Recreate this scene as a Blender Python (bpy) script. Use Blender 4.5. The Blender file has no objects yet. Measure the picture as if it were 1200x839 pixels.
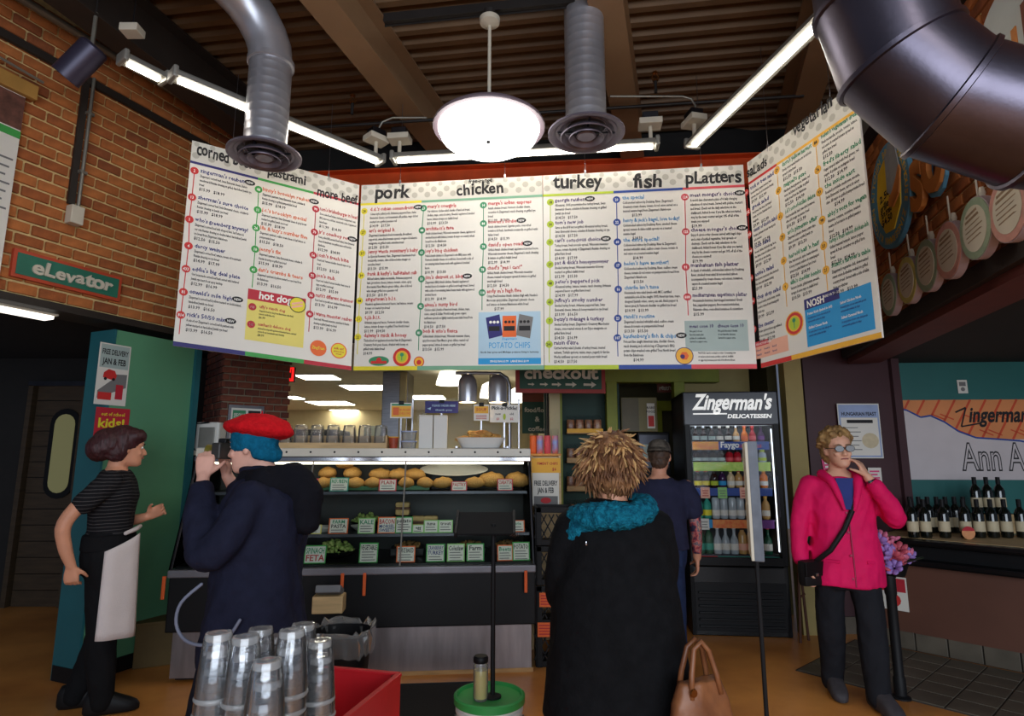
import bpy, bmesh, math, random
import numpy as np
from mathutils import Vector, Matrix, Quaternion, noise
random.seed(7)
SC = bpy.context.scene
COL = SC.collection

# ------------------------------------------------------------------ camera
FPX = 705.0; TILT = math.atan(118 / 705.0); EYE = 1.5
cam = bpy.data.cameras.new('camera'); cam.sensor_width = 36; cam.lens = FPX / 1200 * 36
cam.clip_start = 0.05; cam.clip_end = 60
camo = bpy.data.objects.new('camera', cam); COL.objects.link(camo)
camo.location = (0, 0, EYE); camo.rotation_euler = (math.pi / 2 + TILT, 0, 0)
SC.camera = camo
# ------------------------------------------------------------------ world, light, exposure
wd = bpy.data.worlds.new('world'); SC.world = wd; wd.use_nodes = True
wd.node_tree.nodes['Background'].inputs[0].default_value = (.62, .74, 1, 1)
wd.node_tree.nodes['Background'].inputs[1].default_value = .13
def area(name, loc, rot, sx, sy, energy, col):
    l = bpy.data.lights.new(name, 'AREA'); l.shape = 'RECTANGLE'; l.size = sx; l.size_y = sy
    l.energy = energy; l.color = col
    o = bpy.data.objects.new(name, l); COL.objects.link(o); o.location = loc; o.rotation_euler = rot
    return o
# daylight through the shop-front glazing behind the viewer
area('shopfront_daylight', (1.4, -3.6, 2.1), (math.radians(86), 0, 0), 7, 2.6, 290, (.80, .89, 1))
SC.view_settings.view_transform = 'Standard'; SC.view_settings.look = 'None'
SC.view_settings.exposure = 0.28; SC.view_settings.gamma = 1.0
SC.view_settings.use_curve_mapping = False

# ------------------------------------------------------------------ pixel -> place helpers
def ray(px, py):
    x = (px - 600) / FPX; y = -(py - 419.5) / FPX
    return Vector((x, math.cos(TILT) - y * math.sin(TILT), math.sin(TILT) + y * math.cos(TILT)))
EYEP = Vector((0, 0, EYE))
def atY(px, py, Y): r = ray(px, py); return EYEP + r * (Y / r.y)
def atZ(px, py, Z): r = ray(px, py); return EYEP + r * ((Z - EYE) / r.z)
def atD(px, py, D): return EYEP + ray(px, py) * D
def atP(px, py, p, n): r = ray(px, py); return EYEP + r * ((Vector(p) - EYEP).dot(n) / r.dot(n))
def proj(p):
    d = Vector(p) - EYEP; z = d.y * math.cos(TILT) + d.z * math.sin(TILT)
    if z < .05: return (-9999, -9999, z)
    return (600 + FPX * d.x / z, 419.5 - FPX * (d.z * math.cos(TILT) - d.y * math.sin(TILT)) / z, z)
V = Vector
PI = math.pi

# ------------------------------------------------------------------ materials
def lin(c):
    return tuple(((v / 255 / 12.92) if v <= 10 else ((v / 255 + .055) / 1.055) ** 2.4) for v in c) + (1,)
MATS = {}
def mat(key, rgb, rough=.55, metal=0, var=.12, scale=6, bump=0, bscale=None, rgb2=None, spec=.5, coat=0, stretch=None, detail=4, sheen=0):
    if key in MATS: return MATS[key]
    m = bpy.data.materials.new(key); m.use_nodes = True; nt = m.node_tree; b = nt.nodes['Principled BSDF']
    c = lin(rgb); b.inputs['Roughness'].default_value = rough; b.inputs['Metallic'].default_value = metal
    b.inputs['Specular IOR Level'].default_value = spec
    if coat: b.inputs['Coat Weight'].default_value = coat
    if sheen: b.inputs['Sheen Weight'].default_value = sheen
    tc = nt.nodes.new('ShaderNodeTexCoord'); src = tc.outputs['Object']
    if stretch:
        mp = nt.nodes.new('ShaderNodeMapping'); mp.inputs['Scale'].default_value = stretch
        nt.links.new(src, mp.inputs['Vector']); src = mp.outputs['Vector']
    nz = nt.nodes.new('ShaderNodeTexNoise'); nz.inputs['Scale'].default_value = scale; nz.inputs['Detail'].default_value = detail
    nt.links.new(src, nz.inputs['Vector'])
    rp = nt.nodes.new('ShaderNodeValToRGB')
    lo = lin(rgb2) if rgb2 else tuple(v * (1 - var) for v in c[:3]) + (1,)
    hi = c if rgb2 else tuple(min(1, v * (1 + var)) for v in c[:3]) + (1,)
    rp.color_ramp.elements[0].position = .32; rp.color_ramp.elements[0].color = lo
    rp.color_ramp.elements[1].position = .68; rp.color_ramp.elements[1].color = hi
    nt.links.new(nz.outputs['Fac'], rp.inputs['Fac']); nt.links.new(rp.outputs['Color'], b.inputs['Base Color'])
    if bump:
        n2 = nt.nodes.new('ShaderNodeTexNoise'); n2.inputs['Scale'].default_value = bscale or scale * 4; n2.inputs['Detail'].default_value = 3
        nt.links.new(src, n2.inputs['Vector'])
        bp = nt.nodes.new('ShaderNodeBump'); bp.inputs['Strength'].default_value = bump; bp.inputs['Distance'].default_value = .01
        nt.links.new(n2.outputs['Fac'], bp.inputs['Height']); nt.links.new(bp.outputs['Normal'], b.inputs['Normal'])
    MATS[key] = m; return m
def emis(key, rgb, strength):
    if key in MATS: return MATS[key]
    m = bpy.data.materials.new(key); m.use_nodes = True; nt = m.node_tree
    b = nt.nodes['Principled BSDF']; b.inputs['Base Color'].default_value = lin(rgb); b.inputs['Roughness'].default_value = .5
    b.inputs['Emission Color'].default_value = lin(rgb); b.inputs['Emission Strength'].default_value = strength
    MATS[key] = m; return m
def glassy(key, tint=(1, 1, 1), refl=.9, rough=.02, base=.04):
    """thin clear sheet: see-through face on, mirror-like towards grazing"""
    if key in MATS: return MATS[key]
    m = bpy.data.materials.new(key); m.use_nodes = True; nt = m.node_tree
    for n in list(nt.nodes):
        if n.type == 'BSDF_PRINCIPLED': nt.nodes.remove(n)
    out = [n for n in nt.nodes if n.type == 'OUTPUT_MATERIAL'][0]
    tr = nt.nodes.new('ShaderNodeBsdfTransparent'); tr.inputs[0].default_value = tint + (1,)
    gl = nt.nodes.new('ShaderNodeBsdfGlossy'); gl.inputs['Roughness'].default_value = rough; gl.inputs[0].default_value = (refl, refl, refl, 1)
    lw = nt.nodes.new('ShaderNodeLayerWeight'); lw.inputs['Blend'].default_value = .22
    ad = nt.nodes.new('ShaderNodeMath'); ad.operation = 'ADD'; ad.use_clamp = True; ad.inputs[1].default_value = base
    nt.links.new(lw.outputs['Fresnel'], ad.inputs[0])
    mx = nt.nodes.new('ShaderNodeMixShader'); nt.links.new(ad.outputs[0], mx.inputs[0])
    nt.links.new(tr.outputs[0], mx.inputs[1]); nt.links.new(gl.outputs[0], mx.inputs[2]); nt.links.new(mx.outputs[0], out.inputs['Surface'])
    MATS[key] = m; return m
def M(k): return MATS[k]
mat('black', (20, 20, 22), .55, spec=.25); mat('black_gloss', (12, 12, 14), .3, spec=.3); mat('black_matte', (18, 18, 20), .8, spec=.2)
mat('white', (225, 222, 214), .5, var=.03); mat('offwhite', (205, 196, 176), .6, var=.06)
mat('paper', (226, 221, 210), .55, var=.02, scale=3)
mat('steel', (150, 150, 155), .32, 1, var=.12, scale=8, stretch=(1, 1, 12)); mat('steel_dark', (78, 78, 84), .4, 1, var=.2)
mat('chrome', (190, 190, 195), .12, 1, var=.04)
mat('ink', (28, 26, 28), .7, var=0); mat('ink_red', (190, 44, 48), .7, var=0); mat('ink_blue', (44, 52, 120), .7, var=0)
mat('ink_sky', (62, 140, 190), .7, var=0); mat('ink_green', (48, 140, 98), .7, var=0); mat('ink_orange', (226, 110, 62), .7, var=0)
mat('ink_purple', (72, 48, 104), .7, var=0); mat('ink_white', (240, 238, 230), .7, var=0); mat('ink_grey', (120, 118, 116), .7, var=0)
for k, c in dict(red=(206, 48, 44), green=(62, 160, 72), crimson=(186, 36, 52), yellow=(228, 212, 48), sea=(120, 170, 138), lime=(178, 196, 48),
                 blue=(38, 70, 148), rose=(216, 76, 84), amber=(238, 176, 52), navy=(44, 40, 110), sky=(36, 150, 208), pale_blue=(176, 204, 220),
                 straw=(230, 214, 110), sage=(168, 184, 178), peach=(238, 176, 150), orange=(232, 104, 40), teal=(44, 150, 128), purple=(110, 50, 130),
                 pink=(226, 84, 130), mint=(150, 205, 120), jade=(60, 140, 96), dot=(176, 172, 160)).items():
    mat('p_' + k, c, .6, var=.03)
glassy('glass', (.98, .99, .99), .25, .03, 0); glassy('glass_case', (.95, .98, .96), .3, .03, 0); glassy('tumbler', (.985, .99, 1), 1.0, .04, .06); glassy('plastic_clear', (.95, .96, .97), .8, .15, .02)
def milky(key, src, fac):
    m = MATS[src].copy(); m.name = key; nt = m.node_tree; out = [n for n in nt.nodes if n.type == 'OUTPUT_MATERIAL'][0]; old = out.inputs['Surface'].links[0].from_socket
    d = nt.nodes.new('ShaderNodeBsdfDiffuse'); d.inputs[0].default_value = (.9, .9, .88, 1); t = nt.nodes.new('ShaderNodeBsdfTranslucent'); t.inputs[0].default_value = (.9, .9, .88, 1)
    a = nt.nodes.new('ShaderNodeMixShader'); nt.links.new(d.outputs[0], a.inputs[1]); nt.links.new(t.outputs[0], a.inputs[2])
    x = nt.nodes.new('ShaderNodeMixShader'); x.inputs[0].default_value = fac; nt.links.new(old, x.inputs[1]); nt.links.new(a.outputs[0], x.inputs[2]); nt.links.new(x.outputs[0], out.inputs['Surface']); MATS[key] = m
milky('container_plastic', 'plastic_clear', .2); milky('pint', 'tumbler', .035); milky('pint_rim', 'tumbler', .35)

# ------------------------------------------------------------------ mesh builder
class MB:
    def __init__(s): s.v = []; s.f = []; s.m = []
    def add(s, vs, fs, mi=0):
        o = len(s.v); s.v.extend([tuple(p) for p in vs]); s.f.extend([tuple(i + o for i in f) for f in fs]); s.m.extend([mi] * len(fs)); return s
    def box(s, c, d, rz=0, mi=0, R=None, taper=1.0):
        c = V(c); a, b, h = d[0] / 2, d[1] / 2, d[2] / 2; vs = []
        R = R or Matrix.Rotation(rz, 3, 'Z')
        for z, t in ((-h, 1), (h, taper)):
            for x, y in ((-a, -b), (a, -b), (a, b), (-a, b)): vs.append(c + R @ V((x * t, y * t, z)))
        return s.add(vs, [(3, 2, 1, 0), (4, 5, 6, 7), (0, 1, 5, 4), (1, 2, 6, 5), (2, 3, 7, 6), (3, 0, 4, 7)], mi)
    def bbox(s, c, d, bev=.01, rz=0, mi=0, R=None):
        """box with chamfered edges"""
        bm = bmesh.new(); bmesh.ops.create_cube(bm, size=1)
        for q in bm.verts: q.co = V((q.co.x * d[0], q.co.y * d[1], q.co.z * d[2]))
        bmesh.ops.bevel(bm, geom=bm.edges[:], offset=min(bev, min(d) * .45), segments=2, affect='EDGES', profile=.6)
        R = R or Matrix.Rotation(rz, 3, 'Z'); c = V(c)
        bm.verts.index_update()
        s.add([c + R @ q.co for q in bm.verts], [[q.index for q in f.verts] for f in bm.faces], mi); bm.free(); return s
    def rings(s, rs, cap=True, mi=0, closed=True):
        n = len(rs[0]); o = len(s.v)
        for r in rs: s.v.extend([tuple(p) for p in r])
        k = n if closed else n - 1; fs = []
        for i in range(len(rs) - 1):
            for j in range(k):
                a = o + i * n + j; b = o + i * n + (j + 1) % n; fs.append((a, b, b + n, a + n))
        if cap: fs.append(tuple(o + j for j in reversed(range(n)))); fs.append(tuple(o + (len(rs) - 1) * n + j for j in range(n)))
        s.f.extend(fs); s.m.extend([mi] * len(fs)); return s
    def lathe(s, prof, c=(0, 0, 0), n=20, mi=0, R=None, cap=True):
        c = V(c); rs = []
        for r, z in prof:
            ring = []
            for j in range(n):
                p = V((r * math.cos(2 * PI * j / n), r * math.sin(2 * PI * j / n), z)); ring.append(c + (R @ p if R else p))
            rs.append(ring)
        return s.rings(rs, cap, mi)
    def tube(s, pts, r, n=10, mi=0, cap=True):
        pts = [V(p) for p in pts]; rs = []; up = None
        rr = r if isinstance(r, (list, tuple)) else [r] * len(pts)
        for i, p in enumerate(pts):
            t = (pts[min(i + 1, len(pts) - 1)] - pts[max(i - 1, 0)]).normalized()
            if up is None: up = t.orthogonal().normalized()
            up = (up - t * up.dot(t)); up = up.normalized() if up.length > 1e-6 else t.orthogonal().normalized()
            w = t.cross(up)
            rs.append([p + (up * math.cos(2 * PI * j / n) + w * math.sin(2 * PI * j / n)) * rr[i] for j in range(n)])
        return s.rings(rs, cap, mi)
    def limb(s, pts, r, n=14, mi=0):
        """tube with rounded ends and subdivided course"""
        pts = [V(p) for p in pts]; P = []; Rr = []
        d0 = (pts[0] - pts[1]).normalized(); d1 = (pts[-1] - pts[-2]).normalized()
        for k in (1.0, .8, .45): P.append(pts[0] + d0 * r[0] * k * .9); Rr.append(r[0] * math.sqrt(max(0.02, 1 - k * k)))
        m = len(pts)
        for i in range(m - 1):
            p0 = pts[max(i - 1, 0)]; p1 = pts[i]; p2 = pts[i + 1]; p3 = pts[min(i + 2, m - 1)]
            for k in range(4):
                t = k / 4; q = .5 * ((2 * p1) + (p2 - p0) * t + (2 * p0 - 5 * p1 + 4 * p2 - p3) * t * t + (3 * p1 - p0 - 3 * p2 + p3) * t ** 3)
                P.append(q); Rr.append(r[i] + (r[i + 1] - r[i]) * (t * t * (3 - 2 * t)))
        P.append(pts[-1]); Rr.append(r[-1])
        for k in (.45, .8, 1.0): P.append(pts[-1] + d1 * r[-1] * k * .9); Rr.append(r[-1] * math.sqrt(max(0.02, 1 - k * k)))
        return s.tube(P, Rr, n, mi)
    def ell(s, c, r, n=14, m=9, mi=0, R=None):
        c = V(c); rs = []
        for i in range(m + 1):
            th = PI * (i + .15) / (m + .3); ring = []
            for j in range(n):
                p = V((r[0] * math.sin(th) * math.cos(2 * PI * j / n), r[1] * math.sin(th) * math.sin(2 * PI * j / n), -r[2] * math.cos(th)))
                ring.append(c + (R @ p if R else p))
            rs.append(ring)
        return s.rings(rs, True, mi)
    def prism(s, poly, o, ux, uy, nrm, depth, mi=0):
        """flat polygon (list of 2-d points) given thickness along nrm"""
        o = V(o); k = len(poly); a = [o + ux * p[0] + uy * p[1] for p in poly]; b = [q + nrm * depth for q in a]
        fs = [tuple(range(k))[::-1], tuple(range(k, 2 * k))] + [(i, (i + 1) % k, (i + 1) % k + k, i + k) for i in range(k)]
        return s.add(a + b, fs, mi)
    def quad(s, a, b, c, d, mi=0): return s.add([a, b, c, d], [(0, 1, 2, 3)], mi)
    def build(s, name, mats, parent=None, smooth=False, loc=None, rz=0):
        me = bpy.data.meshes.new(name); me.from_pydata(s.v, [], s.f)
        for m in (mats if isinstance(mats, (list, tuple)) else [mats]): me.materials.append(MATS[m] if isinstance(m, str) else m)
        if max(s.m, default=0) > 0: me.polygons.foreach_set('material_index', s.m)
        if smooth: shade(me, smooth)
        me.update()
        return link(name, me, parent, loc, rz)
def shade(me, ang=True):
    me.polygons.foreach_set('use_smooth', [True] * len(me.polygons))
    if ang is not True:
        try: me.set_sharp_from_angle(angle=math.radians(ang))
        except Exception: pass
def link(name, me, parent=None, loc=None, rz=0):
    o = bpy.data.objects.new(name, me); COL.objects.link(o)
    if parent: o.parent = parent
    if loc is not None: o.location = loc
    if rz: o.rotation_euler = (0, 0, rz)
    return o
def tag(o, label=None, cat=None, group=None, kind=None):
    if label: o['label'] = label
    if cat: o['category'] = cat
    if group: o['group'] = group
    if kind: o['kind'] = kind
    return o
def thing(name, label, cat, loc=(0, 0, 0), rz=0, group=None):
    o = bpy.data.objects.new(name, None); COL.objects.link(o); o.location = loc; o.rotation_euler = (0, 0, rz)
    o.empty_display_size = .05
    return tag(o, label, cat, group)
def dup(root, loc=None, rz=None, label=None, parent=None):
    r = root.copy(); COL.objects.link(r)
    if parent: r.parent = parent
    if loc is not None: r.location = loc
    if rz is not None: r.rotation_euler = (0, 0, rz)
    if label: r['label'] = label
    for ch in list(root.children):
        c = ch.copy(); COL.objects.link(c); c.parent = r
        for g in ch.children:
            d = g.copy(); COL.objects.link(d); d.parent = c
    return r
def struct(o, label=None): o['kind'] = 'structure'; return tag(o, label)
def rel(root, p): return V(p) - V(root.location)

# ------------------------------------------------------------------ lettering from the built-in font
GL = {}; ADV = {}
def load_font():
    chars = [chr(i) for i in range(33, 127)] + ['é', 'ê', 'à']
    objs = []
    for ch in chars:
        for kind in ('lo', 'hi', 'bd', 'th', 'w'):
            cu = bpy.data.curves.new('g', 'FONT'); cu.body = ('H' + ch + 'H') if kind == 'w' else ch
            cu.resolution_u = 1 if kind in ('lo', 'w') else 3; cu.fill_mode = 'FRONT'
            cu.offset = -.012 if kind == 'th' else .028 if kind == 'bd' else (.02 if kind == 'lo' else 0)
            o = bpy.data.objects.new('g', cu); COL.objects.link(o); objs.append((ch, kind, o, cu))
    cu = bpy.data.curves.new('g', 'FONT'); cu.body = 'HH'; cu.fill_mode = 'FRONT'; o = bpy.data.objects.new('g', cu); COL.objects.link(o); objs.append(('', 'w', o, cu))
    bpy.context.view_layer.update(); dg = bpy.context.evaluated_depsgraph_get(); W = {}
    for ch, kind, o, cu in objs:
        me = o.evaluated_get(dg).to_mesh()
        if kind == 'w':
            xs = [q.co.x for q in me.vertices]; W[ch] = max(xs) - min(xs)
        else:
            GL[(ch, kind)] = ([(q.co.x, q.co.y) for q in me.vertices], [tuple(p.vertices) for p in me.polygons])
        o.evaluated_get(dg).to_mesh_clear()
    for ch, kind, o, cu in objs:
        bpy.data.objects.remove(o); bpy.data.curves.remove(cu)
    for ch in chars: ADV[ch] = W[ch] - W['']
    ADV[' '] = .27
load_font()
def twidth(s, size, xs=1): return sum(ADV.get(c, .5) for c in s) * size * xs
def text(mb, s, o, ux, uy, size, align='l', mi=0, xs=1, res='lo', wob=0, rnd=None, fit=None, depth=0, nrm=None, shear=0):
    """letters as flat faces in the plane (ux, uy) from baseline point o"""
    if fit: xs = fit / max(1e-6, twidth(s, size))
    w = twidth(s, size, xs); x = {'l': 0, 'c': -w / 2, 'r': -w}[align]; o = V(o); R = rnd or random
    for ch in s:
        if (ch, res) in GL:
            vs, fs = GL[(ch, res)]; a = R.uniform(-wob, wob) * .35 if wob else 0; dy = R.uniform(-wob, wob) * .16 * size if wob else 0
            sc = size * (1 + (R.uniform(-wob, wob) * .3 if wob else 0)); ca, sa = math.cos(a), math.sin(a)
            pts = []
            for (gx, gy) in vs:
                gx2 = gx + shear * gy; px = (gx2 * ca - gy * sa) * sc * xs; py = (gx2 * sa + gy * ca) * sc
                pts.append(o + ux * (x + px) + uy * (py + dy))
            if depth and nrm is not None:
                k = len(pts); edges = {}
                for f in fs:
                    for i in range(len(f)):
                        e = (f[i], f[(i + 1) % len(f)]); edges[e] = edges.get(e, 0) + 1
                side = [e for e in edges if (e[1], e[0]) not in edges]
                mb.add(pts + [p + nrm * depth for p in pts], [tuple(i + k for i in f) for f in fs] + [(a_, b_, b_ + k, a_ + k) for a_, b_ in side], mi)
            else: mb.add(pts, fs, mi)
        x += ADV.get(ch, .5) * size * xs
    return mb
def wrap(s, size, xs, width):
    out = []; cur = ''
    for w in s.split():
        t = (cur + ' ' + w).strip()
        if twidth(t, size, xs) > width and cur: out.append(cur); cur = w
        else: cur = t
    if cur: out.append(cur)
    return out
def disc_poly(r, n=20, rx=None): return [((rx or r) * math.cos(2 * PI * i / n), r * math.sin(2 * PI * i / n)) for i in range(n)]
def poster(name, label, cat, o, ux, uy, nrm, w, h, build, mats, th=.004, group=None):
    """a flat sheet at its place; build(mb, P) draws on it; P(u, v, k) is a point u right, v up, k layers proud"""
    root = thing(name, label, cat, o, group=group)
    P = lambda u, v, k=1: ux * u + uy * v + nrm * (th + .0006 * k)
    a = MB(); a.prism([(0, 0), (w, 0), (w, h), (0, h)], V((0, 0, 0)), ux, uy, nrm, th); a.build('sheet', mats[0], root)
    b = MB(); build(b, P)
    if b.f: b.build('print', mats, root)
    return root
# ================================================================== STRUCTURE
mat('floor', (232, 158, 80), .36, var=.2, scale=1.3, rgb2=(176, 108, 50), bump=.05, bscale=30, detail=8)
mat('floor_tile', (92, 84, 72), .45, var=.2, scale=5, bump=.1, bscale=30); mat('grout', (58, 52, 46), .8)
mat('deck', (36, 30, 26), .7); mat('deck_rib', (112, 84, 56), .6, var=.12, scale=3)
mat('beam', (142, 110, 78), .6, var=.08, scale=3); mat('beam_dark', (44, 36, 30), .6)
mat('orange_steel', (236, 92, 34), .55, var=.1)
mat('mortar', (214, 188, 128), .9, var=.15, scale=30)
mat('brick_a', (170, 98, 48), .85, var=.22, scale=14, bump=.35, bscale=60); mat('brick_b', (156, 86, 42), .85, var=.25, scale=14, bump=.35, bscale=60)
mat('brick_c', (182, 108, 54), .85, var=.2, scale=14, bump=.35, bscale=60); mat('brick_d', (140, 76, 40), .85, var=.25, scale=14, bump=.35, bscale=60)
mat('pier_a', (112, 58, 40), .85, var=.2, scale=20, bump=.3); mat('pier_b', (92, 46, 34), .85, var=.2, scale=20, bump=.3)
mat('pier_mortar', (132, 116, 96), .9)
mat('green_wall', (92, 150, 112), .5, var=.05, scale=2); mat('blue_trim', (30, 96, 104), .5, var=.05)
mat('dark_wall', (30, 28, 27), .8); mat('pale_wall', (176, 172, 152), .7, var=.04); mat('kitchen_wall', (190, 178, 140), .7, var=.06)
mat('kitchen_ceiling', (206, 198, 172), .8, var=.05); mat('plum', (66, 38, 42), .45, var=.12, scale=2); mat('beige', (158, 140, 84), .6, var=.06)
mat('teal_wall', (40, 104, 100), .55, var=.08, scale=2); mat('bar_brown', (96, 60, 46), .5, var=.12, scale=2)
mat('siding', (22, 58, 46), .6, var=.1); mat('lime_trim', (128, 136, 28), .55, var=.1); mat('olive', (118, 108, 66), .55, var=.12, scale=3, stretch=(1, 1, .2))

# floor
b = MB(); b.box((1, 4.5, -.05), (15, 18, .1)); floor = struct(b.build('floor', 'floor'), 'glossy orange-brown stained concrete floor')
# bar frame (right): front panel runs from A towards the viewer
BA = V((3.02, 5.2, 0)); BU = V((.66, -.751, 0)); BN = V((-.751, -.66, 0))
# floor tiles along the bar
ta = math.atan2(BU.y, BU.x); tm = None
for i in range(11):
    for j in range(5):
        p = BA + BU * (-.1 + .222 * i) + BN * (.12 + .222 * j)
        if tm is None:
            tb = MB(); tb.bbox((0, 0, 0), (.212, .212, .012), .004); o = tb.build('floor_tile', 'floor_tile', floor); tm = o.data
        else: o = link('floor_tile', tm, floor)
        o.location = (p.x, p.y, .006); o.rotation_euler = (0, 0, ta)
g = MB(); c = BA + BU * 1.01 + BN * .56; g.box((c.x, c.y, .003), (2.46, 1.12, .006), rz=ta); g.build('grout_bed', 'grout', floor)

# ceiling: ribbed steel deck
b = MB(); b.box((1, 1.6, 4.72), (13, 9.2, .06)); ceil = struct(b.build('ceiling', 'deck'), 'dark ribbed steel deck ceiling')
fa = math.radians(-8); rb = MB()
rb.rings([[V((x, -.045, .07)), V((x, -.026, 0)), V((x, .026, 0)), V((x, .045, .07))] for x in (-6, 6)], True)
rmesh = None
for i in range(44):
    y = 6.4 - i * .15
    if rmesh is None: o = rb.build('deck_rib', 'deck_rib', ceil); rmesh = o.data
    else: o = link('deck_rib', rmesh, ceil)
    o.location = (.4, y, 4.62); o.rotation_euler = (0, 0, fa)

def ibeam(name, label, p, q, w, h, m, cat='beam'):
    """p, q: centre line of the underside"""
    p, q = V(p), V(q); L = (q - p).length; a = math.atan2(q.y - p.y, q.x - p.x) - PI / 2
    r = thing(name, label, cat, p, a)
    MB().box((0, L / 2, .008), (w, L, .016)).build('bottom_flange', m, r)
    MB().box((0, L / 2, h / 2), (.02, L, h - .034)).build('web', m, r)
    MB().box((0, L / 2, h - .008), (w, L, .016)).build('top_flange', m, r)
    return r
ibeam('steel_beam', 'tan steel roof beam left of the white dish pendant', (-2.05, .2, 4.25), (-.63, 5.2, 4.25), .21, .36, 'beam')
ibeam('steel_beam', 'tan steel roof beam partly behind the middle spiral duct', (-.3, .2, 4.25), (1.12, 5.2, 4.25), .21, .36, 'beam')
ibeam('steel_beam', 'dark steel roof beam beside the left brick wall', (-3.55, .2, 4.22), (-2.2, 5.1, 4.22), .2, .38, 'beam_dark')
ibeam('steel_beam', 'brown steel roof beam above the vegetarian menu panel', (1.35, 1.2, 4.2), (2.5, 5.0, 4.2), .2, .4, 'beam')
# back bulkhead and its orange steel channel
b = MB(); b.box((.2, 5.62, 3.62), (7.0, .16, 2.12), rz=math.radians(-5)); struct(b.build('wall_back', 'dark_wall'), 'dark upper wall above the kitchen opening')
r = thing('orange_channel', 'orange painted steel channel behind the hanging menu boards', 'beam', (0.1, 5.42, 4.07), math.radians(-5))
MB().box((0, 0, .06), (4.5, .012, .3)).build('web', 'orange_steel', r)
MB().box((0, -.04, .205), (4.5, .09, .012)).build('top_flange', 'orange_steel', r)
MB().box((0, -.04, -.085), (4.5, .09, .012)).build('bottom_flange', 'orange_steel', r)

# ---- brick laying
def lay(wall, mats, org, D, N, length, z0, z1, bw, bh, mo, visible_cap, name='brick', stag=True, skip=None, seed=3):
    """courses of single bricks on the face of a wall; D along, N outward"""
    R = random.Random(seed); spots = []; ch = bh + mo; nz = int(round((z1 - z0) / ch)); ang = math.atan2(D.y, D.x)
    for k in range(nz):
        s = -(bw + mo) / 2 if (k % 2 and stag) else 0.0
        while s < length - .02:
            a = max(s, 0); e = min(s + bw, length)
            if e - a > .03: spots.append((a, e, z0 + k * ch + mo / 2))
            s += bw + mo
    items = []
    for a, e, z in spots:
        c = V(org) + D * ((a + e) / 2); c.z = z + bh / 2
        if skip and skip(c): continue
        px, py, dz = proj(c); vis = -60 < px < 1260 and -60 < py < 900
        items.append((0 if vis else 1, dz, a, e, c))
    items.sort(key=lambda t: (t[0], t[1]))
    cache = {}; rest = MB()
    for i, (nv, dz, a, e, c) in enumerate(items):
        mi = R.choice((0, 0, 0, 1, 1, 2, 2, 2, 3))
        jit = R.uniform(-.003, .004)
        if i < visible_cap and not nv:
            key = (round(e - a, 3), mi)
            if key not in cache:
                q = MB(); q.bbox((0, 0, 0), (e - a, .03, bh), .005); me = q.build(name, mats[mi], wall, smooth=30); cache[key] = me.data; o = me
            else: o = link(name, cache[key], wall)
            o.location = c + N * jit; o.rotation_euler = (0, 0, ang + R.uniform(-.006, .006))
        else: rest.box(c + N * jit, (e - a, .03, bh), rz=ang, mi=mi)
    if rest.f:
        tag(rest.build('far_bricks', mats, wall), kind='stuff')
BRK = ['brick_a', 'brick_b', 'brick_c', 'brick_d']
# left brick wall over the elevator lobby opening
aL = math.radians(23.1); LD = V((math.sin(aL), math.cos(aL), 0)); LN = V((math.cos(aL), -math.sin(aL), 0)); LW = V((-2.92, 4.35, 0))
def onL(s, z, k=0): return LW + LD * s + LN * k + V((0, 0, z))
def pxL(px, py, k=0): 
    p = atP(px, py, LW + LN * k, LN); return p
b = MB(); c = onL(-.4, 3.59, -.14); b.box(c, (3.5, .24, 2.1), rz=math.atan2(LD.y, LD.x)); wl = struct(b.build('wall_left', 'mortar'), 'orange-brown brick wall with pale mortar')
lay(wl, BRK, onL(-2.15, 0, -.018), LD, LN, 3.5, 2.545, 4.6, .164, .065, .016, 300)
lb = MB(); lb.box(onL(-.4, 4.2, .012), (3.5, .03, .055), rz=math.atan2(LD.y, LD.x)); struct(lb.build('trim_1', 'beam_dark'), 'thin dark strip along the brick wall')  # narrow dark band running the length of the brick face
lb = MB(); lb.box(onL(-.75, 2.515, -.13), (2.8, .28, .05), rz=math.atan2(LD.y, LD.x)); struct(lb.build('trim_2', 'beam_dark'), 'dark steel lintel under the brick wall')
# green wall beside the opening
b = MB(); b.box(onL(.34, 1.22, -.125), (.68, .25, 2.44), rz=math.atan2(LD.y, LD.x)); w2 = struct(b.build('wall_green', 'green_wall'), 'green painted wall end beside the dark doorway')
# blue end face and far corner strip
b = MB(); b.box(onL(-.008, 1.22, -.13), (.018, .27, 2.44), rz=math.atan2(LD.y, LD.x)); struct(b.build('trim_3', 'blue_trim'), 'blue-green painted jamb of the doorway')
b = MB(); b.box(onL(.69, 1.22, -.1), (.05, .26, 2.44), rz=math.atan2(LD.y, LD.x)); struct(b.build('trim_4', 'blue_trim'), 'blue-green corner strip of the green wall')
b = MB(); b.box(onL(.34, .05, -.12), (.72, .27, .1), rz=math.atan2(LD.y, LD.x)); struct(b.build('baseboard_left', 'black'), 'black baseboard around the green wall')

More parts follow.
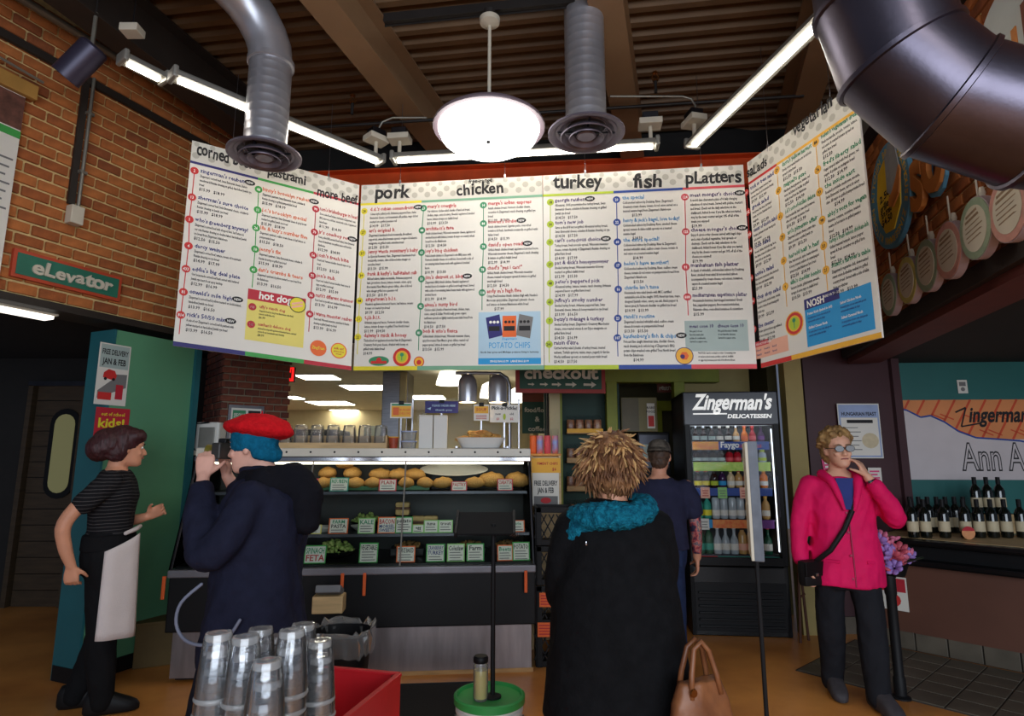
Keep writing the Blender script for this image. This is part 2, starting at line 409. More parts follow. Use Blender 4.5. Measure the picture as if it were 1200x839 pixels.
# lobby behind the opening
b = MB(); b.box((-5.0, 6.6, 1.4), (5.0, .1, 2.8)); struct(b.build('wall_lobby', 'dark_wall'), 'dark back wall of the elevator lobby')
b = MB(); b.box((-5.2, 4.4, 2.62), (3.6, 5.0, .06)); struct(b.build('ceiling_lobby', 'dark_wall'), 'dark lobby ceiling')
mat('wood_dark', (64, 50, 34), .6, var=.25, scale=4, stretch=(1, 1, 8))
dz0 = atY(40, 452, 6.5); dz1 = atY(92, 452, 6.5)
lx0, lx1 = dz0.x, dz1.x + .1
door = struct(thing('door_1', 'dark plank lobby door with a tall narrow window', 'door', (lx0, 6.5, 0)), None); del door['category']
W_ = lx1 - lx0; zt = dz0.z
for i in range(14):
    z = zt * (i + .5) / 14; 
    MB().box((W_ / 2, .02, z), (W_ - .1, .03, zt / 14 - .008)).build('plank', 'wood_dark', door)
MB().box((W_ / 2, 0, zt + .02), (W_ + .06, .08, .05)).build('head_frame', 'steel_dark', door)
for x in (0, W_): MB().box((x, 0, zt / 2), (.05, .08, zt)).build('jamb', 'wood_dark', door)
wa = atY(58, 485, 6.46); wb = atY(82, 578, 6.46); wa.x = atY(58, 530, 6.46).x; wb.x = atY(82, 530, 6.46).x
cx = (wa.x + wb.x) / 2 - lx0; hw = (wb.x - wa.x) / 2; zc = (wa.z + wb.z) / 2; hh = (wa.z - wb.z) / 2
def stadium(w, h, n=8): return [(w * math.cos(t), (h - w) + w * math.sin(t)) for t in [PI * i / n for i in range(n + 1)]] + [(w * math.cos(t), -(h - w) + w * math.sin(t)) for t in [PI + PI * i / n for i in range(n + 1)]]
UX, UY, UN = V((1, 0, 0)), V((0, 0, 1)), V((0, -1, 0))
fr = MB().prism(stadium(hw + .05, hh + .06), (cx, 0, zc), UX, UY, UN, .012).build('window_frame', 'black', door)
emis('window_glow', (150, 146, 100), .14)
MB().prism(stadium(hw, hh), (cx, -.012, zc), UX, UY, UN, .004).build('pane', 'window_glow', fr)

# brick pier between green wall and kitchen
PH = math.radians(40); PF = V((math.cos(PH), math.sin(PH), 0)); PFN = V((math.sin(PH), -math.cos(PH), 0)); PL = V((-math.sin(PH), math.cos(PH), 0)); PLN = V((-math.cos(PH), -math.sin(PH), 0))
PC = atY(262, 430, 5.42); PC.z = 0; PWF, PWL = .62, .6
c = PC + PF * PWF / 2 + PL * PWL / 2; b = MB(); b.box((c.x, c.y, 1.35), (PWF - .03, PWL - .03, 2.7), rz=PH); pier = struct(b.build('wall_pier', 'pier_mortar'), 'dark red brick pier left of the kitchen opening')
PM = ['pier_a', 'pier_b', 'pier_a', 'pier_b']
lay(pier, PM, PC - PFN * .012, PF, PFN, PWF, 1.1, 2.7, .125, .053, .012, 170)
lay(pier, PM, PC + PL * PWL - PLN * .012, -PL, PLN, PWL, 1.1, 2.7, .125, .053, .012, 130, seed=5)

# kitchen box
b = MB(); b.box((-2.2, 9.75, 2.55), (8.0, 6.0, .08)); b.box((-.55, 6.2, 2.55), (4.7, 1.1, .08)); kc = struct(b.build('ceiling_kitchen', 'kitchen_ceiling'), 'pale kitchen ceiling with recessed light panels')
b = MB(); b.box((-2.2, 12.7, 1.3), (8.0, .1, 2.6)); struct(b.build('wall_kitchen', 'kitchen_wall'), 'cream rear wall of the kitchen')
b = MB(); b.box((.42, 9.2, 1.3), (.1, 6.6, 2.6)); struct(b.build('wall_kitchen_right', 'kitchen_wall'), 'cream side wall of the kitchen')
emis('panel_light', (255, 246, 224), 18)
LBL = ['kitchen ceiling light panel next to the red exit sign', 'kitchen ceiling light panel over the inverted tumblers, second from the brick pier', 'kitchen ceiling light panel just left of the steel hood',
       'far kitchen ceiling light panel behind the red beret', 'small far kitchen ceiling light panel above the dark oven', 'kitchen ceiling light panel right of the steel hood']
for i, (a, c) in enumerate([((352, 439), (394, 444)), ((404, 451), (452, 456)), ((365, 470), (410, 474)), ((338, 464), (352, 467)), ((392, 480), (422, 483)), ((480, 463), (520, 467))]):
    p = atZ(*a, 2.5); q = atZ(*c, 2.5); yy = (p.y + q.y) / 2; x0 = atZ(a[0], (a[1] + c[1]) / 2, 2.5).x; x1 = atZ(c[0], (a[1] + c[1]) / 2, 2.5).x
    d = max(.35, abs(p.y - q.y))
    t = thing('ceiling_light', LBL[i], 'ceiling light', ((x0 + x1) / 2, yy, 2.505), group='kitchen ceiling light panels')
    MB().box((0, 0, -.006), (x1 - x0 + .06, d + .06, .012)).build('frame', 'white', t)
    MB().box((0, 0, -.014), (x1 - x0, d, .006)).build('diffuser', 'panel_light', t)

b = MB(); b.box((-1.85, 9.2, .006), (4.4, 6.6, .012)); struct(b.build('floor_kitchen', mat('kitchen_floor', (150, 148, 136), .6, var=.08)), 'grey kitchen floor')
# checkout corner: dark green clapboard, lime frames
gy = 6.3; g0 = atY(652, 470, gy); g1 = atY(712, 470, gy)
b = MB(); b.box(((g0.x + g1.x) / 2, gy + .08, 1.3), (g1.x - g0.x + .25, .1, 2.6)); sd = struct(b.build('wall_checkout', 'siding'), 'dark green clapboard wall beside the checkout')
for i in range(18):
    z = .08 + i * .145; R_ = Matrix.Rotation(math.radians(7), 3, 'X')
    MB().box(((g0.x + g1.x) / 2, gy + .022, z), (g1.x - g0.x + .25, .018, .15), R=R_).build('clapboard', 'siding', sd)
d2 = struct(thing('door_2', 'lime green painted door frame leading to the back room', 'door', (0, 6.15, 0))); del d2['category']
for px in (716, 795):
    p = atY(px, 470, 6.15); MB().bbox((p.x, 0, 1.15), (.11, .12, 2.3), .008).build('jamb', 'lime_trim', d2)
pa_, pb_ = atY(705, 452, 6.15), atY(835, 447, 6.15)
MB().bbox(((pa_.x + pb_.x) / 2, 0, 2.36), (pb_.x - pa_.x + .1, .13, .18), .008).build('head', 'lime_trim', d2)
b = MB(); p = atY(800, 470, 6.15); b.box((p.x + .36, 6.3, 1.3), (.75, .1, 2.6)); struct(b.build('wall_back_right', 'beige'), 'beige wall behind the drinks fridge')
b = MB(); b.box((1.2, 5.95, 2.62), (4.6, 1.3, .1)); struct(b.build('ceiling_checkout', 'dark_wall'), 'dark soffit over the checkout')
# back room seen through the frame
b = MB(); b.box((1.5, 8.6, 1.3), (2.4, .1, 2.6)); struct(b.build('wall_back_room', 'olive'), 'olive rear wall of the back room')
b = MB(); b.box((2.7, 7.4, 1.3), (.1, 2.4, 2.6)); struct(b.build('wall_back_room_right', 'olive'), 'olive side wall of the back room')
b = MB(); b.box((1.6, 7.5, 2.64), (2.6, 2.3, .06)); struct(b.build('ceiling_back_room', 'kitchen_ceiling'), 'ceiling of the back room')
d3 = struct(thing('door_3', 'inner yellow-green door frame deeper in the back room', 'door', (0, 7.3, 0))); del d3['category']
mat('lime_bright', (176, 176, 30), .55)
for px in (771, 799):
    p = atY(px, 500, 7.3); MB().bbox((p.x, 0, 1.05), (.09, .1, 2.1), .008).build('jamb', 'lime_bright', d3)
p = atY(771, 468, 7.3); q = atY(799, 468, 7.3); MB().bbox(((p.x + q.x) / 2, 0, 2.13), (q.x - p.x + .09, .1, .12), .008).build('head', 'lime_bright', d3)

# beige post and plum wall to the right of the fridge
p = atY(934, 500, 5.5); b = MB(); b.box((p.x, 5.56, 1.3), (.16, .12, 2.6)); struct(b.build('trim_5', 'beige'), 'beige post right of the drinks fridge')
p0 = atY(946, 500, 5.55); p1 = atY(1058, 500, 5.55)
b = MB(); b.box(((p0.x + p1.x) / 2, 5.62, 1.3), (p1.x - p0.x, .1, 2.6)); wp = struct(b.build('wall_plum', 'plum'), 'dark plum panelled wall behind the woman in pink')
MB().box((p0.x + .1, 5.56, 1.3), (.2, .03, 2.6)).build('stile', 'plum', wp)
MB().box((p1.x - .03, 5.55, 1.3), (.07, .06, 2.6)).build('corner_post', 'plum', wp)
b = MB(); b.box(((p0.x + p1.x) / 2, 5.55, .07), (p1.x - p0.x, .02, .14)); struct(b.build('baseboard_plum', 'floor_tile'), 'dark tile baseboard under the plum wall')
# teal wall behind the wine
b = MB(); b.box((5.1, 5.75, 1.3), (3.2, .1, 2.6), rz=math.radians(-4)); struct(b.build('wall_teal', 'teal_wall'), 'dark teal wall behind the wine bottles')
b = MB(); b.box((4.85, 4.2, 2.46), (3.4, 3.4, .08), rz=math.radians(-14)); struct(b.build('ceiling_bar', 'dark_wall'), 'dark soffit above the wine bar')

# right brick wall on its steel lintel
aR = math.radians(14); RD = V((math.sin(aR), math.cos(aR), 0)); RN = V((-math.cos(aR), math.sin(aR), 0)); RW = V((2.72, 3.94, 0))
def pxR(px, py, k=0): return atP(px, py, RW + RN * k, RN)
ra = math.atan2(RD.y, RD.x); zl = 2.42
ztop = pxR(1130, 0).z; 
c = RW + RD * -.6 - RN * .13; b = MB(); b.box((c.x, c.y, (zl + ztop) / 2), (4.4, .22, ztop - zl), rz=ra); wr = struct(b.build('wall_right', 'mortar'), 'orange brick wall above the wine bar')
lay(wr, BRK, RW + RD * -2.8 - RN * .018, RD, RN, 4.4, zl, ztop - .02, .188, .065, .016, 300, seed=9)
b = MB(); b.box((c.x, c.y, ztop + .05), (4.4, .3, .12), rz=ra); struct(b.build('trim_6', 'beam_dark'), 'dark steel channel on top of the right brick wall')
b = MB(); b.box((c.x, c.y, (ztop + 4.72) / 2), (4.4, .2, 4.62 - ztop), rz=ra); struct(b.build('wall_right_upper', 'pale_wall'), 'pale plaster wall above the right brick wall')
b = MB(); b.box((c.x, c.y, zl - .03), (4.4, .26, .05), rz=ra); struct(b.build('trim_7', mat('oxide', (96, 40, 32), .6)), 'dark red steel lintel under the right brick wall')
c = RW + RD * -.6 + RN * .02; b = MB(); b.box((c.x, c.y, zl + .045), (4.4, .05, .1), rz=ra); struct(b.build('trim_10', 'beam_dark'), 'dark steel angle at the foot of the right brick wall')
# ================================================================== CEILING SERVICES
mat('duct', (186, 186, 192), .34, .65, var=.12, scale=3, bump=.05, bscale=12); mat('duct_big', (100, 94, 106), .34, .95, var=.15, scale=4, bump=.04, bscale=60)
mat('flange', (120, 112, 124), .45, .6, var=.08); mat('pipe', (150, 146, 134), .4, .6); mat('pipe_dark', (48, 44, 42), .5, .4)
mat('fixture_grey', (142, 140, 132), .45, .3); emis('tube_glow', (255, 247, 232), 16)

def spiral_duct(name, label, px, py, D, rt, rf, ztop, elbow=None):
    c = atD(px, py, D); t = thing(name, label, 'duct', c); 
    b = MB()
    H = ztop - c.z
    pr = [(rt, .02)]; z = .05
    while z < min(H, .6 if elbow else .78): pr += [(rt, z), (rt + .001, z + .004), (rt, z + .008)]; z += .055
    top = z; zz = top
    if elbow: b.lathe(pr + [(rt, top)], n=32, cap=False)
    else: b.lathe(pr + [(rt, H)], n=32, cap=False)
    b.build('spiral_tube', 'duct', t, smooth=35)
    if elbow:
        e = MB(); pts = [(0, 0, top - .01)] + [V(q) for q in elbow]; e.tube(pts, rt + .004, 32, cap=False); e.build('elbow', 'duct', t, smooth=40)
        k = MB(); k.lathe([(rt, top - .02), (rt + .014, top - .015), (rt + .014, top + .015), (rt, top + .02)], n=32, cap=False); k.build('collar', 'duct', t, smooth=40)
    f = MB(); f.lathe([(rt - .01, .03), (rf * .8, .012), (rf, -.004), (rf, -.016), (rf * .93, -.02), (rf * .86, -.012), (rf * .8, .0), (rf * .72, -.002)], n=40, cap=False); f.build('diffuser_rim', 'flange', t, smooth=40)
    for k_, (ro, ri, z0) in enumerate(((.68, .56, -.03), (.46, .34, -.04))):
        g = MB(); g.lathe([(rf * ri, z0 + .03), (rf * ro, z0), (rf * ro * .97, z0 - .006), (rf * ri, z0 + .024)], n=36, cap=False); g.build('diffuser_ring', 'flange', t, smooth=40)
    MB().lathe([(.001, -.03), (rf * .22, -.034), (rf * .26, -.026), (rf * .22, -.012), (.001, -.01)], n=28).build('diffuser_cone', 'flange', t, smooth=40)
    g = MB(); g.box((0, 0, -.004), (rf * 1.5, .012, .01)); g.box((0, 0, -.004), (.012, rf * 1.5, .01)); g.build('spider', 'steel_dark', t)
    return t
spiral_duct('spiral_duct', 'silver spiral duct with an elbow left of the tan beam, round diffuser below', 310, 180, 3.65, .125, .215, 4.6,
            elbow=[(-.01, -.01, .7), (-.035, -.03, .78), (-.075, -.07, .86), (-.13, -.13, .93), (-.2, -.21, .985), (-.29, -.31, 1.01), (-.7, -.8, 1.02)])
spiral_duct('spiral_duct', 'straight silver spiral duct right of the white pendant, round diffuser below', 687, 155, 3.7, .125, .235, 4.66)

# big segmented elbow duct, upper right
t = thing('large_duct', 'large dark galvanised duct bending across the upper right corner', 'duct', atD(1112, 117, 2.05))
cs = [atD(1008, -170, 2.1), atD(1022, -55, 2.1), atD(1030, 2, 2.08), atD(1054, 70, 2.05), atD(1112, 117, 2.0), atD(1206, 146, 1.95), atD(1330, 160, 1.9)]
rd = .2
def seam_ring(i, r):
    p = cs[i]; d = (cs[min(i + 1, 6)] - cs[max(i - 1, 0)]).normalized(); u = V((0, -1, .17)); u = (u - d * u.dot(d)).normalized(); w = d.cross(u)
    return [p - t.location + (u * math.cos(2 * PI * j / 40) + w * math.sin(2 * PI * j / 40)) * r for j in range(40)]
for i in range(6):
    MB().rings([seam_ring(i, rd), seam_ring(i + 1, rd)], False).build('gore', 'duct_big', t, smooth=40)
for i in range(1, 6):
    d = (cs[i + 1] - cs[i - 1]).normalized(); rr = [[q + d * o for q in seam_ring(i, r)] for o, r in ((-.012, rd), (-.008, rd + .011), (.008, rd + .011), (.012, rd))]
    MB().rings(rr, False).build('seam', 'duct_big', t, smooth=50)

# dish pendants: one in view, two unseen ones added behind the viewer to brighten the room
emis('dish_glow', (255, 253, 248), 7.0); mat('dish', (120, 104, 112), .5, var=.05); r0 = .345
def pendant(label, c):
    t = thing('pendant_lamp', label, 'lamp', c, group='white dish pendants')
    MB().lathe([(.02, .10), (r0 * .5, .085), (r0 * .85, .05), (r0 * .98, .015), (r0, 0), (r0 * .99, -.008), (r0 * .86, -.004)], n=48, cap=False).build('shade', 'dish', t, smooth=40)
    MB().lathe([(r0 * .90, .004), (r0 * .9, -.02), (r0 * .84, -.065), (r0 * .62, -.112), (r0 * .3, -.138), (.001, -.143)], n=48, cap=False).build('diffuser', 'dish_glow', t, smooth=60)
    k = MB(); k.tube([(-.05, -.1, -.142), (-.035, -.11, -.146), (-.02, -.1, -.142)], .003); k.tube([(.05, -.1, -.142), (.035, -.11, -.146), (.02, -.1, -.142)], .003); k.lathe([(.001, -.15), (.012, -.148), (.012, -.138), (.001, -.136)], (0, -.09, 0), 10); k.build('clip', 'black', t)
    MB().tube([(0, 0, .09), (0, 0, .74)], .011).build('rod', 'offwhite', t, smooth=40)
    MB().lathe([(.012, .70), (.062, .72), (.066, .75), (.05, .765), (.001, .765)], n=24).build('canopy', 'offwhite', t, smooth=40)
    return t
c = atD(573, 150, 3.7); pendant('round white dish pendant glowing in front of the menu boards', c)
pendant('unseen round white dish pendant added to brighten the shop floor, nearer of the two behind the viewer', V((1.1, -.2, c.z)))
pendant('unseen round white dish pendant added to brighten the shop floor, farther of the two behind the viewer', V((1.1, -2.2, c.z)))
st = thing('ceiling_strut', 'dark cross strut carrying the pendant canopy', 'strut', (c.x, c.y, c.z + .765))
MB().box((0.0, 0, .04), (1.4, .05, .008), rz=math.radians(-8)).build('channel_base', 'pipe_dark', st)
for s in (-1, 1): MB().box((0, s * .024, .055), (1.4, .005, .06), rz=math.radians(-8)).build('channel_side', 'pipe_dark', st)
MB().lathe([(.04, 0), (.045, .036)], n=16).build('stem_collar', 'pipe_dark', st)

# linear tube lights over the menu boards
def tube_light(label, p, q, stems, lit=True):
    p, q = V(p), V(q); L = (q - p).length; a = math.atan2(q.y - p.y, q.x - p.x); t = thing('tube_light', label, 'light fixture', p, a, group='linear lights over the menu')
    e = math.asin((q.z - p.z) / L); Rm = Matrix.Rotation(-e, 3, 'Y')
    h = MB(); rs = []
    prof = [(.055 * math.cos(x), .058 * math.sin(x)) for x in [PI * i / 10 for i in range(11)]] + [(-.05, 0), (.05, 0)]
    for x in (0, L): rs.append([Rm @ V((x, y, z)) for y, z in prof])
    h.rings(rs, True); h.build('housing', 'fixture_grey', t, smooth=50)
    g = MB(); g.rings([[Rm @ V((x, .022 * math.cos(u), -.002 + .018 * math.sin(u))) for u in [PI + PI * i / 6 for i in range(7)]] for x in (.02, L - .02)], True); g.build('lamp', 'tube_glow', t, smooth=50)
    for x in (-.012, L + .012): MB().bbox(Rm @ V((x, 0, .02)), (.03, .118, .075), .012).build('end_cap', 'fixture_grey', t)
    for x, hh in stems:
        s = MB(); pz = Rm @ V((x, 0, .05)); s.tube([pz, pz + V((0, 0, hh))], .014); s.build('stem', 'offwhite', t)
        MB().bbox(pz + V((0, 0, hh + .02)), (.16, .12, .045), .006).build('mount_box', 'offwhite', t)
        MB().bbox(pz + V((0, 0, hh + .07)), (.11, .09, .05), .005).build('gear_box', 'steel_dark', t)
    return t
ZT = 3.68
pA, pA2, pB0, pB1, pC0, pC1 = atZ(205, 92, ZT), atZ(444, 190, ZT), atZ(463, 188, ZT), atZ(768, 171, ZT), atZ(812, 171, ZT), atZ(985, 2, ZT)
pAA = atZ(150, 70, ZT); 
tube_light('angled tube light running along the left menu wing to its right corner', pA, pA2, [((pA2 - pA).length - .03, .1)])
tube_light('short far-left tube light next to the brick wall', atZ(146, 72, 3.86), atZ(190, 94, 3.86), [])
tube_light('level tube light above the pork, chicken and turkey columns', pB0, pB1, [(.03, .1), ((pB1 - pB0).length - .03, .1)])
tube_light('angled tube light above the salads and vegetarian wing', pC0, pC1, [(.03, .1)])
def conduit(name, label, pts, r, m='pipe', cat='conduit', fit=()):
    t = thing(name, label, cat, pts[0]); MB().tube([V(p) - V(pts[0]) for p in pts], r, 8).build('pipe', m, t, smooth=50)
    for p in fit:
        d = (V(pts[1]) - V(pts[0])).normalized(); MB().tube([V(p) - V(pts[0]) - d * .02, V(p) - V(pts[0]) + d * .02], r * 1.5, 10).build('coupling', m, t, smooth=50)
    return t
conduit('conduit', 'thin curved conduit feeding the gear boxes right of the middle duct', [atY(715, 113, 4.1), atY(800, 113, 4.1), atY(810, 116, 4.1), atY(815, 124, 4.1), atY(815, 138, 4.1)], .008)
conduit('conduit', 'thin curved conduit feeding the gear box left of the pendant', [atY(500, 138, 4.25), atY(460, 138, 4.25), atY(448, 143, 4.25), atY(443, 152, 4.25), atY(442, 162, 4.25)], .008)
conduit('sprinkler_pipe', 'thin sprinkler pipe crossing under the tan beam', [V((-1.7, 4.6, 4.2)), V((0, 4.4, 4.2)), V((2.2, 4.15, 4.2))], .013, 'pipe_dark', 'pipe')
for lab, px, py in (('upright sprinkler head left of the tan beam', 413, 122), ('upright sprinkler head right of the middle duct', 768, 96)):
    p = atZ(px, py, 4.3); t = thing('fire_sprinkler', lab, 'sprinkler', (p.x, p.y, p.z - .09))
    MB().tube([(0, 0, 0), (0, 0, .1)], .012).build('riser', 'pipe_dark', t)
    k = MB(); k.tube([(.018, 0, .1), (.024, 0, .13), (.006, 0, .16)], .005, 6); k.tube([(-.018, 0, .1), (-.024, 0, .13), (-.006, 0, .16)], .005, 6); k.lathe([(.02, .095), (.02, .105)], n=12); k.build('yoke', mat('brass', (150, 96, 48), .3, .9), t)
    MB().lathe([(.004, .16), (.024, .165), (.022, .17), (.004, .172)], n=14).build('deflector', 'brass', t)
# wall conduit run and branch, left
conduit('conduit', 'pale conduit sloping along the top of the left brick wall', [onL(-1.2, 4.46, .08), onL(1.15, 4.46, .08)], .028, fit=[onL(.9, 4.46, .08)])
conduit('conduit', 'short branch conduit running right from the left wall conduit', [onL(.9, 4.46, .135), onL(.95, 4.44, .5)], .022)
p = atY(155, 36, 3.3); t = thing('sensor_box', 'small pale box hanging from the dark roof beam', 'box', (p.x, p.y, p.z - .03))
MB().bbox((0, 0, .03), (.11, .09, .05), .006).build('body', 'offwhite', t); MB().tube([(0, 0, .05), (0, 0, .3)], .004, 6).build('wire', 'steel_dark', t)
# spot can
p = atY(94, 73, 3.35); t = thing('spot_lamp', 'dark cylinder spot lamp hanging beside the brick wall', 'lamp', p)
ax = V((.62, .0, .78)).normalized(); q = ax.to_track_quat('Z', 'Y').to_matrix()
MB().lathe([(.075, -.13), (.083, -.13), (.083, .12), (.07, .135), (.001, .14)], n=28, R=q, cap=False).build('can', mat('can', (64, 60, 78), .4, .4), t, smooth=40)
MB().lathe([(.001, -.10), (.07, -.10), (.075, -.125)], n=24, R=q, cap=False).build('reflector', 'black', t)
MB().tube([(.06, 0, .1), (.06, 0, .34)], .012).build('rod', 'pipe', t); MB().tube([(.06, 0, .3), (.06, 0, 1.0)], .006).build('cable', 'pipe_dark', t)
# vertical surface raceway with switch box
za, zb = pxL(99, 92).z, pxL(88, 242).z; p0 = pxL(94, 170); s0 = (p0 - LW).dot(LD)
t = thing('wall_raceway', 'vertical conduit and dark strip ending in a pale box on the brick wall', 'conduit', onL(s0, zb - .1, .0))
MB().tube([LN * .035 + LD * .018, LN * .035 + LD * .018 + V((0, 0, za - zb + .12))], .012, 10).build('pipe', 'pipe', t, smooth=50)
MB().box(LN * .012 - LD * .02 + V((0, 0, (za - zb) / 2 + .1)), (.045, .02, za - zb), rz=math.atan2(LD.y, LD.x)).build('strip', 'beam_dark', t)
MB().bbox(LN * .04 + V((0, 0, .02)), (.085, .07, .13), .006, rz=math.atan2(LD.y, LD.x)).build('switch_box', 'offwhite', t)
for z in (.35, .8): MB().box(LN * .03 + LD * .018 + V((0, 0, z)), (.05, .04, .02), rz=math.atan2(LD.y, LD.x)).build('strap', 'pipe', t)
# banner, far left
za, zb = pxL(10, 108).z, pxL(5, 335).z; s1 = (pxL(14, 200) - LW).dot(LD)
t = thing('wall_banner', 'pale banner with a green stripe hanging on the left brick wall', 'banner', onL(s1 - .5, zb, .03))
MB().box(LD * .25 + V((0, 0, (za - zb) / 2)), (.5, .006, za - zb), rz=math.atan2(LD.y, LD.x)).build('sheet', 'paper', t)
MB().box(LD * .25 + LN * .004 + V((0, 0, za - zb - .12)), (.5, .004, .23), rz=math.atan2(LD.y, LD.x)).build('photo_band', mat('banner_photo', (100, 62, 50), .6, var=.4, scale=20), t)
MB().box(LD * .25 + LN * .006 + V((0, 0, za - zb - .27)), (.5, .003, .05), rz=math.atan2(LD.y, LD.x)).build('green_band', 'p_green', t)
k = MB()
for i in range(7): k.box(LD * .33 + LN * .006 + V((0, 0, za - zb - .45 - .055 * i)), (.3 - .03 * (i % 3), .002, .012), rz=math.atan2(LD.y, LD.x))
k.build('print_lines', 'ink_grey', t)
MB().bbox(LD * .27 + LN * .02 + V((0, 0, za - zb + .05)), (.56, .04, .1), .006, rz=math.atan2(LD.y, LD.x)).build('batten', mat('batten', (176, 130, 62), .6), t)
MB().tube([LN * .06 + V((0, 0, za - zb + .17)), LN * .06 + LD * .56 + V((0, 0, za - zb + .13))], .009).build('rail', 'pipe', t)

# ELEVATOR sign
A, B = onL(0, 0), 0
p0 = pxL(9, 325); p1 = pxL(137, 355); s0 = (p0 - LW).dot(LD); s1 = (p1 - LW).dot(LD); z0, z1 = 2.645, 2.83; w = s1 - s0; h = z1 - z0
def frame_sign(name, label, o, ux, uy, nr, w, h, inner, border, texts, bw=.022, th=.025, mats=('p_jade',)):
    t = thing(name, label, 'sign', o)
    MB().prism([(0, 0), (w, 0), (w, h), (0, h)], V((0, 0, 0)), ux, uy, nr, th).build('border_board', border, t)
    MB().prism([(bw, bw), (w - bw, bw), (w - bw, h - bw), (bw, h - bw)], nr * th, ux, uy, nr, .004).build('field', inner, t)
    k = MB()
    for s, x, y, size, fit, wob in texts: text(k, s, ux * x + uy * y + nr * (th + .005), ux, uy, size, 'c', 0, res='bd', wob=wob, fit=fit, depth=.012, nrm=nr)
    k.build('lettering', 'offwhite', t); return t
mat('sign_green', (40, 110, 88), .6); mat('sign_red', (186, 70, 40), .6); mat('sign_darkgreen', (24, 70, 52), .6); mat('sign_brick', (150, 44, 36), .6)
frame_sign('elevator_sign', 'green sign with orange-red border reading elevator on the brick wall', onL(s0, z0, .004), LD, V((0, 0, 1)), LN, w, h, 'sign_green', 'sign_red', [('eLevator', w * .52, h * .3, .125, w * .74, .35)])
# lobby strip light
p = (atZ(62, 373, 2.47) - LD * .62); t = thing('lobby_light', 'white strip light in the dark elevator lobby', 'light fixture', p)
a_ = math.atan2(LD.y, LD.x); MB().bbox((0, 0, .03), (1.24, .14, .05), .01, rz=a_).build('housing', 'offwhite', t)
emis('lobby_glow', (255, 250, 240), 1.3); MB().bbox((0, 0, -.005), (1.2, .11, .03), .01, rz=a_).build('diffuser', 'lobby_glow', t)
# ================================================================== MENU BOARDS
class Board:
    def __init__(s, name, label, bl, br, h):
        s.bl, s.br = V(bl), V(br); s.w = (s.br - s.bl).length; s.h = h
        s.ux = (s.br - s.bl).normalized(); s.uy = V((0, 0, 1)); s.n = s.ux.cross(s.uy).normalized()   # towards the room
        s.t = thing(name, label, 'menu board', s.bl, group='hanging menu boards'); s.mbs = {}
        MB().prism([(0, 0), (s.w, 0), (s.w, h), (0, h)], V((0, 0, 0)), s.ux, s.uy, -s.n, .012).build('panel', 'paper', s.t)
        s.body = MB(); s.titles = MB(); s.head = None
    def P(s, u, v, k=1): return s.ux * u + s.uy * v + s.n * (.0007 * k)
    def uv(s, px, py):
        p = atP(px, py, s.bl, s.n) - s.bl; v = p.z; u = (p - s.uy * 0).dot(V((s.ux.x, s.ux.y, 0)).normalized()) / V((s.ux.x, s.ux.y, 0)).length
        return u, v - s.ux.z * u
    def rect(s, mb, u0, v0, u1, v1, k=1, mi=0): mb.add([s.P(u0, v0, k), s.P(u1, v0, k), s.P(u1, v1, k), s.P(u0, v1, k)], [(0, 1, 2, 3)], mi)
    def disc(s, mb, u, v, r, k=2, mi=0, n=18): mb.add([s.P(u + r * math.cos(2 * PI * i / n), v + r * math.sin(2 * PI * i / n), k) for i in range(n)], [tuple(range(n))], mi)
    def txt(s, mb, st, u, v, size, **kw): text(mb, st, s.P(u, v, kw.pop('k', 3)), s.ux, s.uy, size, **kw)
INKS = ['ink', 'ink_red', 'ink_blue', 'ink_sky', 'ink_green', 'ink_orange', 'ink_purple', 'ink_white']
HB = .155     # header band height
def header(bd, strips, heads):
    """dotted band, colour rules and column headings"""
    b = MB(); bd.rect(b, 0, bd.h - HB, bd.w, bd.h, 1); b.build('header_band', mat('band', (206, 202, 192), .6, var=.02), bd.t)
    d = MB(); R = random.Random(5); row = 0; y = bd.h - .02
    while y > bd.h - HB + .01:
        x = .03 + (.05 if row % 2 else 0)
        while x < bd.w - .015: bd.disc(d, x, y, .024 if y < bd.h - .03 and y > bd.h - HB + .025 else .018, 2, 0, 8); x += .1
        y -= .042; row += 1
    d.build('polka_dots', 'p_dot', bd.t)
    for u0, u1, c in strips:
        q = MB(); bd.rect(q, u0, bd.h - HB - .012, u1, bd.h - HB + .006, 3); q.build('colour_rule', 'p_' + c, bd.t); q = MB(); bd.rect(q, u0, 0, u1, .03, 3); q.build('colour_rule', 'p_' + c, bd.t)
    for s, px, py, wpx, size, wob in heads:
        u, v = bd.uv(px, py); u2, _ = bd.uv(px + wpx, py); q = MB()
        bd.txt(q, s, u, v, size, res='bd', wob=wob, fit=abs(u2 - u), rnd=random.Random(len(s) * 3 + 1), k=4); q.build('heading', 'ink', bd.t)
MARK = {}
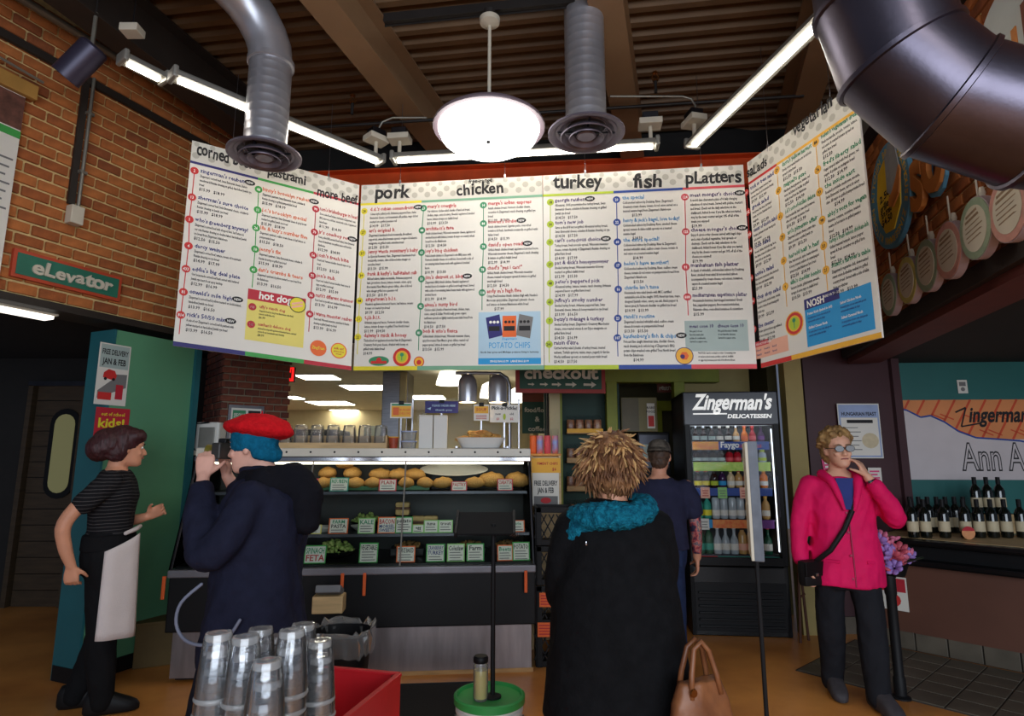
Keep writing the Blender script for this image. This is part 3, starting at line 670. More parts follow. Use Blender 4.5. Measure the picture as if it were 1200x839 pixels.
def column(bd, circ, tx0, tx1, items, ccol, tcol, numcol=7, size=.027, tsize=.04, xs=.62, line=True):
    """numbered items down one column. circ: pixel list of the number discs"""
    m = MB(); uvs = [bd.uv(*c) for c in circ]
    r = .026
    if line: 
        for (a, c) in zip(uvs, uvs[1:] + [(uvs[-1][0], uvs[-1][1] - .13)]): m.add([bd.P(a[0] - .003, a[1], 1.2), bd.P(c[0] - .003, c[1], 1.2), bd.P(c[0] + .003, c[1], 1.2), bd.P(a[0] + .003, a[1], 1.2)], [(0, 1, 2, 3)], 0)
    for i, (u, v) in enumerate(uvs):
        bd.disc(m, u, v, r, 2)
        num, title, body, price, new = items[i]
        bd.txt(m, num, u, v - .011, .03, align='c', mi=1, xs=.8, res='lo', k=3)
        ox = circ[i][0] - circ[0][0]; tl = bd.uv(tx0 + ox, circ[i][1])[0]; wd = bd.uv(tx1 + ox, circ[i][1])[0] - tl
        tw = twidth(title, tsize, .9); bd.txt(bd.titles, title, tl, v - .002, tsize, xs=.9 * min(1, (wd * 1.02) / tw), mi=tcol, wob=.25, rnd=random.Random(i), res='lo')
        if new:
            eu = min(tl + min(tw, wd) + .035, bd.w - .035); k = MB()
            k.add([bd.P(eu + .036 * math.cos(2 * PI * j / 16), v + .012 + .02 * math.sin(2 * PI * j / 16), 3.2) for j in range(16)], [tuple(range(16))], 0)
            bd.txt(k, 'NEW', eu, v + .003, .024, align='c', mi=1, xs=.8, k=4); k.build('new_badge', ['ink', 'ink_white'], bd.t)
        y = v - .036
        for ln in wrap(body, size, xs, wd):
            bd.txt(bd.body, ln, tl, y, size, xs=xs, mi=0); y -= .0315
        bd.txt(bd.body, price, tl, y - .003, .03, xs=.85, mi=0)
    m.build('number_column', ['p_' + ccol, INKS[numcol]], bd.t)
def finish(bd):
    tag(bd.body.build('item_text', INKS, bd.t), kind='stuff'); tag(bd.titles.build('item_titles', INKS, bd.t), kind='stuff')
    for f in (.22, .8):
        k = MB(); k.tube([bd.ux * (bd.w * f) + V((0, 0, bd.h - .01)) - bd.n * .006, bd.ux * (bd.w * f) + V((0, 0, 4.28 - bd.bl.z)) - bd.n * .006], .0022, 5); k.build('hanging_wire', 'steel', bd.t)
        MB().box(bd.ux * (bd.w * f) + V((0, 0, bd.h)) - bd.n * .006, (.014, .014, .05)).build('clamp', 'steel', bd.t)
HM = 1.45
c0 = V((-1.17, 4.38, 2.14)); c2 = V((1.63, 3.95, 2.09)); cm = c0.lerp(c2, .4985)
L0 = V((-2.22, 3.87, 2.23)); R1 = V((1.92, 3.06, 2.12))
cu_ = (c2 - c0).normalized()
bL = Board('menu_board', 'left angled menu panel headed corned beef, pastrami and more beef', L0, c0 + V((-.012, -.006, 0)), HM)
bP = Board('menu_board', 'frontal menu panel headed pork and chicken', c0 + cu_ * .004, cm - cu_ * .002, HM)
bT = Board('menu_board', 'frontal menu panel headed turkey, fish and platters', cm + cu_ * .002, c2 - cu_ * .004, HM)
bR = Board('menu_board', 'right angled menu panel headed salads and vegetarian', c2 + V((.014, -.028, 0)), R1, HM)
for bd, (xa, xb, y) in ((bL, (228, 360, 230)), (bP, (430, 630, 300)), (bT, (650, 870, 300)), (bR, (885, 1005, 250))): MARK[bd] = (bd.uv(xb, y)[0] - bd.uv(xa, y)[0]) / (xb - xa)
u1, u2 = bL.uv(302, 215)[0], bL.uv(367, 235)[0]
header(bL, [(0, u1, 'navy'), (u1, u2, 'green'), (u2, bL.w, 'crimson')], [('corned beef', 230, 181, 66, .125, .3), ('pastrami', 313, 205, 46, .1, .3), ('more beef', 371, 228, 48, .105, .3)])
u1 = bP.uv(494, 238)[0]
header(bP, [(0, u1, 'yellow'), (u1, bP.w, 'sea')], [('pork', 439, 233, 40, .15, .2), ('chicken', 535, 229, 56, .13, .25), ('free-range', 549, 215, 28, .05, .3)])
u1, u2 = bT.uv(719, 226)[0], bT.uv(800, 222)[0]
header(bT, [(0, u1, 'lime'), (u1, u2, 'blue'), (u2, bT.w, 'rose')], [('turkey', 649, 221, 57, .15, .25), ('fish', 742, 220, 35, .145, .3), ('pLatters', 803, 216, 66, .125, .3)])
u1 = bR.uv(910, 190)[0]
header(bR, [(0, u1, 'red'), (u1, bR.w, 'amber')], [('saLads', 876, 209, 25, .1, .4), ('vegetarian', 930, 158, 49, .115, .4)])

ZC = "Zingerman's corned beef"; 
column(bL, [(228, 200), (225, 231), (222, 257), (221, 288), (218, 315), (215, 342), (212, 369)], 235, 297, [
    ('2', "zingerman's reuben", ZC + ", Swiss Emmental cheese, Bakery sauerkraut & Russian dressing on grilled, hand-sliced Jewish rye bread", '$15.99   $18.99', 1),
    ('13', "sherman's sure choice", ZC + ", Swiss Emmental cheese, coleslaw & Russian dressing on Jewish rye bread", '$15.99   $18.99', 0),
    ('1', "who's greenberg anyway?", ZC + " with chopped liver, leaf lettuce & our own Russian dressing on double-baked, hand-sliced Jewish rye bread from Zingerman's Bakehouse", '$12.50   $15.50', 0),
    ('4', 'darcy weiner', ZC + ", lettuce, tomato & housemade Russian dressing on rye bread", '$14.99   $17.99', 0),
    ('433', "eddie's big deal plate", "Our housemade corned beef hash served with buttered Jewish rye toast & our spicy ketchup", '$12.99   $16.99', 0),
    ('81', "oswald's mile high", ZC + " & yellow mustard on double-baked, hand-sliced Jewish rye bread", '$13.99   $16.50', 1),
    ('814', "rick's 50/50 mix", "A mix of our " + ZC + " & pastrami with yellow mustard on hand-sliced Jewish rye bread", '$13.99   $16.50', 1)], 'red', 2, size=.025, xs=.52)
ZP = "Zingerman's pastrami"
column(bL, [(303, 222), (302, 246), (300, 267), (299, 292), (297, 316)], 308, 363, [
    ('48', "binny's brooklyn reuben", ZP + ", Swiss Emmental cheese, coleslaw & Russian dressing on grilled pumpernickel bread", '$15.99   $18.99', 1),
    ('11', "j.c.'s brooklyn special", ZP + ", Swiss Emmental cheese & spicy brown mustard on grilled Jewish rye bread", '$15.99   $18.99', 0),
    ('26', "lila & izzy's number five", ZP + ", scallion cream cheese & leaf lettuce on pumpernickel bread", '$15.50   $18.50', 0),
    ('10', "jenny's fix", ZP + ", Swiss Emmental cheese, coleslaw & Russian dressing on grilled rye bread", '$15.99   $18.99', 0),
    ('41', "dan's crumbs & tears", ZP + " & yellow mustard on rye bread from the Bakehouse", '$13.99   $16.50', 0)], 'green', 5, size=.025, xs=.5)
column(bL, [(370, 245), (368.5, 272), (367, 299), (366, 323), (364.5, 346), (363, 368)], 375, 419, [
    ('90', "tom's brisketburger in heat!", "Slow-cooked beef brisket, marinated in Zingerman's own BBQ sauce on a soft bun, served with a side of applewood baked beans", '$11.99   $14.99', 0),
    ('70', "jr's cowboy reuben", "Roast, pulled BBQ-smoked beef brisket, Swiss Emmental cheese & sauerkraut on a grilled onion roll from the Bakehouse", '$12.99   $14.99', 1),
    ('56', "josh's fresh bite", "Roast beef, Vermont cheddar cheese & mayo on rye bread", '$12.50   $15.50', 0),
    ('71', "jon's m.b.", "Roast beef, melted Vermont cheddar, fried onions & mayo on grilled sourdough", '$12.99   $15.99', 0),
    ('36', "mark's different drummer", "Roast beef on rye with our coleslaw & Russian dressing", '$13.99   $16.99', 0),
    ('40', "i wanna muenster reuben", "Roast beef, Wisconsin muenster, sauerkraut & Russian dressing on grilled Jewish rye bread", '$13.99   $16.99', 0)], 'crimson', 1, size=.025, xs=.46)
# hot dogs box and stickers
ua, va = bL.uv(291, 337); ub, vb = bL.uv(355, 411); va = bL.uv(291, 338)[1]
k = MB(); bd = bL; bd.rect(k, ua, vb + .02, ub, va, 1.5, 0); bd.rect(k, ua, va - .075, ub, va, 2, 1); bd.disc(k, ub - .055, va - .055, .058, 3, 2); bd.disc(k, ub - .055, va - .055, .052, 3.4, 3)
for dv in (-.012, .012): k.add([bd.P(ub - .095, va - .075 + dv, 3.8), bd.P(ub - .02, va - .05 + dv, 3.8), bd.P(ub - .02, va - .035 + dv, 3.8), bd.P(ub - .095, va - .06 + dv, 3.8)], [(0, 1, 2, 3)], 4)
bd.txt(k, 'hot dogs', ua + .07, va - .055, .075, mi=5, wob=.25, xs=.95, res='bd')
for i, (n, tt, body, pr) in enumerate((('118', "uffy's ranch dog", 'Grass-fed beef hot dog from Black River with finely minced, mildly flavorful', '$6.99'), ('100', "nathan's deluxe dog", 'All-beef hot dog with applewood-smoked bacon, sauteed onions & our housemade spicy ketchup', '$8.99'))):
    y = va - .125 - i * .125; bd.disc(k, ua + .035, y, .026, 3, 1); bd.txt(k, n, ua + .035, y - .01, .026, align='c', mi=5, xs=.75); bd.txt(k, tt, ua + .08, y, .03, mi=1, wob=.25, xs=.9); yy = y - .026
    for ln in wrap(body, .019, .72, .33): bd.txt(k, ln, ua + .08, yy, .019, mi=2, xs=.58); yy -= .0225
    bd.txt(k, pr, ua + .08, yy - .003, .022, mi=2, xs=.85)
k.build('hot_dog_box', ['p_straw', 'p_crimson', 'ink', 'p_yellow', 'p_peach', 'ink_white'], bd.t)
k = MB(); u, v = bd.uv(373, 408); bd.disc(k, u, v, .058, 2, 0); bd.txt(k, 'ZingTrain', u, v - .008, .03, align='c', mi=1, xs=.75); u, v = bd.uv(397, 411); bd.disc(k, u, v, .058, 2, 0); bd.disc(k, u, v, .05, 2.4, 1); bd.txt(k, "ask us!", u, v + .008, .026, align='c', mi=2, k=3); bd.txt(k, "gluten free", u, v - .012, .017, align='c', mi=2, k=3); bd.txt(k, "bread", u, v - .03, .017, align='c', mi=2, k=3)
k.build('sticker', ['p_orange', 'p_yellow', 'ink_red'], bd.t); finish(bL)

column(bP, [(427, 247.5), (425.5, 272.5), (424.5, 297), (423.5, 323), (421.5, 352.5), (420.5, 374), (419.5, 395)], 434, 491, [
    ('28', "d.d.'s cuban conundrum", "Cuban-style pulled pork, Arkansas peppered ham, Swiss Emmental cheese, our housemade dill pickles, mayo & hot mustard on a grilled paesano roll", '$14.99   $17.50', 1),
    ('27', "ari's original b.", "Zingerman's handmade fresh mozzarella, Broadbent pepperoni, oven-dried tomato spread, oregano & balsamic vinaigrette on grilled rustic semolina bread", '$12.50   $15.50', 0),
    ('37', "jenny wants rosemary's baby", "La Quercia Rosemary Ham, Zingerman's handmade fresh mozzarella, tomato, olive oil & red wine vinegar on semolina bread", '$13.50   $15.99', 0),
    ('39', "frank & kathy's half-italian sub", "All-beef salami, Italian mortadella, Arkansas peppered ham, provolone cheese, lettuce, tomato, onion, spicy fire-roasted New Mexico green chilies, olive oil & red wine vinegar grilled on a paesano roll", '$13.50   $15.99', 0),
    ('48', "zingerman's b.l.t.", "Nueske's applewood-smoked bacon, leaf lettuce, tomato & mayo on toasted rye bread", '$9.99   $12.50', 0),
    ('51', "t.j.b.b.l.t.", "Arkansas peppered bacon, Vermont cheddar cheese, lettuce, tomato & mayo on grilled True North bread", '$11.99   $14.50', 0),
    ('22', "dalway's mick & honey", "Thick-sliced hot applewood-smoked ham & Zingerman's Creamery fresh goat cheese, drizzled with honey on grilled rustic Italian bread", '$14.99', 0)], 'yellow', 1, 0, xs=.6)
ZB = "Amish chicken breast"
column(bP, [(496.5, 244), (494.5, 270), (494, 296), (494, 327), (493, 359), (491, 390)], 501, 559, [
    ('23', "mary's cowgirls", "Our delicious chicken salad: chunks of hand-cut breast, chicken, mayo, onion & celery, Nueske's applewood smoked bacon, lettuce & mayo on challah bread", '$10.99   $13.50', 0),
    ('44', "architect's fave", ZB + ", Wisconsin muenster cheese, applewood smoked bacon with lettuce, tomato & mayo on country wheat bread from the Bakehouse", '$12.50   $14.50', 0),
    ('63', "joy's bbq chicken", "Pulled Amish chicken in Zingerman's own BBQ sauce with Vermont cheddar cheese on a soft bun. Served with a side of our amazing baked beans made with applewood smoked bacon", '$10.99   $13.50', 0),
    ('53', "jim's detroit st. bbq", "Zingerman's BBQ Amish chicken, Nueske's applewood smoked bacon & coleslaw on grilled sourdough bread. Served with a side of our amazing baked beans made with applewood smoked bacon", '$12.99   $14.99', 1),
    ('42', "alexa's nutty bird", "Chicken salad (chunks of hand-cut breast, chicken, mayo, onion, celery) & Sicilian World locally grown organic sunflower sprouts on lightly toasted pecan raisin bread from the Bakehouse", '$14.50   $17.50', 0),
    ('81', "bob & vito's fiesta", "Grilled Amish chicken breast, Wisconsin muenster cheese, spicy fire-roasted New Mexico green chilies, roasted red pepper spread, lettuce & tomato on grilled rye bread", '$13.50   $15.99', 0)], 'jade', 1, 7, xs=.55)
column(bP, [(566.5, 240.5), (566.5, 262), (566.5, 289), (565.5, 316), (565, 343)], 572, 632, [
    ('14', "marge's urban express", ZB + ", Vermont cheddar cheese, cucumber & Zingerman's ranch dressing on grilled rye bread", '$11.99   $13.99', 0),
    ('84', "bowen's birdie", ZB + ", Ligurian pesto, oven-dried tomatoes & fresh, handmade mozzarella on grilled rustic Italian bread", '$14.50   $15.99', 1),
    ('74', "david's open road", "Grilled Amish chicken breast, applewood smoked bacon, Wisconsin muenster cheese, Zingerman's ranch dressing & lettuce on grilled challah bread", '$12.99   $14.99', 1),
    ('78', "chad's \"yes i can!\"", "Grilled Amish chicken breast, Wisconsin muenster cheese, roasted red pepper spread & lettuce on grilled sourdough bread", '$12.50   $14.50', 0),
    ('118', "andy m's high five", "Crispy fried boneless Amish chicken thigh with Nueske's Moroccan spicy pickles, Zingerman's pimento cheese and lettuce on buttery Bakehouse white bread", '        $17.99', 0)], 'jade', 1, 7, xs=.6)
k = MB(); bd = bP; ua, va = bd.uv(561, 366); ub, vb = bd.uv(634, 430); bd.rect(k, ua, vb + .02, ub, va, 1.5, 0); bd.rect(k, ua, vb + .02, ub, vb + .065, 2, 1)
mx = (ua + ub) / 2
for dx, sl, mi in ((-.11, .012, 2), (0, 0, 3), (.11, -.012, 4)):
    bd_ = [(dx - .05 - sl, va - .03 - sl), (dx + .05 - sl, va - .03 + sl), (dx + .05 + sl, va - .185 + sl), (dx - .05 + sl, va - .185 - sl)]
    k.add([bd.P(mx + x, y, 2.5 + (mi == 3) * .6) for x, y in bd_], [(0, 3, 2, 1)], mi)
    bd.rect(k, mx + dx - .04, va - .14, mx + dx + .04, va - .105, 3.6, 6)
    for j in (-1, 0, 1): bd.disc(k, mx + dx + j * .026, va - .075, .011, 3.6, 5 if mi == 2 else 6, 8)
bd.txt(k, 'POTATO CHIPS', mx, va - .265, .06, align='c', mi=1, fit=.3, res='hi'); bd.txt(k, "Zingerman's", mx, va - .205, .022, align='c', mi=1)
bd.txt(k, 'North Star spices and Michigan potatoes living in harmony', mx, va - .3, .019, align='c', mi=6, fit=ub - ua - .03)
bd.txt(k, 'SINGLE BAG $1.99   LARGE BAG $3.99', mx, vb + .035, .022, align='c', mi=7, fit=(ub - ua) * .62, k=4)
k.build('chips_box', ['p_pale_blue', 'p_sky', 'p_navy', 'p_orange', 'ink_grey', 'ink_white', 'ink', 'ink_white'], bd.t)
k = MB()
u, v = bd.uv(444, 423); k.add([bd.P(u + .078 * math.cos(2 * PI * j / 20), v + .036 * math.sin(2 * PI * j / 20), 2) for j in range(20)], [tuple(range(20))], 3); bd.rect(k, u - .06, v - .02, u + .06, v, 2.6, 0); bd.disc(k, u, v + .005, .02, 3, 0)
u, v = bd.uv(471, 418.5); bd.disc(k, u, v, .068, 2, 0); bd.disc(k, u, v, .048, 2.4, 1); bd.disc(k, u, v, .036, 2.8, 2); bd.disc(k, u, v + .018, .014, 3.2, 3); bd.rect(k, u - .003, v - .025, u + .003, v + .01, 3.4, 3)
u, v = bd.uv(491, 424); bd.disc(k, u, v, .04, 2, 0); bd.disc(k, u, v, .033, 2.4, 1); bd.disc(k, u, v - .004, .018, 2.8, 0)
k.build('sticker', ['p_red', 'p_amber', 'p_lime', 'p_jade'], bd.t); finish(bP)

ZK = "All-natural turkey breast"
column(bT, [(645, 237), (645, 263), (644.5, 284), (644.5, 310), (645, 332), (644.5, 354), (644, 376), (643.5, 403.5)], 650.5, 717, [
    ('18', 'georgia reuben', "All-natural, 100% preservative-free turkey breast, Swiss Emmental cheese, coleslaw & Russian dressing on grilled Jewish rye bread", '$14.50   $17.50', 1),
    ('30', "tom's new job", "Same as the #18 but not grilled. All-natural turkey breast, Swiss Emmental cheese, coleslaw & Russian dressing on rye", '$14.50   $17.50', 0),
    ('73', "carl's conscious choice", "Turkey breast, fresh avocado spread, Wisconsin muenster cheese, tomato & plenty of Zingerman's Russian dressing on grilled farm bread", '$14.99   $17.99', 1),
    ('37', "pat & dick's honeymooner", "Smoked turkey breast, Wisconsin muenster & honey mustard on grilled challah bread", '$12.99   $15.50', 0),
    ('48', "peter's peppered pick", "All-natural turkey, lettuce, tomato, ranch dressing, Arkansas peppered bacon on grilled farm bread", '$14.99   $17.99', 0),
    ('43', "jeffrey's smoky number", "Smoked turkey breast, Arkansas peppered ham, Swiss Emmental cheese, lettuce & honey mustard on rye bread", '$13.99   $16.50', 0),
    ('7', "betsy's ménage à turkey", "Smoked turkey breast, Zingerman's Creamery Manchester cheese, oven-roasted onions & our Dijon vinaigrette on grilled farm bread", '$14.50   $16.99', 0),
    ('241', "raisin d'être", "Curried turkey salad (chunks of turkey breast, toasted cashews, Turkish apricots, raisins, mayo, yogurt) & Garden Works sunflower sprouts on toasted pecan raisin bread", '$14.50   $17.50', 0)], 'lime', 6, 0, xs=.6)
SM = "Cold-smoked salmon by Ducktrap River"
column(bT, [(722.5, 234), (723, 260.5), (723.5, 283.5), (724, 311), (724.5, 339), (724, 373), (723.5, 396)], 729.5, 795, [
    ('20', 'the special', SM + ", Zingerman's Creamery cream cheese, tomato & red onion served on a toasted sesame bagel from Zingerman's Bakehouse", '         $13.99', 0),
    ('22', "henry & jack's bagel, love today!", SM + ", smoked cheese spread, tomato & dulse radish sprouts on a toasted sesame bagel", '         $14.50', 0),
    ('60', "the extra special!", SM + " & Zingerman's smoked whitefish salad, scallion cream cheese, tomato & red onion on a toasted sesame bagel", '         $14.99', 0),
    ('17', "helen's have another!", SM + ", scallion cream cheese, tomato & red onion on pumpernickel bread from Zingerman's Bakehouse", '         $13.50', 0),
    ('16', "charlie isn't tuna", "Housemade tuna salad (made with MSC certified sustainable pole & line caught 100% American tuna, mayo, chopped Spanish onion, celery, sea salt, black pepper & lemon juice) & Vermont cheddar on grilled rye bread", '$10.99   $13.99', 0),
    ('23', "randi's routine", "Zingerman's smoked whitefish salad, scallion cream cheese & tomato on pumpernickel bread", '$13.50   $15.50', 0),
    ('107', "kaufenberg's fish & chips", "Pole and line caught American tuna, cheddar cheese, ranch dressing and a whole bag of Zingerman's BBQ potato chips smashed onto grilled True North bread from the Bakehouse", '         $14.99', 1)], 'blue', 3, 7, xs=.6)
column(bT, [(802.5, 231), (803.5, 271.5), (803.5, 313), (805.5, 348)], 808.5, 871, [
    ('124', "meat monger's choice", "A world class charcuterie plate of 4 daily changing selections of cured meats. Served with pickles, mustard and bread. Check out the daily selections on the chalkboard. Added bonus: if you like what you tasted, stop by the meat counter and get 10% off all of the meats you enjoyed!", '$19.99', 1),
    ('125', "cheese monger's choice", "Enjoy 4 cut-to-order cheeses served with bagel chips and a mix of pickled vegetables, fruit spreads or chutneys. Check out the daily selections on the chalkboard. Added bonus: if you like what you tasted, stop by the cheese counter and get 10% off all of the cheese you enjoyed!", '$19.99', 1),
    ('91', "manhattan fish platter", "A chunk of whitefish, cold-smoked salmon by Ducktrap River, smoked trout salad & hot-smoked salmon accompanied by cream cheese, red onions, tomatoes, capers & a toasted sesame bagel", '$21.99', 0),
    ('600', "mediterranean experience platter", "Housemade hummus, barrel-aged marinated Greek feta, peppadew peppers, fire-roasted artichokes, Kalamata olives, oven-dried tomatoes & cucumbers", '$15.99', 0)], 'rose', 6, 7, xs=.58)
k = MB(); bd = bT; ua, va = bd.uv(802, 376); ub, vb = bd.uv(878, 411); bd.rect(k, ua, vb, ub, va, 1.5, 0); 
bd.txt(k, 'meat cone 10', ua + .03, va - .05, .034, mi=1, wob=.2, xs=.85); bd.txt(k, 'cheese cone 10', (ua + ub) / 2 + .01, va - .05, .034, mi=1, wob=.2, xs=.8)
for j, (l1, l2) in enumerate((('We pick 3 of our', 'We pick bite-sized chunks'), ('favorite meats plus', 'of our favorite cheeses.'), ('pickles & condiments.', 'Served in a paper cone.'), ('Served in a paper cone.', ''))):
    bd.txt(k, l1, ua + .03, va - .08 - .024 * j, .02, mi=2, xs=.6); bd.txt(k, l2, (ua + ub) / 2 + .01, va - .08 - .024 * j, .02, mi=2, xs=.6)
u, v = bd.uv(802, 417); bd.disc(k, u, v, .06, 2, 1); bd.disc(k, u, v, .055, 2.4, 3); bd.disc(k, u, v, .03, 2.8, 4, 6); bd.disc(k, u - .012, v - .005, .016, 3.2, 1, 8)
for j, l in enumerate(("*NOTICE: Can be cooked to order. Consuming raw", "or undercooked meats, poultry, seafood, shellfish", "or eggs may increase your risk of foodborne illness.")): bd.txt(k, l, u + .09, v + .012 - .024 * j, .019, mi=2, xs=.6)
k.build('cone_box', ['p_sage', 'ink_purple', 'ink', 'p_amber', 'p_orange'], bd.t); finish(bT)

SLD = [('201', 'trick or treat salad'), ('202', "greek salad"), ('203', 'caesar of choice salad'), ('204', 'cobb salad'), ('205', "annie's salad"), ('206', 'chop shop salad'), ('207', 'the caesar')]
column(bR, [(874.5, 226), (876.5, 248.5), (878, 275), (879, 294.5), (880, 326), (882, 353), (883.5, 386)], 880, 908, [
    (n, tt, bdy, '$9.99   $12.99', 0) for (n, tt), bdy in zip(SLD, ["Romaine lettuce, roasted croutons, fresh parmesan cheese & our housemade dressing", "Fresh greens, feta cheese, barrel-aged tomato, red onion, Kalamata olives & vinaigrette", "Romaine, parmesan & caesar dressing with garlic croutons", "Avocado, chicken, hard-boiled egg, bacon, blue cheese, tomato & scallions on crisp greens with our own dressing", "Mixed greens, toasted nuts, dried cherries & blue cheese with balsamic dressing", "Chopped romaine, smoked turkey, cheddar, cucumber, tomato & ranch dressing with tortilla strips", "Romaine, applewood bacon, egg, scallions & hot bacon dressing on the side"])], 'red', 2, 7, size=.025, xs=.48)
column(bR, [(910.5, 199.5), (912.5, 223.5), (914.5, 253.5), (917, 278), (918.5, 305.5), (920.5, 336)], 917, 953, [
    ('59', "darra's yellow harvest", "Smoky, oven-roasted mushrooms & artichoke spread on farm bread", '$12.50   $15.50', 0),
    ('67', "miguel's guac", "Handmade fresh guacamole, tomato, red onion, leaf lettuce & cheddar on grilled challah bread from the Bakehouse", '$12.50   $14.99', 0),
    ('61', "j.d.'s sort-of-sicilian deluxe", "Fresh mozzarella, basil, oven-dried tomatoes, olive oil & vinegar on paesano bread", '$10.50   $13.99', 0),
    ('77', "ari's pimento affair", "Zingerman's pimento cheese, potato chips, lettuce & tomato on grilled Jewish rye", '$9.99   $12.50', 0),
    ('55', "harold half 'n half", "Brie, fresh avocado, apple, toasted almonds & honey mustard, scallions & roasted pepper spread on grilled Bakehouse farm bread", '$12.50   $14.99', 0),
    ('9', "alfie's cheddar bombs", "Vermont cheddar, grilled tomato, avocado, tarragon & onion mayo on challah bread", '$10.50   $13.99', 0)], 'amber', 4, 0, size=.026, xs=.5)
column(bR, [(956, 167), (958.5, 199), (960.5, 225), (963.5, 258), (965.5, 288), (968, 316.5)], 963, 1010, [
    ('88', "helen's vegetarian dream", "Fresh mozzarella, avocado, tomato, lettuce, red onion & roasted tomato spread on grilled farm bread", '$12.50', 0),
    ('76', "fred's liberty salad", "Vegan tempeh salad with fresh greens, red pepper & pickles on multigrain bread", '$12.50   $14.99', 0),
    ('93', "the inside east", "Roasted portobello mushroom, avocado, Swiss Emmental cheese, carrot & celery slaw, dill mayo on grilled pumpernickel bread", '        $14.99', 0),
    ('98', "abby's vote for vegan", "Hummus, romaine, cucumber, toasted sesame & hot sauce on grilled paesano bread", '$12.50   $14.99', 0),
    ('33', "benny's fresh lemon chicken-ish", "Grilled seasonal tempeh, lemon pepper spread & fresh cucumber on grilled farm bread", '$12.50   $14.99', 0),
    ('21', "stuart's farmer's table", "Zingerman's vegetarian chili, slow-roasted sweet onion & cheddar melted on grilled country bread. Served with a side of salsa from our kitchen", '$10.99   $13.99', 0)], 'amber', 4, 0, size=.026, xs=.55)
k = MB(); bd = bR; ua, va = bd.uv(943, 362); ub, vb = bd.uv(1030, 392); v1 = bd.uv(1025, 343)[1]; vb = bd.uv(943, 408)[1]; 
bd.rect(k, ua, vb, ub - .015, va + .02, 1.5, 0); bd.rect(k, ua, va - .01, ua + .26, va + .055, 2, 1); bd.txt(k, 'NOSH', ua + .02, va, .06, mi=2, xs=.8, res='bd'); bd.txt(k, 'HERE OR TO GO', ua + .15, va + .025, .02, mi=2, xs=.75)
for j, l in enumerate(('Potato Knish (baked in deli)', 'Grilled Cheese Nosh', 'Salted Chicken Nosh', 'Salted Caramel Nosh')):
    x = ua + .02 + (j // 2) * .24; y = va - .045 - (j % 2) * .085; bd.txt(k, l, x, y, .022, mi=2, xs=.75); bd.txt(k, 'A small plate of our own deli goods', x, y - .025, .018, mi=3, xs=.65); bd.txt(k, 'served with pickles & chips', x, y - .047, .018, mi=3, xs=.65)
u, v = bd.uv(931, 379); bd.disc(k, u, v, .075, 2, 4); bd.disc(k, u, v, .068, 2.3, 5); bd.disc(k, u, v, .05, 2.6, 4); bd.disc(k, u, v, .042, 3, 6); bd.disc(k, u, v + .02, .014, 3.4, 7); bd.rect(k, u - .003, v - .03, u + .003, v + .012, 3.6, 7)
ua, va = bd.uv(885, 404); ub, vb = bd.uv(925, 418); bd.rect(k, ua, va - .10, ub, va, 1.5, 8); bd.rect(k, ua, va - .02, ua + .13, va + .015, 2, 9); bd.txt(k, 'ADD-ONS TO ANY SALAD', ua + .01, va - .012, .022, mi=2, xs=.55)
for j in range(3): 
    for q, l in enumerate(('Chicken $4', 'Avocado $2', 'Bacon $3')): 
        if j < 2: bd.txt(k, l, ua + .01 + q * .075, va - .05 - .03 * j, .017, mi=3, xs=.6)
k.build('nosh_box', ['p_sky', 'p_navy', 'ink_white', 'ink_blue', 'p_amber', 'p_red', 'p_lime', 'p_jade', 'p_peach', 'p_rose'], bd.t); finish(bR)
# ================================================================== DELI CASE
mat('case_black', (16, 16, 18), .5, spec=.25); mat('ledge', (120, 118, 124), .4, .4); mat('rail_white', (214, 208, 192), .4, var=.04)
mat('steel_panel', (150, 142, 142), .38, .7, var=.15, scale=3, stretch=(6, 1, 1)); mat('orange_tag', (222, 92, 30), .6)
mat('bun', (202, 158, 84), .7, var=.25, scale=16, rgb2=(150, 96, 42), bump=.2, bscale=60); mat('wood', (186, 146, 92), .55, var=.2, scale=5, stretch=(1, 8, 8))
mat('wood_pale', (204, 172, 122), .55, var=.15, scale=5, stretch=(1, 8, 8)); mat('greens', (110, 150, 60), .7, var=.5, scale=40, rgb2=(196, 206, 120)); mat('platter', (232, 228, 220), .25, var=.02)
emis('case_glow', (255, 244, 222), 3.0)
CR = math.radians(5); CO = V((.17, 4.5, 0)); CM = Matrix.Rotation(CR, 3, 'Z')
def cw(x, y, z): return CO + CM @ V((x, y, z))
case = thing('deli_case', 'long black glass-fronted deli display case with white top rail', 'display case', CO, CR)
LC = 2.52
MB().bbox((-LC / 2, .42, .52), (LC, .8, .36), .01).build('base', 'case_black', case)
MB().box((-LC / 2, .46, .18), (LC - .1, .66, .34)).build('plinth', 'black_matte', case)
MB().bbox((-.62, .115, .185), (1.2, .02, .32), .003).build('steel_kick_panel', 'steel_panel', case)
MB().bbox((-2.3, .115, .185), (.4, .02, .32), .003).build('steel_kick_panel', 'steel_panel', case)
MB().box((-.62, .12, .015), (1.22, .03, .03)).build('kick_strip', 'wood', case)
MB().bbox((-LC / 2, .02, .725), (LC, .07, .05), .008).build('front_ledge', 'ledge', case)
MB().box((-LC / 2, .03, .66), (LC, .012, .012)).build('trim_bead', 'steel_dark', case)
MB().box((-LC / 2, .80, 1.13), (LC, .03, .8)).build('back_panel', mat('case_back', (22, 19, 17), .5), case)
MB().box((-LC / 2, .42, .755), (LC - .04, .74, .02)).build('deck', 'black_gloss', case)
for z, y0 in ((.95, .14), (1.245, .27)):
    sh = MB().box((-LC / 2, (y0 + .74) / 2, z), (LC - .06, .74 - y0, .014)).build('shelf', 'black_gloss', case)
    MB().box((-LC / 2, y0 - .004, z), (LC - .06, .01, .02)).build('edge_strip', 'steel_dark', sh)
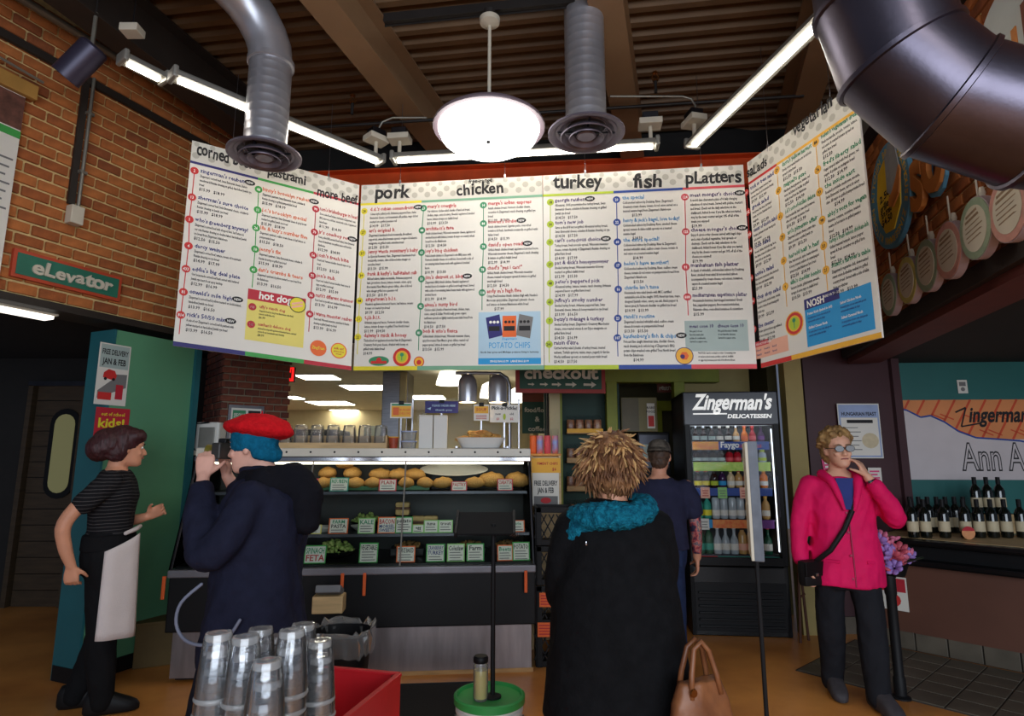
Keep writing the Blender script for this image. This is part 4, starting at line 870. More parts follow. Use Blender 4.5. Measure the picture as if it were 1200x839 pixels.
top = MB().bbox((-LC / 2, .56, 1.545), (LC, .56, .03), .005).build('top_deck', 'rail_white', case)
rail = MB().bbox((-LC / 2, .29, 1.548), (LC, .03, .062), .006).build('top_rail', 'rail_white', case)
for i in range(14):
    x = -.08 - i * .178; MB().lathe([(.001, 0), (.008, 0), (.008, .004), (.001, .006)], (x, .274, 1.55), 8, R=Matrix.Rotation(PI / 2, 3, 'X')).build('screw', 'black', rail)
MB().bbox((-LC / 2, .285, 1.497), (LC, .05, .04), .008).build('chrome_strip', 'chrome', case)
lamp = MB().bbox((-LC / 2, .34, 1.468), (LC - .1, .05, .02), .006).build('case_lamp', 'case_glow', case)
# slanted front glass in panes, with mullions
div = [-LC, -1.66, -.965, 0]
for a, b_ in zip(div, div[1:]):
    d = .006; y0, z0, y1, z1 = .01, .752, .285, 1.478
    MB().add([(a + .01, y0, z0), (b_ - .01, y0, z0), (b_ - .01, y1, z1), (a + .01, y1, z1), (a + .01, y0 + d, z0), (b_ - .01, y0 + d, z0), (b_ - .01, y1 + d, z1), (a + .01, y1 + d, z1)],
             [(0, 1, 2, 3), (7, 6, 5, 4), (0, 4, 5, 1), (1, 5, 6, 2), (2, 6, 7, 3), (3, 7, 4, 0)]).build('front_pane', 'glass_case', case)
for x in div[1:3]: MB().tube([(x, .012, .752), (x, .286, 1.478)], .006, 6).build('mullion', 'fixture_grey', case)
for x in (-.004, -LC + .004):
    pts = [(.0, .752), (.8, .752), (.8, 1.53), (.3, 1.53)]
    MB().prism(pts, (x - .004, 0, 0), V((0, 1, 0)), V((0, 0, 1)), V((1, 0, 0)), .008).build('end_pane', 'glass_case', case)
for x in (-.012, -LC + .012):
    MB().tube([(x, .01, .752), (x, .286, 1.49)], .009, 6).build('end_stile', 'steel_dark', case)
for i, px in enumerate((210, 405, 430, 616)):
    p = atY(px, 672, 4.45); lx = (p.x - CO.x) / math.cos(CR)
    MB().bbox((lx, -.018, .64), (.022, .012, .15), .003).build('orange_latch', 'orange_tag', case)

# ---- food
def onshelf(px, py, ly, z):
    """place on a shelf: local depth ly, height z, at the picture column px"""
    r = ray(px, py); n = CM @ V((0, 1, 0)); p0 = cw(0, ly, 0); t = (p0 - EYEP).dot(n) / r.dot(n); q = EYEP + r * t; return V((q.x, q.y, z))
bunmesh = None
def bun(p, r, sq, seed, lab, grp, elong=1.15):
    global bunmesh
    if bunmesh is None:
        b = MB(); b.ell((0, 0, 0), (1, .86, .62), 16, 10); o = b.build('bread_roll', 'bun', None, smooth=True)
        for q in o.data.vertices:
            f = 1 + .07 * noise.noise(q.co * 2.3); q.co *= f
            if q.co.z > 0: q.co.z += .10 * math.cos(q.co.x * 9) * max(0, 1 - abs(q.co.y) * 2.2) * .5
            else: q.co.z *= .75
        bunmesh = o.data; 
    else: o = link('bread_roll', bunmesh)
    o.location = p; o.scale = (r * elong, r, r * sq * 1.3); o.rotation_euler = (random.uniform(-.08, .08), random.uniform(-.08, .08), random.uniform(0, 6))
    return tag(o, lab, 'bread', grp)
S1, S2, S3 = 1.2525, .9575, .7655
G1 = 'rolls on the upper shelf of the deli case'
for px, lab in ((352, 'roll at the left end of the upper case shelf beside the coat'), (379, 'front roll left of the green price card'), (391, 'front roll hidden partly by the green price card'), (417, 'front roll just left of the case mullion'),
                (437, 'front roll just right of the case mullion'), (476, 'front roll right of the yellow price card'), (498, 'front roll second right of the yellow price card'), (519, 'front roll under the long white oval platter'), (556, 'front roll right of the pink price card')):
    bun(onshelf(px, 568, .42, S1 + .055), .072, .85, px, lab, G1)
for px, lab in ((384, 'second-layer roll left of the topmost roll'), (413, 'second-layer roll right of the topmost roll'), (446, 'big back roll left of the pair behind the yellow card'), (468, 'big back roll right of the pair behind the yellow card'), (486, 'back roll at the left end of the white oval platter')):
    bun(onshelf(px, 556, .53, S1 + .13 if px < 420 else S1 + .118), .082, .8, px, lab, 'back rolls on the upper shelf of the deli case')
bun(onshelf(404, 546, .53, S1 + .205), .075, .8, 1, 'topmost roll of the pile left of the mullion', G1)
bun(onshelf(576, 560, .48, S1 + .072), .095, .9, 2, 'large seeded roll left of the last pink price card', G1); bun(onshelf(606, 560, .48, S1 + .072), .09, .95, 3, 'large roll at the right end of the upper case shelf', G1)
# support tray under the back rolls
t = thing('food_tray', 'black tray carrying the rolls on the upper case shelf', 'tray', onshelf(430, 572, .52, S1)); MB().bbox((0, 0, .014), (1.0, .26, .012), .004, rz=CR).build('base', 'black', t)
for s in (-1, 1): MB().box(CM @ V((0, s * .13, .022)), (1.0, .006, .03), rz=CR).build('rim', mat('tray_green', (38, 92, 48), .5), t)
def platter(px, py, ly, z, a, b, lab):
    p = onshelf(px, py, ly, z); o = MB().rings([[V((p2 * a * math.cos(2 * PI * j / 36), p2 * b * math.sin(2 * PI * j / 36), zz)) for j in range(36)] for p2, zz in ((.55, .0), (.6, .004), (.95, .03), (1, .036), (.97, .038), (.6, .014), (.02, .013))], True).build('oval_platter', 'platter', None, smooth=50)
    o.location = p; o.rotation_euler = (0, 0, CR); return tag(o, lab, 'platter', 'white oval platters in the deli case')
o = platter(532, 558, .60, S1 + .13, .28, .12, 'long white oval platter on the upper case shelf'); o.rotation_euler = (math.radians(24), 0, CR); t = thing('platter_stand', 'black block under the long white oval platter', 'stand', onshelf(532, 558, .62, S1), CR); MB().bbox((0, 0, .06), (.36, .14, .118), .004).build('block', 'black', t); MB().box((0, .04, .12), (.3, .02, .03)).build('back_stop', 'black', t); platter(374, 612, .33, S2, .21, .1, 'white oval platter on the middle shelf below the yellow fruit'); platter(425, 612, .4, S2, .09, .08, 'small white platter at the mullion on the middle shelf')
o = bpy.data.objects[-1] if False else None
def pile(name, lab, cat, p, r, h, m, n, pr, kind='stuff'):
    R = random.Random(n); b = MB()
    for i in range(n):
        a = R.uniform(0, 6.28); d = r * math.sqrt(R.random()); z = h * (1 - (d / r) ** 2) * R.uniform(.3, 1)
        b.ell((d * math.cos(a), d * math.sin(a), z + pr * .5), (pr * R.uniform(.7, 1.3), pr * R.uniform(.5, 1), pr * R.uniform(.4, .8)), 6, 4, R=Matrix.Rotation(R.uniform(0, 3), 3, 'X') @ Matrix.Rotation(R.uniform(0, 3), 3, 'Y'))
    o = b.build(name, m, None, smooth=True); o.location = p; tag(o, lab, cat, kind=kind); return o
def bowl(lab, p, r, h, m='black_gloss'):
    o = MB().lathe([(r * .6, 0), (r * .9, h * .5), (r, h), (r * .96, h), (r * .84, h * .5), (r * .55, .008), (.001, .008)], n=24).build('serving_bowl', m, None, smooth=40); o.location = p; return tag(o, lab, 'bowl')
p = onshelf(354, 606, .55, S2); bowl('black bowl of yellow fruit on the middle case shelf', p, .13, .06); pile('fruit_salad', 'chopped yellow fruit heaped in a black bowl', 'fruit', p + V((0, 0, .045)), .11, .09, mat('fruit', (226, 176, 40), .5, var=.3, scale=30), 60, .022)
p = onshelf(393, 650, .38, S3); bowl('black bowl of green salad on the case floor', p, .15, .05); pile('green_salad', 'chopped green salad heaped in a black bowl', 'salad', p + V((0, 0, .035)), .13, .09, 'greens', 90, .022)
p = onshelf(350, 650, .4, S3); bowl('black bowl of red salad at the left of the case floor', p, .11, .05); pile('red_salad', 'chopped red onion salad in a black bowl', 'salad', p + V((0, 0, .035)), .09, .07, mat('redsalad', (150, 40, 70), .5, var=.4, scale=40), 50, .02)
p = onshelf(430, 607, .6, S2); bowl('black bowl of leafy salad behind the mullion', p, .13, .05); pile('leaf_salad', 'leafy green salad in a black bowl on the middle shelf', 'salad', p + V((0, 0, .035)), .11, .07, 'greens', 60, .022)
for px, lab in ((550, 'dark tray of deli salad on the case floor behind the blue-lettered card'), (478, 'dark tray of deli salad behind the orange-edged card'), (595, 'dark tray of deli salad at the right of the case floor')):
    p = onshelf(px, 650, .45, S3); t = thing('deli_tray', lab, 'tray', p, CR); MB().bbox((0, 0, .03), (.26, .22, .06), .01).build('pan', 'black_gloss', t)
    q = pile('filling', None, None, (0, 0, .055), .09, .03, mat('deli_mix', (150, 110, 60), .6, var=.5, scale=30), 30, .022); q.parent = t
sw = mat('sandwich', (206, 170, 110), .7, var=.25, scale=18); 
for px, py, z, lab in ((472, 597, S2 + .105, 'wrapped sandwich roll standing above the green price card'), (490, 606, S2, 'dark wrapped sandwich on the middle shelf'), (505, 606, S2, 'brown sandwich left of the green-edged card')):
    p = onshelf(px, py, .4, z); t = thing('wrapped_sandwich', lab, 'sandwich', p, CR, 'wrapped sandwiches in the deli case')
    MB().bbox((0, 0, .03), (.11, .09, .05), .02).build('bread', 'sandwich', t, smooth=40); MB().bbox((0, 0, .058), (.115, .095, .02), .008).build('filling', mat('fill_brown', (96, 60, 36), .6, var=.4, scale=40), t); MB().bbox((0, 0, .085), (.11, .09, .04), .018).build('bread', 'sandwich', t, smooth=40)
t = thing('riser', 'black riser block under the wrapped sandwich roll', 'riser', onshelf(472, 597, .4, S2), CR); MB().bbox((0, 0, .05), (.14, .12, .1), .004).build('block', 'black', t); MB().box((0, 0, .102), (.15, .13, .004)).build('mat', 'black_matte', t)
# price cards
def card(px, py, wpx, hpx, ly, z, edge, lines, lab, cols=(2,), paper='paper', lean=.25):
    p = onshelf(px, py, ly, z); s = 4.4 / 705; w, h = wpx * s * 1.02, hpx * s * 1.05
    ux = CM @ V((1, 0, 0)); uy = (V((0, 0, 1)) + (CM @ V((0, 1, 0))) * lean).normalized(); nr = ux.cross(uy).normalized()
    t = thing('price_card', lab, 'price card', p, group='price cards in the deli case')
    MB().prism([(-w / 2, 0), (w / 2, 0), (w / 2, h), (-w / 2, h)], -nr * .003, ux, uy, nr, .003).build('card', edge, t)
    b = MB(); P = lambda x, y, k: ux * x + uy * y + nr * (.0008 * k)
    b.add([P(-w / 2 + .008, .006, 1), P(w / 2 - .008, .006, 1), P(w / 2 - .008, h * .93, 1), P(-w / 2 + .008, h * .93, 1)], [(0, 1, 2, 3)], 0)
    y = h * .93
    for i, (s_, fs, c) in enumerate(lines):
        y -= fs * h * 1.12
        text(b, s_, P(0, y, 2), ux, uy, fs * h * 1.3, 'c', c, fit=min(w * .84, twidth(s_, fs * h * 1.3)))
    n = 0
    while y > .022 and n < 4:
        y -= .018; n += 1; b.add([P(-w * .36, y, 2), P(w * (.36 - .1 * (n % 2)), y, 2), P(w * (.36 - .1 * (n % 2)), y + .006, 2), P(-w * .36, y + .006, 2)], [(0, 1, 2, 3)], 3)
    b.build('print', [paper, 'ink_red', 'ink', 'ink_grey', 'ink_blue', 'ink_green'], t)
    k = MB(); k.box(-nr * .02 + uy * .01, (w * .5, .04, .012), rz=CR); k.build('foot', 'black', t)
C1 = [(363, 570, 18, 15, 'p_rose', [('DELI', .3, 1)], 'pink-topped price card at the left of the upper shelf'), (397, 572, 22, 16, 'p_teal', [('REUBEN', .3, 5)], 'teal-edged price card in front of the roll pile'),
      (454, 572, 21, 14, 'p_rose', [('PLAIN', .32, 1)], 'white price card with a yellow spot right of the mullion'), (538, 572, 19, 11, 'p_rose', [('PASTRY', .4, 1)], 'small pink price card under the white oval platter'), (592, 572, 19, 14, 'p_rose', [('CIABATTA', .35, 1)], 'pink-topped price card between the two large rolls')]
for px, py, w, h, e, ln, lab in C1: card(px, py, w, h, .31, S1 + .003, e, ln, lab)
C2 = [(365, 620, 22, 10, 'p_straw', [('FRUIT', .4, 2)], 'pale yellow price card below the left white platter'), (396, 621, 22, 17, 'p_orange', [('FARM', .25, 5), ('PASTA', .25, 2)], 'orange-framed price card left of the mullion on the middle shelf'),
      (429, 621, 19, 17, 'p_mint', [('KALE', .3, 5)], 'green price card on the mullion, middle shelf'), (453, 620, 21, 18, 'p_orange', [('BACON', .32, 1), ('MORSEL', .22, 4), ('SWEETS', .2, 4)], 'price card headed BACON in red letters'), (473, 621, 20, 18, 'p_green', [('potato', .26, 2)], 'green-topped price card right of the BACON card'),
      (490, 621, 14, 9, 'p_mint', [('egg', .4, 2)], 'small low price card below the dark sandwich'), (505, 621, 17, 14, 'p_mint', [('tuna', .3, 2)], 'green price card under the brown sandwich'), (522, 621, 17, 14, 'p_mint', [('trout', .3, 2)], 'green price card left of the black sign frame'), (592, 619, 18, 12, 'p_lime', [('feta', .3, 2)], 'lime price card right of the black sign frame'), (607, 618, 16, 13, 'p_orange', [('brie', .3, 5)], 'price card at the right end of the middle shelf')]
for px, py, w, h, e, ln, lab in C2: card(px, py, w, h, .16, S2 + .003, e, ln, lab)
C3 = [(368, 664, 24, 19, 'p_green', [('SPINACH', .34, 5), ('FETA', .36, 1)], 'price card reading SPINACH FETA'), (431, 664, 21, 21, 'p_green', [('VEGETABLE', .26, 2)], 'green-topped price card at the mullion on the case floor'), (475, 663, 21, 17, 'p_orange', [('TWICE BAKED', .3, 2)], 'orange-topped price card on the case floor'),
      (510, 662, 21, 19, 'p_green', [('CRANBERRY', .24, 4), ('TURKEY', .24, 4)], 'green card with blue lettering on the case floor'), (534, 662, 20, 19, 'p_mint', [('Coleslaw', .28, 2)], 'mint-edged card right of the blue-lettered one'), (557, 661, 20, 19, 'p_green', [('Farm', .28, 2)], 'green card left of the thin black post'), (592, 660, 18, 17, 'p_orange', [('Beets', .28, 5)], 'orange-topped card right of the thin black post'), (611, 659, 20, 20, 'p_green', [('POTATO', .28, 2)], 'green-topped card at the right end of the case floor')]
for px, py, w, h, e, ln, lab in C3: card(px, py, w, h, .075, S3 + .003, e, ln, lab)

# ---- on top of the case
ZD = 1.562
def ontop(px, ly): return onshelf(px, 524, ly, ZD)
t0, t1 = ontop(322, .42), ontop(454, .42)
t = thing('tumbler_crate', 'pale wooden crate full of inverted containers on the case top', 'crate', (t0 + t1) / 2, CR); wc = (t1 - t0).length
MB().bbox((0, 0, .006), (wc, .2, .012), .002).build('base', 'wood_pale', t)
for y in (-.1, .1): MB().bbox((0, y, .03 if y < 0 else .06), (wc, .012, .06 if y < 0 else .12), .003).build('side', 'wood_pale', t)
for x in (-wc / 2, wc / 2): MB().bbox((x, 0, .06), (.012, .2, .12), .003).build('end', 'wood_pale', t)
def sq_ring(r, z, n=24, e=4.0): return [V((r * math.copysign(abs(math.cos(a)) ** (2 / e), math.cos(a)), r * math.copysign(abs(math.sin(a)) ** (2 / e), math.sin(a)), z)) for a in [2 * PI * i / n for i in range(n)]]
proto = None
for i, px in enumerate((318, 334, 352, 371, 390, 409, 427, 446)):
    if proto is None:
        b = MB(); b.rings([sq_ring(r, z) for r, z in ((.062, 0), (.060, .01), (.052, .16), (.046, .185), (.02, .19), (.02, .178), (.04, .172), (.046, .155), (.054, .01), (.056, 0))], False)
        proto = thing('clear_container', 'x', 'container', group='inverted clear containers in the wooden crate'); b.build('shell', 'pint', proto, smooth=40)
        MB().rings([sq_ring(r, z) for r, z in ((.064, 0), (.064, .012), (.06, .012), (.06, 0))], False).build('rim', 'pint_rim', proto); o = proto
    else: o = dup(proto)
    o.scale = (.9, .9, 1)
    p = ontop(px, .42); o.location = (p.x, p.y, ZD + .013); o.rotation_euler = (0, 0, CR)
    o['label'] = 'inverted clear container, ' + ['first', 'second', 'third', 'fourth', 'fifth', 'sixth', 'seventh', 'eighth'][i] + ' from the brick pier in the wooden crate'
p = ontop(461, .36); t = thing('paper_cup', 'small red paper cup on the case top right of the crate', 'cup', p); MB().lathe([(.03, 0), (.04, .1), (.042, .1), (.037, .1), (.028, .004)], n=18).build('cup', mat('cup_red', (170, 70, 44), .5, var=.3, scale=25), t, smooth=40)
MB().lathe([(.042, .1), (.042, .108), (.001, .11)], n=18).build('lid', 'p_amber', t)
for i, z in enumerate((0, .078)):
    p = ontop(479, .38); t = thing('deli_container', ('lower' if i == 0 else 'upper') + ' translucent deli container left of the white boxes', 'container', (p.x, p.y, ZD + z), CR, 'deli containers on the case top'); MB().rings([sq_ring(r, zz) for r, zz in ((.05, 0), (.06, .066), (.055, .066), (.047, .004))], True).build('tub', 'container_plastic', t); MB().rings([sq_ring(r, zz) for r, zz in ((.064, .066), (.064, .076), (.02, .077))], True).build('lid', mat('lid_blue', (150, 160, 190), .4), t)
for px, lab in ((499, 'left of the two tall white cartons on the case top'), (516, 'right of the two tall white cartons on the case top')):
    p = ontop(px, .42); t = thing('white_carton', lab, 'carton', p, CR, 'white cartons'); MB().bbox((0, 0, .14), (.108, .12, .28), .004).build('body', 'white', t); MB().box((0, -.0605, .27), (.108, .002, .004)).build('fold_line', 'offwhite', t)
p = ontop(560, .4); t = thing('serving_tray', 'steel tray under the paper basket of food', 'tray', (p.x + .03, p.y, ZD), CR); MB().bbox((0, 0, .012), (.42, .2, .022), .006).build('tray', 'steel', t); 
for s in (-1, 1): MB().box((s * .2, 0, .028), (.015, .2, .014)).build('lip', 'steel', t)
t = thing('paper_basket', 'white paper-lined dish of food under the heat lamps', 'dish', (p.x + .02, p.y, ZD + .023), CR)
MB().rings([[V((a * math.copysign(abs(math.cos(x)) ** .6, math.cos(x)), b_ * math.copysign(abs(math.sin(x)) ** .6, math.sin(x)), z)) for x in [2 * PI * i / 28 for i in range(28)]] for a, b_, z in ((.15, .07, 0), (.19, .09, .07), (.195, .094, .08), (.185, .085, .078), (.15, .07, .03), (.01, .01, .03))], True).build('dish', 'white', t, smooth=40)
q = pile('baked_food', None, None, (0, 0, .05), .1, .06, 'bun', 26, .035); q.parent = t; q.scale = (1.5, .7, 1)
# heat lamp rack
t = thing('heat_lamp_rack', 'chrome heat lamp rack with two dome lamps on the case top', 'heat lamp', ontop(597, .5), CR)
sx = 5.0 / 705; zt_ = atY(560, 438, 5.0).z - ZD
MB().tube([(0, 0, 0), (0, 0, zt_ - .1), (-.02, 0, zt_ - .04), (-.08, 0, zt_), (-.45, 0, zt_)], .015, 10).build('pipe', 'steel', t, smooth=50)
MB().lathe([(.05, 0), (.05, .012), (.02, .02)], n=20).build('foot', 'steel', t)
for px in (548, 583):
    lx = -(597 - px) * sx; z0 = zt_ - .245; k = thing('x', 'x', 'x') if False else None
    hd = MB().lathe([(.07, 0), (.078, .0), (.078, .14), (.07, .19), (.045, .225), (.014, .235)], (lx, 0, z0), 28, cap=False).build('dome', mat('dome_steel', (190, 190, 196), .3, .7, var=.05), t, smooth=40)
    emis('heat_glow', (255, 220, 164), 30); MB().lathe([(.001, .015), (.05, .015), (.055, .03), (.03, .07), (.001, .08)], (lx, 0, z0), 18).build('bulb', 'heat_glow', hd, smooth=50)
    MB().tube([(lx, 0, z0 + .23), (lx, 0, zt_)], .006, 6).build('cord', 'black', hd)
# glass sneeze panel with signs clipped on
s0_, s1_ = onshelf(483, 500, .62, ZD), onshelf(608, 500, .62, ZD)
t = thing('sneeze_guard', 'clear glass screen behind the signs on the case top', 'glass screen', (s0_ + s1_) / 2, CR); MB().bbox((0, 0, .22), ((s1_ - s0_).length, .006, .44), .002).build('pane', 'glass', t)
for x in (-1, 1): MB().bbox((x * (s1_ - s0_).length / 2, 0, .22), (.014, .014, .44), .003).build('post', 'steel', t)
def clip_sign(x0, y0, x1, y1, ly, lab, m, build, mats, foot=True):
    a = onshelf(x0, y1, ly, 0); r = ray(x0, y1); n = CM @ V((0, 1, 0)); p0 = cw(0, ly, 0)
    A = EYEP + ray(x0, y1) * ((p0 - EYEP).dot(n) / ray(x0, y1).dot(n)); B = EYEP + ray(x1, y1) * ((p0 - EYEP).dot(n) / ray(x1, y1).dot(n)); Cc = EYEP + ray(x0, y0) * ((p0 - EYEP).dot(n) / ray(x0, y0).dot(n))
    w = (B - A).length; h = Cc.z - A.z; ux = CM @ V((1, 0, 0)); t = poster('counter_sign', lab, 'sign', A, ux, V((0, 0, 1)), -n, w, h, lambda b, P: build(b, P, w, h), [m] + mats)
    if foot:
        MB().box(ux * w / 2 + V((0, 0, (ZD - A.z) / 2)), (.012, .006, abs(A.z - ZD))).build('stake', 'steel', t)
    MB().bbox(ux * w / 2 - n * .008 + V((0, 0, h)), (.04, .02, .03), .004, rz=CR).build('binder_clip', 'black', t); return t
def rq(b, P, u0, v0, u1, v1, mi, k=1): b.add([P(u0, v0, k), P(u1, v0, k), P(u1, v1, k), P(u0, v1, k)], [(0, 1, 2, 3)], mi)
ux_c = CM @ V((1, 0, 0)); UZ = V((0, 0, 1))
def b1(b, P, w, h):
    rq(b, P, .06 * w, .08 * h, .94 * w, .8 * h, 1); rq(b, P, .12 * w, .2 * h, .4 * w, .7 * h, 2, 2); rq(b, P, .06 * w, .82 * h, .94 * w, .93 * h, 3, 2)
    text(b, 'BURGER', P(.68 * w, .48 * h, 2), ux_c, UZ, h * .2, 'c', 2); text(b, 'DELUXE', P(.68 * w, .25 * h, 2), ux_c, UZ, h * .2, 'c', 2)
clip_sign(457, 472, 483, 490, .40, 'white framed yellow food sign on the case top', 'paper', b1, ['p_amber', 'ink_orange', 'ink_green'])
def b2(b, P, w, h):
    text(b, 'PLEASE ORDER HERE', P(.56 * w, .55 * h, 2), ux_c, UZ, h * .24, 'c', 1, fit=w * .7); text(b, 'thank you', P(.56 * w, .2 * h, 2), ux_c, UZ, h * .2, 'c', 1, fit=w * .5); b.add([P(w * x, h * y, 2) for x, y in ((.06, .4), (.16, .25), (.18, .5), (.12, .42))], [(0, 1, 2, 3)], 1)
clip_sign(498, 470, 537, 484, .48, 'dark blue sign above the white cartons', 'p_navy', b2, ['p_pale_blue'])
def b3(b, P, w, h):
    rq(b, P, .04 * w, .45 * h, .96 * w, .9 * h, 1); text(b, 'SOUP', P(.5 * w, .6 * h, 2), ux_c, UZ, h * .26, 'c', 2)
    for j in range(3): rq(b, P, .15 * w, (.1 + .1 * j) * h, .85 * w, (.14 + .1 * j) * h, 2, 2)
clip_sign(555, 474, 573, 493, .40, 'yellow-topped sign between the two dome lamps', 'paper', b3, ['p_amber', 'ink_red'])
def b4(b, P, w, h):
    text(b, 'Pick-a-Pickle!', P(.5 * w, .72 * h, 2), ux_c, UZ, h * .26, 'c', 1, fit=w * .9, wob=.2, res='bd'); text(b, 'new', P(.28 * w, .42 * h, 2), ux_c, UZ, h * .18, 'c', 1); text(b, 'old', P(.75 * w, .42 * h, 2), ux_c, UZ, h * .18, 'c', 1); text(b, '$1', P(.28 * w, .14 * h, 2), ux_c, UZ, h * .18, 'c', 2); text(b, '$2', P(.75 * w, .14 * h, 2), ux_c, UZ, h * .18, 'c', 2)
    b.add([P(w * (.5 + .05 * math.cos(2 * PI * i / 12)), h * (.32 + .18 * math.sin(2 * PI * i / 12)), 2) for i in range(12)], [tuple(range(12))], 3)
clip_sign(574, 474, 608, 495, .44, 'white sign reading Pick-a-Pickle next to the right dome lamp', 'paper', b4, ['ink', 'ink_red', 'p_lime'])

# ---- kitchen furnishings behind
t = thing('steel_hood', 'stainless kitchen hood column behind the deli case', 'hood', (atY(466, 480, 7.2).x, 7.2, 0))
MB().bbox((0, 0, 2.1), (.3, .4, .82), .01).build('duct', 'steel', t); MB().bbox((.1, -.05, 1.9), (.08, .4, 1.2), .01).build('panel', mat('hood_tan', (176, 156, 110), .4, .5), t); MB().bbox((-.1, 0, .65), (.9, .6, 1.3), .02).build('cabinet', 'steel', t)
p0, p1 = atY(343, 490, 8.6), atY(402, 490, 8.6); t = thing('oven', 'dark oven unit at the back of the kitchen', 'oven', ((p0.x + p1.x) / 2, 8.7, 0))
MB().bbox((0, 0, .95), (p1.x - p0.x, .7, 1.9), .03).build('body', mat('oven_dark', (44, 46, 50), .4), t); MB().bbox((0, -.36, 1.55), (p1.x - p0.x - .1, .03, .3), .01).build('door', 'black_gloss', t); MB().tube([(-.25, -.39, 1.68), (.25, -.39, 1.68)], .012).build('handle', 'steel', t)
p0, p1 = atY(430, 500, 9.5), atY(457, 500, 9.5); t = thing('kitchen_fridge', 'grey-green upright cabinet left of the steel hood', 'cabinet', ((p0.x + p1.x) / 2, 9.6, 0)); MB().bbox((0, 0, 1.0), (p1.x - p0.x, .6, 2.0), .02).build('body', mat('cab_grey', (92, 98, 88), .5), t); MB().box((0, -.305, 1.0), (.01, .01, 1.9)).build('door_gap', 'black', t); MB().tube([(.05, -.33, .9), (.05, -.33, 1.3)], .012).build('handle', 'steel', t)
emis('globe_glow', (255, 250, 236), 1.8)
for px, py, D, r, lab in ((527, 443, 7.0, .16, 'white shade kitchen pendant left of the dome lamps'), (574, 458, 7.0, .12, 'white shade kitchen pendant between the dome lamps'), (605, 464, 7.6, .11, 'white shade kitchen pendant under the checkout sign'), (634, 472, 7.6, .11, 'white dome kitchen pendant under the checkout sign arrows')):
    p = atY(px, py, D); t = thing('kitchen_pendant', lab, 'lamp', p, group='white kitchen pendants'); MB().lathe([(r, -.08), (r * .98, -.05), (r * .75, .07), (r * .3, .1), (.02, .105)], n=24, cap=False).build('shade', 'globe_glow', t, smooth=40); MB().tube([(0, 0, .1), (0, 0, 2.51 - p.z)], .006).build('cord', 'black', t); MB().lathe([(.001, -.05), (.05, -.04), (.03, .04), (.001, .05)], n=14).build('bulb', 'globe_glow', t)
p = atY(340, 439, 6.0); t = thing('exit_sign', 'small red illuminated exit sign beside the brick pier', 'sign', p); MB().bbox((0, 0, 0), (.1, .04, .15), .005).build('housing', 'black', t); emis('exit_red', (235, 30, 30), 1.2); MB().box((0, -.022, 0), (.09, .004, .14)).build('face', 'exit_red', t)
k = MB(); 
for x in (-.02, .0, .02): k.box((x, -.025, 0), (.006, .002, .11))
k.build('stripes', 'black', t)
# ================================================================== CHECKOUT CORNER
FRX = math.radians(-6); FO = V((1.56, 5.5, 0)); FM = Matrix.Rotation(FRX, 3, 'Z'); fux = FM @ V((1, 0, 0)); fny = FM @ V((0, 1, 0)); FW, FH = .83, 2.1
def fz(py): return atY(860, py, 5.5).z
def fx(px): 
    r = ray(px, 560); t = (FO - EYEP).dot(fny) / r.dot(fny); return (EYEP + r * t - FO).dot(fux)
fr = thing('drinks_fridge', 'black glass-door drinks fridge with a lit shelf of bottles', 'fridge', FO, FRX)
mat('fridge_in', (70, 72, 76), .5)
MB().box((FW / 2, .62, FH / 2), (FW, .04, FH)).build('back', 'black', fr)
for x in (.02, FW - .02): MB().bbox((x, .32, FH / 2), (.04, .62, FH), .006).build('side', 'black', fr)
MB().box((FW / 2, .32, FH - .02), (FW, .62, .04)).build('top', 'black', fr)
z_h0, z_g1, z_g0, z_b = fz(499), fz(494), fz(650), fz(664)
MB().bbox((FW / 2, .0, (z_h0 + FH) / 2), (FW, .06, FH - z_h0), .01).build('header', mat('header_blue', (26, 26, 40), .35), fr)
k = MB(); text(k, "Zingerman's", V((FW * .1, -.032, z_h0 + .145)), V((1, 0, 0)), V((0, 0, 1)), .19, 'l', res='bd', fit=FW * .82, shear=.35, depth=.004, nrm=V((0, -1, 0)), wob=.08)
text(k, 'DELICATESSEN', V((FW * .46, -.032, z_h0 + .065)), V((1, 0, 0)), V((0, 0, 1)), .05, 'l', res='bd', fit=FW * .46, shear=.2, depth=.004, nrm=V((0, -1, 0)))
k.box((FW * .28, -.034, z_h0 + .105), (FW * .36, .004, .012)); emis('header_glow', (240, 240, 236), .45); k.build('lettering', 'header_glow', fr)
MB().bbox((FW / 2, .3, (z_b) / 2), (FW, .58, z_b), .008).build('base', 'black_gloss', fr)
for i in range(6): MB().bbox((FW / 2, -.004, .08 + i * .055), (FW - .12, .02, .018), .004).build('grille_slat', 'case_black', fr)
MB().bbox((FW / 2, .012, .24), (FW - .06, .012, .4), .004).build('grille_back', 'black', fr)
dr = thing('door', 'x', 'x'); dr.parent = fr; del dr['label']; del dr['category']
for x in (.03, FW - .03): MB().bbox((x, -.01, (z_g0 + z_h0) / 2 - .03), (.05, .04, z_h0 - z_g0 + .1), .006).build('stile', 'case_black', dr)
MB().bbox((FW / 2, -.01, z_g0 - .05), (FW - .06, .04, .07), .006).build('bottom_rail', 'case_black', dr)
MB().box((FW / 2, -.005, (z_g0 + z_h0) / 2), (FW - .1, .006, z_h0 - z_g0)).build('pane', 'glass', dr)
MB().tube([(FW - .06, -.05, 1.0), (FW - .06, -.05, 1.35)], .012).build('handle', 'steel_dark', dr)
emis('fridge_glow', (240, 246, 255), 1.6)
for x in (.058, FW - .058): MB().box((x, .03, (z_g0 + z_h0) / 2), (.006, .02, z_h0 - z_g0 - .06)).build('light_strip', 'fridge_glow', fr)
MB().box((FW / 2, .07, z_h0 + .01), (FW - .14, .06, .014)).build('light_strip', 'fridge_glow', fr)
